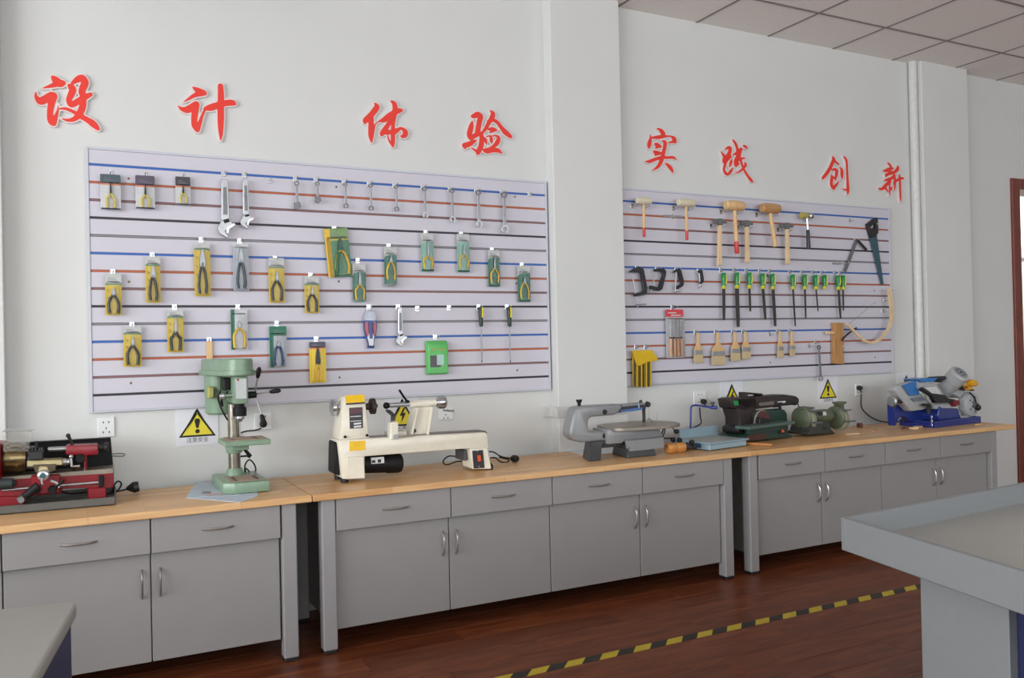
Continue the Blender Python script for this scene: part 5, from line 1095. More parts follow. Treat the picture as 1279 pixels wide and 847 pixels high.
p = [(-0.0583,0.4850),(-0.0309,0.4858),(-0.0319,0.4314),(-0.0567,0.4288)]; b = B(); b.prism(p, .0, .06); b.done('switch_box', LBLK, t, bevel=.004)
a = (-0.0510,0.4064); b = B(); b.turn((a[0] - .03, -.02, a[1]), (hx0 + .005, -.02, a[1] + .003), [(0, .01), (.3, .016), (.5, .01), (1, .012)], 12); b.done('tension_knob', CHROME, t)
b = B(); b.tube([(-0.0591,0.1000,0.4221),(-0.0744,0.0600,0.3966),(-0.0751,0.0000,0.3628),(-0.0630,-0.0200,0.3287),(-0.0387,0.0500,0.2979)], .0042, 8); b.tube([(-0.0392,0.0200,0.4243),(-0.0616,-0.0200,0.3996),(-0.0720,0.0000,0.3855),(-0.0624,0.0200,0.3611),(-0.0617,0.0500,0.3964)], .0036, 8); b.done('motor_cord', RUBBER, t)
qx = (-0.0018,0.3435)[0]; q1 = (-0.0015,0.3589)[1]; q2 = (-0.0023,0.3180)[1]; q3 = (-0.0010,0.2943)[1]; q4 = (-0.0021,0.2361)[1]
b = B(); b.turn((qx, -.05, hz0 + .002), (qx, -.05, q2), [(0, .021), (.3, .021), (.32, .029), (1, .0285)], 18); b.done('quill', LBLK, t)
b = B(); b.turn((qx, -.05, q2), (qx, -.05, q3), [(0, .02), (.4, .02), (.6, .015), (1, .008)], 16); b.done('chuck', CHROME, t)
b = B(); b.cyl((qx, -.05, q3), (qx, -.05, q4), .0032, .0028, 8); b.done('drill_bit', STEEL, t)
a, c = [(0.0286,0.4076),(0.0696,0.4093)]; b = B(); b.turn((a[0] - .002, -.05, a[1]), (c[0], -.05, c[1]), [(0, .014), (.3, .016), (1, .015)], 16); b.done('feed_hub', LBLK, t)
for u in ([(0.0643,-0.0500,0.4132),(0.0718,-0.0900,0.4946)], [(0.0661,-0.0500,0.4113),(0.1300,-0.1000,0.4214)], [(0.0643,-0.0500,0.4096),(0.0918,-0.0600,0.3095)]):
    b = B(); b.cyl(u[0], u[1], .0038, n=8); lv = b.done('feed_lever', STEEL, t)
    d = (Vector(u[1]) - Vector(u[0])).normalized(); e0 = Vector(u[1]) - d * .012
    b = B(); b.turn(tuple(e0), tuple(e0 + d * .05), [(0, .006), (.2, .0095), (.8, .0105), (1, .006)], 12); b.done('lever_grip', LBLK, lv)
b = B(); b.tube([(0.0283,0.1100,0.1666),(0.0462,0.1200,0.1453),(0.0677,0.1300,0.1139),(0.0584,0.1400,0.1184),(0.0323,0.1500,0.1175)], .0045, 8); b.tube([(0.0460,0.1300,0.0489),(0.0485,0.1300,0.0821),(0.0692,0.1400,0.1003),(0.0921,0.1500,0.0761),(0.0981,0.1500,0.0467),(0.0800,0.1400,0.0323),(0.0536,0.1400,0.0614),(0.0458,0.1200,0.0340)], .0035, 8); b.cyl([(0.0372,0.1200,0.1602),(0.0752,0.1300,0.1181)][0], [(0.0372,0.1200,0.1602),(0.0752,0.1300,0.1181)][1], .008, .0055, 8); b.done('loose_cord', RUBBER, t)
b = B(); b.tube([(qx + .015, .28, (0.0563,0.2123)[1] - .02)] + [(0.0717,0.2850,0.2178),(0.1221,0.2700,0.2226),(0.1504,0.2650,0.2311)], .0035, 8); b.done('mains_cord', RUBBER, t)
a = (0.1596,0.2514); b = B(); b.ball((a[0], .265, a[1]), .019, .95, 1, 1); b.box(a[0] - .012, a[0] + .004, .255, .275, a[1] + .012, a[1] + .04); b.done('mains_plug', BLACK, t)
NEWS = mat('newsprint_blue', (188, 199, 211), .85, var=.1, scale=28)
b = B(); b.prismz([((0.4153,-0.4130)), ((0.5920,-0.6629)), ((0.6820,-0.5503)), ((0.7180,-0.3603)), ((0.5653,-0.0137)), ((0.5134,0.0229))], ZT + .0002, ZT + .0018)
npv = b.done('newspaper', NEWS, None, smooth=False); recentre(npv, (.52, -.35, ZT)); tag(npv, 'folded newspaper with pale blue pictures under the drill press', 'newspaper')
b = B(); b.prismz([(-.07, -.09), (.10, -.13), (.12, -.02), (-.03, .1)], .002, .0032); b.done('top_page', NEWS, npv, smooth=False)
for q_, m_ in (([(-.03, -.07), (.06, -.095), (.07, -.06), (-.01, -.035)], mat('newsprint_pink', (196, 170, 166), .85, var=.15, scale=60)), ([(-.04, -.02), (.0, -.03), (.01, .03), (-.02, .05)], mat('newsprint_photo', (148, 140, 140), .85, var=.25, scale=60)), ([(-.02, -.1), (.08, -.122), (.085, -.11), (-.015, -.088)], mat('newsprint_grey', (120, 124, 132), .85, var=.2, scale=120))):
    b = B(); b.prismz(q_, .0033, .0036); b.done('printed_picture', m_, npv, smooth=False)

# ------------------------------------------------------------------ cream wood lathe
CRM = mat('cream_enamel', (226, 221, 204), .32, var=.03, coat=.2)
t = thing('wood_lathe', 'cream wood-turning lathe with a black motor under its bed', 'lathe', (1.42, -.36, ZT), R_(-2))
LY = mat('label_yellow', (236, 192, 38), .45); LB_ = mat('label_black', (40, 34, 42), .4); LBR = mat('label_maroon', (84, 34, 48), .4); LW = mat('label_white', (214, 216, 216), .45)
b = B(); b.prism([(-0.3465,0.1954),(0.3693,0.1840),(0.3765,0.1615),(0.3804,0.1063),(0.2361,0.1137),(-0.2352,0.1135),(-0.2374,0.0130),(-0.3223,0.0165),(-0.3413,0.0209),(-0.3567,0.1878)], -.08, .08)
b.done('bed', CRM, t, bevel=.005, seg=2)
b = B(); b.prism([(-0.3226,0.1184),(-0.2422,0.1162),(-0.2387,0.0155),(-0.3219,0.0188)], -.092, -.0805); b.done('leg_plate', CRM, t, bevel=.003)
p = [(-0.3635,0.1827),(-0.3400,0.1866),(-0.3444,0.0311),(-0.3693,0.0399)]; b = B(); b.prism(p, -.055, .075); b.done('end_cover', LBLK, t, bevel=.005)
a = (-0.3534,0.1125); b = B(); b.turn((a[0] - .012, 0, a[1]), (a[0], 0, a[1]), [(0, .012), (1, .016)], 12); b.done('cover_knob', BLACK, t)
b = B(); b.prism([(-0.1937,0.1932),(0.3810,0.1882),(0.3919,0.1753),(-0.1940,0.1818)], -.045, .05); b.done('ways', mat('dark_way_steel', (100, 88, 84), .35, .5), t, bevel=.001)
b = B(); b.loft([[(x, y, z) for (x, z), y in zip([(-0.3486,0.1946),(-0.2123,0.1938),(-0.2123,0.1938),(-0.3486,0.1946)], (-.078, -.078, .078, .078))], [(x, y, z) for (x, z), y in zip([(-0.3270,0.3519),(-0.2216,0.3540),(-0.2216,0.3540),(-0.3270,0.3519)], (-.066, -.066, .066, .066))], [(x, y, z) for (x, z), y in zip([(-0.3131,0.3878),(-0.2154,0.3890),(-0.2154,0.3890),(-0.3131,0.3878)], (-.04, -.04, .05, .05))]]); b.done('headstock', CRM, t, bevel=.006, seg=2)
qa = [(-0.3132,0.3561),(-0.2266,0.3574)]; qb = [(-0.3097,0.3927),(-0.2238,0.3945)]
b = B(); b.loft([[(qa[0][0], -.0695, qa[0][1]), (qa[1][0], -.0695, qa[1][1]), (qb[1][0], -.047, qb[1][1]), (qb[0][0], -.047, qb[0][1])], [(qa[0][0], -.0655, qa[0][1]), (qa[1][0], -.0655, qa[1][1]), (qb[1][0], -.043, qb[1][1]), (qb[0][0], -.043, qb[0][1])]]); b.done('yellow_label', LY, t, smooth=False)
b = B(); b.prism([(qa[0][0], qa[0][1] - .004), (qa[1][0], qa[1][1] - .004), (qa[1][0], qa[1][1] + .003), (qa[0][0], qa[0][1] + .003)], -.0712, -.0662); b.done('label_edge', LB_, t, smooth=False)
def tilted(poly, y0, y1, z0, z1, th, m, nm):
    """plate lying on a leaning face: depth runs from y0 at height z0 to y1 at z1"""
    f = lambda z: y0 + (y1 - y0) * (z - z0) / (z1 - z0)
    b = B(); b.loft([[(x, f(z) - th, z) for x, z in poly], [(x, f(z) + .0005, z) for x, z in poly]]); return b.done(nm, m, t, smooth=False)
zA = (-0.2834,0.1951)[1]; zB = (-0.2776,0.3531)[1]
tilted([(-0.3000,0.3377),(-0.2379,0.3379),(-0.2388,0.2432),(-0.3003,0.2431)], -.078, -.066, zA, zB, .0012, LB_, 'black_label')
tilted([(-0.2975,0.3332),(-0.2406,0.3342),(-0.2405,0.3123),(-0.2974,0.3109)], -.078, -.066, zA, zB, .0018, LBR, 'label_heading')
for v in (258, 296): tilted([(x, z) for x, z in [(-0.2962,0.2987),(-0.2462,0.2992),(-0.2462,0.2959),(-0.2963,0.2953)] ] if v == 258 else [(-0.2967,0.2775),(-0.2466,0.2780),(-0.2467,0.2752),(-0.2967,0.2748)], -.078, -.066, zA, zB, .0018, LW, 'label_line')
tilted([(-0.2813,0.2678),(-0.2471,0.2691),(-0.2473,0.2613),(-0.2815,0.2600)], -.078, -.066, zA, zB, .0018, LW, 'label_box'); tilted([(-0.2816,0.2544),(-0.2474,0.2557),(-0.2475,0.2479),(-0.2817,0.2466)], -.078, -.066, zA, zB, .0018, LW, 'label_box')
for u in [(-0.3240,0.2084),(-0.2223,0.2085)]: b = B(); b.turn((u[0], -.085, u[1]), (u[0], -.07, u[1]), [(0, .006), (1, .0075)], 8); b.done('bolt', LBLK, t)
b = B(); b.prism([(-0.3058,0.1870),(-0.2325,0.1860),(-0.2328,0.1429),(-0.3056,0.1426)], -.0815, -.0802); b.done('yellow_plate', LY, t, smooth=False)
a, c = [(-0.3180,0.3386),(-0.3663,0.3366)]; b = B(); b.turn((a[0] + .02, 0, a[1]), (c[0], 0, c[1]), [(0, .014), (.35, .014), (.4, .018), (.55, .014), (.7, .02), (.74, .037), (.95, .038), (1, .032)], 28); b.done('handwheel', CHROME, t)
a, c = [(-0.2053,0.3346),(-0.1482,0.3351)]; b = B(); b.turn((a[0] - .01, 0, a[1]), (c[0], 0, c[1]), [(0, .017), (.42, .016), (.45, .03), (.52, .038), (.8, .038), (.85, .018), (1, .008)], 12); b.done('drive_spur', mat('dark_brown_iron', (62, 50, 46), .5, .4, var=.2), t, ang=20)
a, c = [(-0.2152,0.0679),(-0.0356,0.0595)]; b = B(); b.turn((a[0] - .01, 0, a[1]), (c[0], 0, c[1]), [(0, .042), (.6, .043), (.61, .046), (.9, .046), (.97, .042), (1, .032)], 28); b.done('motor', LBLK, t)
p = [(-0.1959,0.1005),(-0.1351,0.1004),(-0.1346,0.0719),(-0.1954,0.0721)]; b = B(); b.prism(p, -.0465, -.03); mo = b.done('motor_label', LW, t, smooth=False)
for q_ in ([(-0.1927,0.0889),(-0.1770,0.0888),(-0.1772,0.0764),(-0.1924,0.0764)], [(-0.1652,0.0913),(-0.1494,0.0912),(-0.1498,0.0753),(-0.1650,0.0754)]): b = B(); b.prism(q_, -.0475, -.046); b.done('label_mark', LB_, t, smooth=False)
for u in ((-0.3259,0.0058)[0], (-0.3354,0.0175)[0] + .01): b = B(); b.turn((u, -.06 if u == (-0.3259,0.0058)[0] else .06, 0), (u, -.06 if u == (-0.3259,0.0058)[0] else .06, .03), [(0, .017), (.6, .019), (1, .014)], 14); b.done('rubber_foot', RUBBER, t)
# tool rest
b = B(); b.prism([(-0.1117,0.2603),(-0.0743,0.2615),(-0.0749,0.1803),(-0.1146,0.1807)], -.085, -.035); b.done('rest_post', CRM, t, bevel=.004)
b = B(); b.prism([(-0.1051,0.2114),(-0.0155,0.2115),(-0.0161,0.1856),(-0.1056,0.1858)], -.034, .04); b.done('rest_base', CRM, t, bevel=.004)
b = B(); b.prism([(-0.1262,0.3208),(-0.1145,0.3202),(-0.0901,0.2990),(-0.0890,0.2703),(-0.1009,0.2653),(-0.1003,0.2910),(-0.1235,0.3093)], -.09, -.05); b.done('tool_rest', IRON, t, bevel=.003)
q_ = [(-0.0857,-0.0950,0.1944),(-0.0530,-0.1000,0.1950),(0.0020,-0.1000,0.1982)]; b = B(); b.tube(q_, [.0045, .006], 8); b.turn((q_[0][0] - .004, -.1, q_[0][2]), (q_[0][0] - .004, -.0852, q_[0][2]), [(0, .011), (1, .013)], 12); b.done('rest_lever', CHROME, t)
# tailstock
a, c = [(-0.0907,0.3346),(0.0123,0.3353)]; b = B(); b.cyl((a[0], 0, a[1]), (c[0], 0, c[1]), .0118, n=20); b.done('quill', STEEL, t)
a = (-0.1045,0.3341); b = B(); b.ball((a[0], 0, a[1]), .016, 1, 1, 1); b.done('live_centre', LBLK, t)
a, c = [(0.0080,0.3343),(0.1409,0.3360)]; b = B(); b.cyl((a[0], 0, a[1]), (c[0], 0, c[1]), .0165, n=24); b.done('tailstock_barrel', CRM, t)
b = B(); b.prism([(0.0384,0.3175),(0.1173,0.3182),(0.0935,0.1791),(0.0211,0.1791),(0.0059,0.1848)], -.012, .03); b.done('tailstock_web', CRM, t, bevel=.003)
b = B(); b.prism([(0.0340,0.3189),(0.0402,0.3186),(0.0078,0.1841),(-0.0056,0.1844)], -.045, .05); b.prism([(0.1057,0.3176),(0.1144,0.3177),(0.0877,0.1812),(0.0765,0.1813)], -.045, .05); b.done('tailstock_rib', CRM, t, bevel=.002)
a = (0.0251,0.2091); b = B(); b.turn((a[0], -.02, a[1]), (a[0], -.0121, a[1]), [(0, .009), (1, .011)], 10); b.done('clamp_bolt', IRON, t)
a, c = [(0.1409,0.3360),(0.1979,0.3368)]; b = B(); b.turn((a[0], 0, a[1]), (c[0], 0, c[1]), [(0, .018), (.12, .018), (.2, .029), (.45, .032), (.75, .032), (.9, .026), (1, .012)], 28); b.done('tailstock_wheel', CHROME, t)
q_ = [(0.1761,-0.0100,0.2980),(0.2045,-0.0100,0.2941),(0.2313,-0.0100,0.2927)]; b = B(); b.tube(q_, [.004, .005], 10); b.done('wheel_crank', GREYST, t)
q_ = [(-0.0113,-0.0300,0.3508),(-0.0305,-0.0350,0.3751),(-0.0535,-0.0450,0.4065)]; b = B(); b.tube(q_, [.0055, .0055], 10); b.ball(q_[0], .011, 1.2, .8, .6); b.done('quill_lever', LBLK, t)
# switch leg
b = B(); b.prism([(0.2820,0.1116),(0.3743,0.1110),(0.3945,0.0050),(0.2944,0.0120)], -.08, .05); b.done('switch_leg', CRM, t, bevel=.004)
b = B(); b.prism([(0.2681,0.1016),(0.3167,0.0993),(0.3211,0.0073),(0.3048,0.0074),(0.3027,0.0570),(0.2669,0.0489)], -.04, .08); b.done('leg_inside', mat('dark_leg_grey', (70, 70, 72), .5), t, bevel=.002)  # dark grey piece beside the cream switch leg
b = B(); b.prism([(0.2933,0.1008),(0.3487,0.1009),(0.3557,0.0141),(0.2990,0.0151)], -.0835, -.0802); b.done('switch_plate', LB_, t, bevel=.001)
b = B(); b.prism([(0.3167,0.0781),(0.3348,0.0786),(0.3379,0.0481),(0.3192,0.0477)], -.088, -.0836); b.done('switch_rocker', mat('orange_red_switch', (214, 84, 40), .35), t, bevel=.002)
for u in [(0.3198,0.0969),(0.3258,0.0241)]: b = B(); b.turn((u[0], -.0855, u[1]), (u[0], -.0834, u[1]), [(0, .003), (1, .004)], 8); b.done('screw', CHROME, t)
for y in (-.055, .05): a = (0.3903,-0.0037)[0]; b = B(); b.turn((a, y, 0), (a, y, .03), [(0, .02), (.6, .021), (1, .015)], 14); b.done('rubber_foot', RUBBER, t)
cords([[(0.3069,0.1000,0.0481),(0.2517,0.1100,0.0586),(0.2220,0.1100,0.0449),(0.2113,0.1000,0.0286),(0.2301,0.0900,0.0191),(0.2788,0.0800,0.0329),(0.3340,0.0700,0.0285)], [(0.4490,0.0700,0.0704),(0.4804,0.0800,0.0627),(0.5301,0.1000,0.0349),(0.5924,0.1000,0.0201)], [(0.4594,0.0800,0.0362),(0.4955,0.1000,0.0313),(0.5316,0.1200,0.0074),(0.5663,0.1200,0.0015),(0.5759,0.1100,0.0145),(0.5162,0.1000,0.0328)]], .0036, RUBBER, t)
a = (0.6073,0.0200); b = B(); b.turn((a[0] - .012, .12, a[1]), (a[0] + .002, .08, a[1]), [(0, .01), (.3, .0185), (.8, .0185), (1, .014)], 14); b.done('plug', BLACK, t)

# ------------------------------------------------------------------ grey scroll saw
SG_ = mat('scroll_saw_silver', (142, 144, 146), .35, .15, var=.04)
t = thing('scroll_saw', 'grey scroll saw with a C-shaped arm and oval table', 'scroll saw', (2.59, -.40, ZT))
b = B(); b.prism([(-0.2796,0.2740),(-0.2594,0.2803),(-0.2161,0.2820),(-0.0152,0.2805),(0.0086,0.2672),(-0.0225,0.2352),(-0.0480,0.2251),(-0.1887,0.2233),(-0.2034,0.2158),(-0.2113,0.2015),(-0.2122,0.1696),(-0.2050,0.1544),(-0.1878,0.1463),(-0.0848,0.1455),(-0.0826,0.0965),(-0.1159,0.0929),(-0.2557,0.0950),(-0.2954,0.1090),(-0.3149,0.1250),(-0.3228,0.1450),(-0.3200,0.1667),(-0.3023,0.2338),(-0.2914,0.2600)], -.045, .045); b.done('arm', SG_, t, bevel=.013, seg=3)
for u in [(-0.1118,0.2447),(-0.1152,0.1202)]: b = B(); b.turn((u[0], -.052, u[1]), (u[0], -.044, u[1]), [(0, .011), (.6, .0135), (1, .0135)], 16); b.done('screw_cap', BLACK, t)
a, c = [(-0.2393,0.2783),(-0.2395,0.3136)]; b = B(); b.turn((a[0], 0, a[1] - .004), (c[0], 0, c[1]), [(0, .009), (.5, .009), (.75, .015), (1, .0175)], 12); b.done('tension_knob', BLACK, t)
b = B(); b.prism([(-0.0066,0.2670),(0.0087,0.2737),(0.1720,0.2740),(0.1711,0.2433),(0.0686,0.2352),(-0.0166,0.2334)], -.024, .024); b.done('upper_arm', mat('dark_arm', (52, 54, 62), .4), t, bevel=.004)
b = B(); b.prism([(0.0039,0.2467),(0.1390,0.2546),(0.1512,0.2447),(0.0644,0.2358),(0.0036,0.2356)], -.0256, -.0242); b.done('blue_label', mat('label_blue', (74, 108, 164), .4, var=.2, scale=90), t, smooth=False)
b = B(); b.prism([(0.0047,0.2768),(0.1646,0.2777),(0.1642,0.2660),(0.0104,0.2624)], -.028, .028); b.done('arm_top', SG_, t, bevel=.004)
b = B(); b.prism([(0.1136,0.2772),(0.1223,0.2778),(0.1228,0.2529),(0.1141,0.2518)], -.0288, -.0281); b.done('tape_band', mat('clear_tape', (150, 180, 196), .3), t, smooth=False)
a = (0.1912,0.2668); b = B(); b.turn((a[0] - .012, -.035, a[1]), (a[0] + .006, .01, a[1] + .002), [(0, .01), (.3, .016), (.7, .016), (1, .01)], 9); b.done('blade_knob', BLACK, t, ang=20)
a = (0.1516,0.2842); b = B(); b.turn((a[0], 0, a[1] - .02), (a[0], 0, a[1] + .008), [(0, .011), (.6, .01), (1, .006)], 10); b.done('arm_screw', IRON, t)
b = B(); b.prism([(0.1639,0.2529),(0.1758,0.2543),(0.1772,0.1703),(0.1646,0.1691)], -.008, .008); b.done('blade_clamp', BLACK, t, bevel=.002)
a, c = [(0.2008,0.2484),(0.1974,0.1742)]; b = B(); b.cyl((a[0], -.005, a[1]), (c[0], -.005, c[1]), .0014, n=6); b.done('blade', STEEL, t)
b = B(); b.tube([(0.1691,-0.0200,0.1719),(0.1811,-0.0300,0.1912),(0.2014,-0.0300,0.1772),(0.2152,-0.0300,0.1764)], .0035, 6); b.tube([(0.2122,-0.0300,0.1791),(0.2174,-0.0300,0.2096)], .002, 6); b.tube([(0.2352,-0.0300,0.1685),(0.2341,-0.0300,0.2163)], .002, 6); b.done('hold_down', STEEL, t)
# oval table
zt_ = (-0.0036,0.1554)[1]
ta = (-0.0888,0.1702)[0]; tb = (0.3709,0.1571)[0]
zt_ = .5 * ((0.0275,0.1585)[1] + (0.2579,0.1677)[1])
print('scroll table z', (0.0275,0.1585)[1], (0.2579,0.1677)[1])
pts = []
ex0, ex1 = ta + .0, tb
for k in range(33):
    a = R_(-90 + 180 * k / 32); pts.append((.5 * (ex0 + ex1) + .06 + (ex1 - .5 * (ex0 + ex1) - .06) * math.cos(a), .165 * math.sin(a)))
pts += [(ex0 + .10, .150), (ex0 + .02, .10), (ex0, .04), (ex0, -.10), (ex0 + .03, -.135), (ex0 + .12, -.150)]
b = B(); b.prismz(pts, zt_ - .016, zt_); b.done('saw_table', mat('worn_table_metal', (148, 140, 130), .4, .35, var=.12, scale=14), t, bevel=.002)
b = B(); b.prism([(-0.1177,0.1550),(0.2189,0.1408),(0.2408,0.0935),(-0.0007,0.0912),(-0.0311,0.0775),(-0.1169,0.0778)], -.075, .07); b.done('body', SG_, t, bevel=.006, seg=2)
b = B(); b.prism([(-0.0146,0.0929),(0.2257,0.0972),(0.2289,0.0351),(-0.0014,0.0296)], -.1, -.0751); b.done('front_panel', SG_, t, bevel=.004)
a = (-0.0035,0.0545); b = B(); b.turn((a[0], -.103, a[1]), (a[0], -.0999, a[1]), [(0, .004), (1, .0055)], 10); b.done('panel_screw', CHROME, t)
b = B(); b.loft([[((-0.2448,0.0029)[0], -.09, 0), ((-0.1689,0.0016)[0], -.09, 0), ((-0.1689,0.0016)[0], .07, 0), ((-0.1837,0.0003)[0], .07, 0)], [((-0.2133,0.0800)[0], -.06, .07), ((-0.1416,0.0885)[0], -.06, .07), ((-0.1416,0.0885)[0], .05, .07), ((-0.1809,0.0673)[0], .05, .07)], [((-0.2043,0.0930)[0], -.055, .098), ((-0.1121,0.0914)[0], -.055, .098), ((-0.1121,0.0914)[0], .05, .098), ((-0.1762,0.0869)[0], .05, .098)]]); b.done('rear_foot', mat('charcoal_casting', (54, 55, 58), .45, var=.08), t, bevel=.004)
b = B(); b.box((-0.1292,0.0611)[0], (0.0323,0.0591)[0], -.04, .05, (-0.0590,0.0568)[1], (-0.0581,0.0866)[1]); b.done('base_web', _M['charcoal_casting'], t, bevel=.004)
b = B(); b.loft([[((-0.0179,0.0072)[0], -.105, 0), ((0.1718,0.0021)[0], -.105, 0), ((0.1718,0.0021)[0], .1, 0), ((0.0249,0.0114)[0], .1, 0)], [((-0.0102,0.0293)[0], -.098, .05), ((0.1621,0.0336)[0], -.098, .05), ((0.1621,0.0336)[0], .08, .05), ((0.0217,0.0496)[0], .08, .05)]]); b.done('front_foot', _M['charcoal_casting'], t, bevel=.004)
q_ = [(0.3035,-0.0000,0.1326),(0.2712,-0.0200,0.0975),(0.2800,-0.0200,0.0710)]; b = B(); b.tube(q_, .004, 6); b.tube([(0.3118,0.0000,0.1305),(0.3059,0.0000,0.1039),(0.2956,0.0000,0.0838),(0.2822,-0.0200,0.0347),(0.3013,-0.0200,0.0307)], .004, 6); b.tube([(0.2802,-0.0200,0.0772),(0.3316,-0.0200,0.0742)], .004, 6); b.done('table_strut', IRON, t)

# ------------------------------------------------------------------ light blue table saw with a bent arm
LBL = mat('light_blue_enamel', (146, 170, 183), .35, var=.03)
t = thing('bench_saw', 'low light-blue bench saw with a bent dark blue arm over it', 'bench saw', (3.101, -.53, ZT), R_(9))
W1 = (0.3145,0.0139)[0]; D1 = .27; H1 = (0.0087,0.0449)[1]
b = B(); b.box(0, W1, 0, D1, .004, H1 - .008); b.done('case', LBL, t, bevel=.004)
b = B(); b.box(-.008, W1 + .012, -.01, D1 + .005, H1 - .0078, H1); b.done('saw_top', LBL, t, bevel=.002)
b = B(); b.box(.02, W1 - .02, .02, D1 - .02, H1, H1 + .001); b.done('worn_top', mat('worn_grey_top', (158, 160, 154), .5, var=.06, scale=20), t, smooth=False)
p0 = (0.0412,0.0852)[0]; p1 = (0.3699,0.0799)[0]
b = B(); b.box(p0, p1, .252, .264, H1 - .02, (0.2041,0.0999)[1]); b.done('fence', LBL, t, bevel=.002)
b = B(); b.box(-.0015, -.0002, .06, .14, .012, .034); b.done('blue_label', mat('label_deep_blue', (44, 88, 134), .4), t, smooth=False)
q_ = [(0.1272,0.2500,0.0989),(0.1307,0.2500,0.1578),(0.1338,0.2500,0.2070),(0.1403,0.2500,0.2254),(0.1496,0.2400,0.2322),(0.1481,0.2000,0.2330),(0.1231,0.1400,0.2323),(0.1236,0.1000,0.2293)]; b = B(); b.tube(q_, .0058, 10); b.done('bent_arm', mat('dark_blue_paint', (44, 58, 136), .35), t)
q_ = [(0.1200,0.1000,0.2285),(0.1394,0.0600,0.2282)]; b = B(); b.turn(q_[0], q_[1], [(0, .006), (.2, .009), (.8, .011), (1, .008)], 12); b.done('arm_head', _M['dark_blue_paint'], t)
a, c = [(0.1257,0.2358),(0.1236,0.2580)]; b = B(); b.turn((a[0], .08, a[1]), (c[0], .08, c[1]), [(0, .005), (.5, .005), (.6, .0125), (1, .0115)], 12); b.done('arm_knob', BLACK, t)
b = B(); b.box(-.09, -.012, .1, .2, .03, .055); b.done('side_bracket', LBL, t, bevel=.003)
for u, y in (((-0.0511,0.0989), .2), ((-0.1225,0.0624), .16), ((-0.1025,0.0606), .13), ((-0.0821,0.0526), .06), ((-0.0925,0.0304), .03)):
    b = B(); b.turn((u[0], y + .01, u[1]), (u[0], y - .016, u[1]), [(0, .007), (.3, .0135), (.9, .0135), (1, .01)], 10); b.done('clamp_knob', BLACK, t, ang=20)
b = B(); b.tube([(-0.0510,0.2000,0.1022),(-0.0711,0.2000,0.1171),(-0.0742,0.2000,0.1269)], .003, 6); b.tube([(-0.1195,0.0600,0.0512),(-0.0972,0.0500,0.0361),(-0.0722,0.0300,0.0272)], .006, 6); b.done('guide_rod', IRON, t)
for x in (.02, W1 - .02):
    for y in (.02, D1 - .02): b = B(); b.cyl((x, y, 0), (x, y, .0045), .01, n=10); b.done('rubber_foot', RUBBER, t)
a = (3.5053,0.9093)
plug(a, 'black plug in the wall socket over the blue bench saw', [(p_[0] - a[0], p_[2], p_[1] - a[1]) for p_ in (((3.4592,0.8754)) + (-.03,), ((3.4618,0.8213)) + (-.03,), ((3.4408,0.7794)) + (-.06,), ((3.3241,0.7627)) + (-.12,))])
a = (4.8882,0.9352)
plug(a, 'black plug in the wall socket near the blue band saw', [(p_[0] - a[0], p_[2], p_[1] - a[1]) for p_ in (((4.8873,0.8941)) + (-.03,), ((4.8843,0.8057)) + (-.03,), ((4.9184,0.7494)) + (-.05,), ((4.9769,0.7090)) + (-.08,), ((5.0567,0.6916)) + (-.12,), ((5.1285,0.6998)) + (-.17,))])

# wooden cylinder and stick on the bench
a, c = (2.8877,-0.4638), (2.9701,-0.4836)
b = B(); b.turn((0, 0, 0), (.115, .0, 0), [(0, .025), (.04, .027), (.46, .0275), (.48, .0265), (.52, .0265), (.54, .0275), (.97, .027), (1, .024)], 24); o = b.done('wood_cylinder', wood('orange_turned_wood', (176, 112, 52), (206, 146, 80), 5, (2, 12, 12), .4), None); o.location = (2.852, -.475, ZT + .0277)
tag(o, 'short turned wooden cylinder lying in front of the scroll saw table', 'wood block')
b = B(); b.box(0, .26, -.013, .013, 0, .016); o = b.done('wood_stick', wood('orange_stick_wood', (160, 104, 48), (186, 128, 66), 5, (2, 12, 12), .45), None, bevel=.004); o.location = (3.40, -.335, ZT + .0005); o.rotation_euler = (0, 0, R_(-62))
tag(o, 'thin orange-brown wooden stick lying between the blue saw and the sander', 'wood stick')


# ------------------------------------------------------------------ dark green belt and disc sander
SGN = mat('sander_dark_green', (34, 62, 56), .4, var=.1)
SBR = mat('sander_brown_black', (46, 36, 36), .45, var=.12)
t = thing('belt_sander', 'dark green belt and disc sander under a long brown-black belt arm', 'sander', (3.80, -.25, ZT), R_(11))
b = B(); b.prism([(-0.3607,0.0231),(-0.3601,0.0380),(-0.3151,0.0643),(-0.3140,0.0942),(0.0603,0.0811),(0.0580,0.0278),(0.1008,0.0167),(0.1002,0.0041),(-0.3171,0.0152)], -.1, .1); b.done('base', SGN, t, bevel=.004)
b = B(); b.prism([(-0.2580,0.1931),(-0.0754,0.1858),(0.1205,0.1688),(0.1446,0.1448),(0.1458,0.0678),(-0.2324,0.0842),(-0.2600,0.1413)], -.04, .1); b.done('motor_housing', SGN, t, bevel=.012, seg=3)
b = B(); b.prism([(-0.3877,0.2692),(-0.1808,0.2627),(-0.1837,0.1896),(-0.2203,0.1549),(-0.2182,0.0806),(-0.1998,0.0359),(-0.3477,0.0511),(-0.3462,0.0905),(-0.3441,0.1451),(-0.3905,0.2482)], -.05, .06); b.done('arm_support', SBR, t, bevel=.006, seg=2)
b = B(); b.prism([(-0.4268,0.2664),(-0.2911,0.2661),(0.1120,0.2629),(0.2213,0.2481),(0.2562,0.2279),(0.2586,0.2050),(0.2189,0.1925),(0.0232,0.1936),(-0.2545,0.1894),(-0.3041,0.1865),(-0.4098,0.2114)], -.05, .05); b.done('belt_arm', SBR, t, bevel=.008, seg=2)
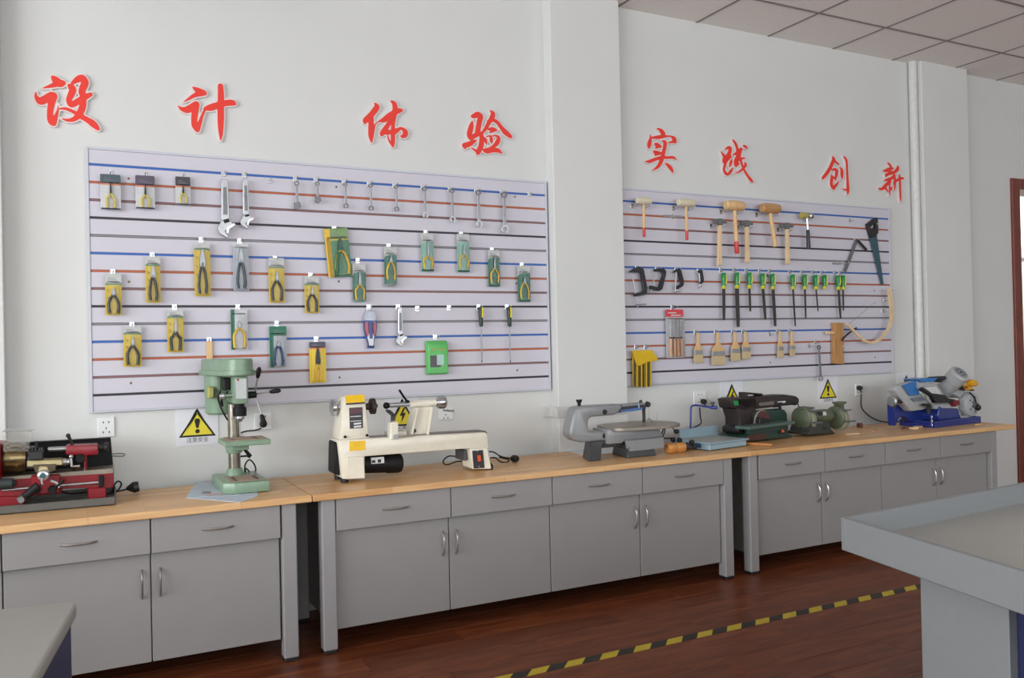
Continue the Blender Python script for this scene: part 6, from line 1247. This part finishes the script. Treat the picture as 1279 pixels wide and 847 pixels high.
b = B(); b.prism([(-0.1547,0.2271),(-0.0094,0.2298),(-0.0093,0.2071),(-0.1503,0.2083),(-0.1622,0.2177)], -.0515, -.0502); b.done('belt_window', mat('grey_belt', (116, 110, 106), .7, var=.1), t, smooth=False)
b = B(); b.prism([(-0.0043,0.2270),(0.1245,0.2284),(0.1256,0.2028),(-0.0052,0.2031)], -.0513, -.0502); b.done('black_label', LB_, t, smooth=False)
b = B(); b.prism([(0.0245,0.2241),(0.1083,0.2243),(0.1078,0.2129),(0.0776,0.2121),(0.0735,0.2174),(0.0243,0.2191)], -.0522, -.0514); b.done('white_print', LW, t, smooth=False)
b = B(); b.prism([(-0.4103,0.2554),(-0.3622,0.2545),(-0.3566,0.2240),(-0.3990,0.2248)], -.055, -.0495); b.done('green_switch', mat('green_switch', (40, 140, 74), .3), t, bevel=.003)
b = B(); b.prism([(-0.2498,0.2954),(-0.0881,0.2789),(-0.0889,0.2589),(-0.1043,0.2597),(-0.1070,0.2699),(-0.2324,0.2815),(-0.2332,0.2606),(-0.2511,0.2604)], -.03, .03); b.done('handle', SBR, t, bevel=.003)
a = (0.2255,0.2167); b = B(); b.turn((a[0], -.054, a[1]), (a[0], .05, a[1]), [(0, .022), (.1, .028), (.9, .028), (1, .022)], 18); b.done('belt_roller', BLACK, t)
b = B(); b.prism([(-0.2544,0.1924),(0.0444,0.1891),(0.0440,0.1815),(-0.2547,0.1857)], -.045, -.0405); b.done('belt_edge', mat('pale_belt_edge', (168, 164, 156), .7), t, smooth=False)
b = B(); b.prism([(0.0749,0.1891),(0.1149,0.1886),(0.1135,0.1565),(0.0736,0.1572)], -.02, .02); b.done('arm_post', BLACK, t, bevel=.003)
a = (-0.1288,0.1066); b = B(); b.turn((a[0], -.056, a[1]), (a[0], -.041, a[1]), [(0, .071), (.3, .072), (1, .072)], 36); b.done('sanding_disc', mat('maroon_abrasive', (92, 56, 54), .85, var=.12, scale=200), t)
b = B(); ring(b, (a[0], a[1]), .0745, .0718, -.05, -.041, 0, 360, 36); b.done('disc_rim', mat('disc_rim_white', (188, 182, 176), .5), t)
b = B(); b.prism([(-0.2086,0.1477),(-0.1075,0.1271),(-0.1035,0.0990),(-0.2152,0.1073)], -.09, -.062); b.done('mitre_gauge', BLACK, t, bevel=.003)
z1 = (-0.2286,0.1034)[1]; x0 = (-0.4065,0.1127)[0]; x1 = (0.0437,0.0909)[0]
b = B(); b.box(x0, x1, -.16, -.058, z1 - .012, z1 + .006); b.done('disc_table', mat('table_green_grey', (82, 106, 98), .4, .2, var=.08), t, bevel=.003)
b = B(); b.box(x0 + .05, x1 - .05, -.12, -.095, .06, z1 - .0125); b.done('table_bracket', SGN, t, bevel=.002)
b = B(); b.prism([(-0.0464,0.0661),(0.0221,0.0633),(0.0229,0.0319),(-0.0456,0.0350)], -.105, -.0995); b.done('switch_plate', BLACK, t, bevel=.002)
b = B(); b.prism([(-0.0219,0.0584),(0.0045,0.0575),(0.0049,0.0413),(-0.0205,0.0421)], -.109, -.1055); b.done('orange_switch', mat('orange_switch', (222, 108, 60), .3), t, bevel=.002)
b = B(); b.box((-0.3581,0.0625)[0], (-0.3581,0.0625)[0] + .18, -.1012, -.0998, .02, .05); b.done('brown_plate', mat('rust_plate', (84, 48, 42), .6, var=.15), t, smooth=False)
a = (-0.3653,0.0824); b = B(); b.turn((a[0], -.07, a[1]), (a[0], .05, a[1]), [(0, .022), (.1, .026), (.9, .026), (1, .02)], 20); b.done('dust_port', BLACK, t)
b = B(); b.tube([(0.2981,0.0000,0.1983),(0.3506,0.0200,0.1811),(0.4042,0.0500,0.1499),(0.4065,0.0700,0.1153),(0.4147,0.0800,0.0873),(0.4376,0.0800,0.0790),(0.4348,0.0900,0.0651),(0.4375,0.1000,0.0475),(0.4724,0.1000,0.0415)], .0038, 8); b.done('cord', RUBBER, t)

# ------------------------------------------------------------------ green bench grinder
GG = mat('grinder_green', (92, 101, 80), .42, .1, var=.1)
GGD = mat('grinder_dark_base', (52, 55, 50), .5, var=.12)
t = thing('bench_grinder', 'dusty green bench grinder with two wheel guards', 'bench grinder', (4.25, -.27, ZT), R_(8))
p = [(-0.2786,0.0302),(-0.2477,0.0373),(-0.2197,0.0923),(-0.0465,0.0821),(-0.0271,0.0302),(0.0045,0.0096),(0.0040,-0.0033),(-0.2690,0.0156)]
b = B(); b.loft([[(x, -.075, z) for x, z in p], [(x, .075, z) for x, z in p]]); b.done('base', GGD, t, bevel=.006, seg=2)
a, c = [(-0.1415,0.1168),(0.0622,0.1099)]; b = B(); b.turn((a[0] - .02, 0, a[1]), (c[0] + .01, 0, c[1]), [(0, .032), (.12, .04), (.2, .042), (.8, .042), (.9, .04), (1, .03)], 28); b.done('motor', GG, t)
def guard(cx, cz, r, w_, tone):
    b = B(); b.turn((cx - w_ / 2, 0, cz), (cx + w_ / 2, 0, cz), [(0, r * .82), (.08, r * .96), (.2, r), (.8, r), (.92, r * .96), (1, r * .82)], 28); g_ = b.done('wheel_guard', GG, t)
    b = B(); b.turn((cx - w_ * .3, -.012, cz - .012), (cx + w_ * .3, -.012, cz - .012), [(0, r * .93), (.1, r * .99), (.9, r * .99), (1, r * .93)], 28); b.done('grinding_wheel', tone, g_)
    b = B(); b.box(cx - w_ * .42, cx + w_ * .42, -r - .02, -r * .55, cz + r * .62, cz + r * .72); b.box(cx - w_ * .42, cx - w_ * .36, -r * .9, -r * .5, cz + r * .3, cz + r * .68); b.done('spark_shield', GREYST, g_, bevel=.002)
    b = B(); b.box(cx - w_ * .5, cx + w_ * .5, -r - .045, -r * .92, cz - .026, cz - .016); b.done('work_rest', GREYST, g_, bevel=.002)
    return g_
g1 = (-0.2074,0.1109); g2 = (0.1390,0.0942)
guard(g1[0], g1[1], .074, .062, mat('grinding_stone', (140, 142, 118), .85, var=.1, scale=200)); guard(g2[0], g2[1], .073, .062, _M['grinding_stone'])
p = [(0.1319,0.1919),(0.2071,0.1924),(0.2065,0.1790),(0.1816,0.1757),(0.1780,0.1438),(0.1488,0.1423),(0.1503,0.1789),(0.1314,0.1800)]; b = B(); b.prism(p, -.03, .03); b.done('eye_shield_bracket', GG, t, bevel=.003)
p = [(-0.2486,0.1668),(-0.1290,0.1659),(-0.1286,0.1756),(-0.1859,0.1822),(-0.1969,0.1681),(-0.2482,0.1751)]; b = B(); b.prism(p, -.03, .03); b.done('eye_shield_bracket', GREYST, t, bevel=.003)
b = B(); b.prism([(-0.1153,0.1458),(-0.0728,0.1457),(-0.0685,0.1221),(-0.1110,0.1216)], -.0425, -.03); b.done('motor_label', LB_, t, smooth=False)
b = B(); b.prism([(-0.0708,0.1430),(-0.0355,0.1420),(-0.0300,0.1196),(-0.0664,0.1200)], -.0425, -.03); b.done('motor_label', LW, t, smooth=False)
b = B(); b.prism([(-0.1188,0.0515),(-0.0892,0.0506),(-0.0886,0.0390),(-0.1182,0.0400)], -.079, -.0745); b.done('switch', BLACK, t, bevel=.002)
b = B(); b.tube([(-0.0450,0.0700,0.0815),(-0.0428,0.1000,0.0331),(-0.0654,0.1000,0.0017),(-0.0447,0.1000,-0.0145)], .004, 8); b.done('cord', RUBBER, t)

# ------------------------------------------------------------------ blue metal band saw
BLU = mat('band_saw_blue', (28, 46, 122), .32, var=.05, coat=.2)
SKY = mat('band_saw_light_blue', (44, 116, 188), .32, var=.04)
GRYB = mat('band_saw_grey', (176, 180, 182), .35, .1, var=.04)
t = thing('band_saw', 'blue and grey metal-cutting band saw with a tilted motor', 'band saw', (5.023, -.49, ZT), R_(5))
TX = (0.5360,0.0034)[0]
b = B(); b.box(0, TX, 0, .26, .0, .028)
for q_ in ((0, TX, 0, .008), (0, TX, .252, .26)): b.box(q_[0], q_[1], q_[2], q_[3], .0281, .044)
for q_ in ((0, .008, .0081, .2519), (TX - .008, TX, .0081, .2519)): b.box(q_[0], q_[1], q_[2], q_[3], .0281, .044)
b.done('drip_tray', BLU, t, bevel=.002)
b = B(); b.box(.012, TX - .012, .012, .248, .0282, .03); b.done('tray_dust', BR, t, smooth=False)
b = B(); b.prism([(0.1181,0.1359),(0.1531,0.1200),(0.3373,0.1079),(0.3684,0.0294),(0.1021,0.0398),(0.0918,0.0751)], .04, .2); b.done('vise_base', BLU, t, bevel=.006)
b = B(); b.prism([(-0.2245,0.1855),(-0.1971,0.1739),(-0.1037,0.1145),(0.0580,0.1117),(0.1063,0.1365),(0.1531,0.1200),(0.1254,0.0314),(-0.0555,0.0365),(-0.0830,0.0656),(-0.1392,0.0794),(-0.1740,0.0579),(-0.1835,0.0451),(-0.2036,0.0195),(-0.2203,0.0207)], .15, .2); b.done('pivot_bracket', BLU, t, bevel=.005)
b = B(); b.prism([(0.0655,0.1476),(0.2569,0.1453),(0.2924,0.1209),(0.3264,0.0557),(0.5017,0.0504),(0.5009,0.0333),(0.3010,0.0391),(0.2553,0.1091),(0.0701,0.1185)], .05, .16); b.done('vise_jaw', GRYB, t, bevel=.004)
b = B(); b.prism([(-0.3122,0.2608),(-0.2781,0.2892),(-0.2227,0.2914),(-0.0752,0.3108),(0.0805,0.2871),(0.1515,0.2841),(0.2212,0.2287),(0.2440,0.1962),(0.1722,0.2102),(0.1030,0.2620),(0.0440,0.2578),(-0.0139,0.2639),(-0.0440,0.2346),(-0.0158,0.2195),(0.0864,0.1524),(0.0560,0.1300),(0.0029,0.1160),(-0.1348,0.1140),(-0.1894,0.1542)], .08, .14); b.done('bow_frame', GRYB, t, bevel=.008, seg=2)
b = B(); b.prism([(-0.2489,0.2916),(-0.0986,0.3148),(-0.1006,0.2682),(-0.0712,0.2350),(-0.0718,0.2195),(-0.1707,0.2164)], .062, .0698); b.prism([(-0.0721,0.3204),(0.0147,0.3259),(0.1620,0.3215),(0.1013,0.2947),(-0.0442,0.3008)], .07, .18); b.done('blue_cover', SKY, t, bevel=.003)
b = B(); b.prism([(-0.1566,0.2004),(-0.0309,0.2061),(-0.0031,0.1801),(-0.1180,0.1768)], .066, .0698); b.done('grey_label', mat('label_grey_blue', (110, 116, 130), .4), t, smooth=False)
b = B(); b.prism([(-0.0364,0.2655),(0.1061,0.2659),(0.1728,0.2109),(0.0338,0.2260)], .056, .0618); b.done('white_label', LW, t, smooth=False)
b = B(); b.prism([(-0.1021,0.2519),(-0.0785,0.2697),(0.0177,0.2258),(0.1585,0.2086),(0.1935,0.1860),(0.2778,0.1712),(0.2768,0.1502),(0.0498,0.1592),(0.0053,0.2094)], .025, .055); b.done('blade_guide', BLACK, t, bevel=.004)
b = B(); b.prism([(0.0957,0.2998),(0.1266,0.3298),(0.2711,0.3298),(0.2763,0.3113),(0.2085,0.2881)], .08, .13); b.done('bow_handle', BLACK, t, bevel=.008, seg=2)
b = B(); b.prism([(-0.0616,0.1615),(0.0076,0.1591),(0.0302,0.1428),(0.0104,0.0893),(-0.0128,0.0907),(-0.0048,0.1413),(-0.0599,0.1479)], .04, .06); b.done('latch', BLACK, t, bevel=.003)
m0 = [(0.3510,0.1700,0.2066)][0]; m1 = [(0.3354,0.0200,0.3499)][0]
b = B(); b.turn(m0, m1, [(0, .052), (.1, .06), (.62, .062), (.64, .066), (.97, .066), (1, .059)], 32); mo = b.done('motor', GRYB, t)
d_ = (Vector(m1) - Vector(m0)).normalized(); b = B(); b.turn(tuple(Vector(m1) - d_ * .001), tuple(Vector(m1) + d_ * .004), [(0, .05), (1, .047)], 28); fc = b.done('fan_cover', mat('fan_cover_grey', (156, 160, 164), .4), mo)
u_d = d_.orthogonal().normalized(); v_d = d_.cross(u_d)
b = B()
for k in range(12):
    a = 2 * PI * k / 12; e_ = u_d * math.cos(a) + v_d * math.sin(a); c_ = Vector(m1) + d_ * .0045
    b.cyl(tuple(c_ + e_ * .02), tuple(c_ + e_ * .042), .0022, n=5)
b.turn(tuple(Vector(m1) + d_ * .003), tuple(Vector(m1) + d_ * .008), [(0, .01), (1, .008)], 10); b.done('vent_slots', IRON, mo)
b = B(); b.prism([(0.3301,0.2059),(0.4130,0.2516),(0.4682,0.2206),(0.3968,0.1707)], .06, .15); b.done('gear_case', GRYB, t, bevel=.006)
a = (0.5020,0.1258); b = B(); b.turn((a[0], .03, a[1]), (a[0], .09, a[1]), [(0, .066), (.1, .082), (.3, .087), (1, .087)], 36); b.done('wheel_cover', GRYB, t)
b = B(); b.turn((a[0], .022, a[1]), (a[0], .031, a[1]), [(0, .022), (1, .026)], 20); 
for k in range(5): q_ = (a[0] + .052 * math.cos(k * 1.256), a[1] + .052 * math.sin(k * 1.256)); b.turn((q_[0], .024, q_[1]), (q_[0], .0301, q_[1]), [(0, .006), (1, .007)], 8)
b.done('wheel_hub', GREYST, t)
b = B(); b.prism([(0.2435,0.1650),(0.3157,0.1640),(0.3268,0.1375),(0.2709,0.1231),(0.2474,0.1419)], .02, .06); b.done('red_guard', mat('dark_red_paint', (116, 30, 40), .4), t, bevel=.003)
b = B(); b.prism([(0.3634,0.2620),(0.4010,0.2674),(0.5001,0.2275),(0.4997,0.2183),(0.3992,0.2287)], .02, .07); b.done('switch_mount', BLACK, t, bevel=.003)
b = B(); b.prism([(0.3477,0.2668),(0.4139,0.2695),(0.4650,0.2319),(0.3795,0.2289)], .0, .019); b.done('switch_box', mat('switch_yellow', (222, 164, 34), .4), t, bevel=.004)
b = B(); b.prism([(0.3314,0.2611),(0.3661,0.2623),(0.3927,0.2429),(0.3527,0.2406)], -.004, .0); b.done('switch_plate', mat('switch_brown', (130, 84, 40), .5), t, smooth=False)
b = B(); b.prism([(0.3711,0.2910),(0.4154,0.3032),(0.4626,0.2872),(0.4665,0.2638),(0.4382,0.2531),(0.3910,0.2622)], -.03, .012); b.done('emergency_flap', _M['switch_yellow'], t, bevel=.006, seg=2)
b = B(); b.tube([(0.4588,0.0300,0.2085),(0.4881,0.0200,0.1826),(0.5097,0.0200,0.1531),(0.5347,0.0300,0.1156)], .005, 8); b.done('cord', RUBBER, t)
a = (0.5329,0.1034); b = B(); b.turn((a[0], -.0, a[1]), (a[0], .045, a[1]), [(0, .012), (.2, .021), (.8, .021), (1, .014)], 8); b.done('blade_knob', BLACK, t, ang=20)
a = (-0.3148,0.1883); c = (-0.1296,0.1736)
b = B(); b.cyl((a[0] + .01, .1, a[1]), (c[0], .1, c[1]), .012, n=12); b.box((-0.1856,0.1800)[0], c[0], .085, .115, (-0.1583,0.1617)[1], (-0.1573,0.1866)[1]); b.done('screw_shaft', BLACK, t)
b = B(); b.turn((a[0] - .008, .1, a[1]), (a[0] + .014, .1, a[1]), [(0, .026), (.3, .035), (.8, .035), (1, .02)], 24); b.done('handwheel', STEEL, t)
q_ = [(-0.3929,0.0600,0.1589),(-0.4567,0.0400,0.1609)]; b = B(); b.cyl((a[0] - .008, .075, a[1] - .03), (a[0] - .035, .06, a[1] - .034), .007, .009, 10); b.done('crank_grip', BLACK, t)
b = B()
for k in range(5):
    z_ = .085 - .0135 * k; x_ = (-0.0535,0.0496)[0]
    if k % 2: b.tube([(x_, -.006, z_), (x_ + .005, -.006, z_ - .008), (x_, -.006, z_ - .016), (x_ - .005, -.006, z_ - .008), (x_, -.006, z_)], .0018, 5, 2)
    else: b.tube([(x_, -.006, z_), (x_, -.001, z_ - .008), (x_, -.006, z_ - .016), (x_, -.011, z_ - .008), (x_, -.006, z_)], .0018, 5, 2)
b.done('chain', CHROME, t)

# ------------------------------------------------------------------ scraps and papers on the benches
def scrap(name, c, sx, sy, sz, rz, m, label, cat='wood scrap', group='wood scraps on the workbench'):
    b = B(); b.box(-sx / 2, sx / 2, -sy / 2, sy / 2, 0, sz); o = b.done(name, m, None, bevel=min(sx, sy, sz) * .12)
    o.location = (c[0], c[1], ZT + .0004); o.rotation_euler = (0, 0, R_(rz)); tag(o, label, cat, group); return o
DRK = wood('dark_red_scrap_wood', (96, 50, 34), (122, 66, 44), 6, (3, 12, 12))
scrap('wood_block', (4.70, -.16), .035, .03, .03, 15, DRK, 'small dark red-brown wooden block between the grinder and the band saw', group=None)
scrap('wood_chip', (4.345, -.41), .09, .02, .005, -5, PINE, 'thin pale wood strip lying in front of the bench grinder', group=None)
scrap('wood_chip', (4.60, -.36), .06, .022, .004, 30, wood('pinkish_scrap_wood', (190, 134, 96), (206, 152, 112), 6, (3, 12, 12)), 'thin pinkish wood chip between the grinder and the band saw', group=None)
scrap('wood_scrap', (4.83, -.40), .03, .02, .012, 10, DRK, 'smallest wood scrap by the corner of the blue saw tray')
scrap('wood_scrap', (4.875, -.44), .05, .03, .012, -8, PINE, 'pale wood scrap in front of the blue saw tray corner')
scrap('wood_scrap', (4.955, -.41), .06, .035, .012, 12, BEECH, 'tan wood scrap touching the blue saw tray')
scrap('wood_scrap', (5.40, -.53), .05, .02, .008, 5, BEECH, 'small wood scrap in front of the middle of the blue saw tray')
b = B(); b.box(-.08, .08, -.02, .02, 0, .006); o = b.done('bamboo_strip', BEECH, None, bevel=.001); o.location = (5.38, -.085, ZT + .0004); o.rotation_euler = (0, 0, R_(-20)); tag(o, 'flat wooden strip behind the blue band saw tray', 'wood scrap')
scrap('wood_strip', (5.53, -.06), .12, .025, .012, -25, PINE, 'pale wooden strip at the far end of the last workbench', group=None)
b = B(); b.box(-.15, .15, -.1, .1, 0, .0012); o = b.done('paper_sheet', PAPER, None, smooth=False); o.location = (2.62, -.175, ZT + .0003); o.rotation_euler = (0, 0, R_(-6)); tag(o, 'white paper sheet lying behind the scroll saw', 'paper')
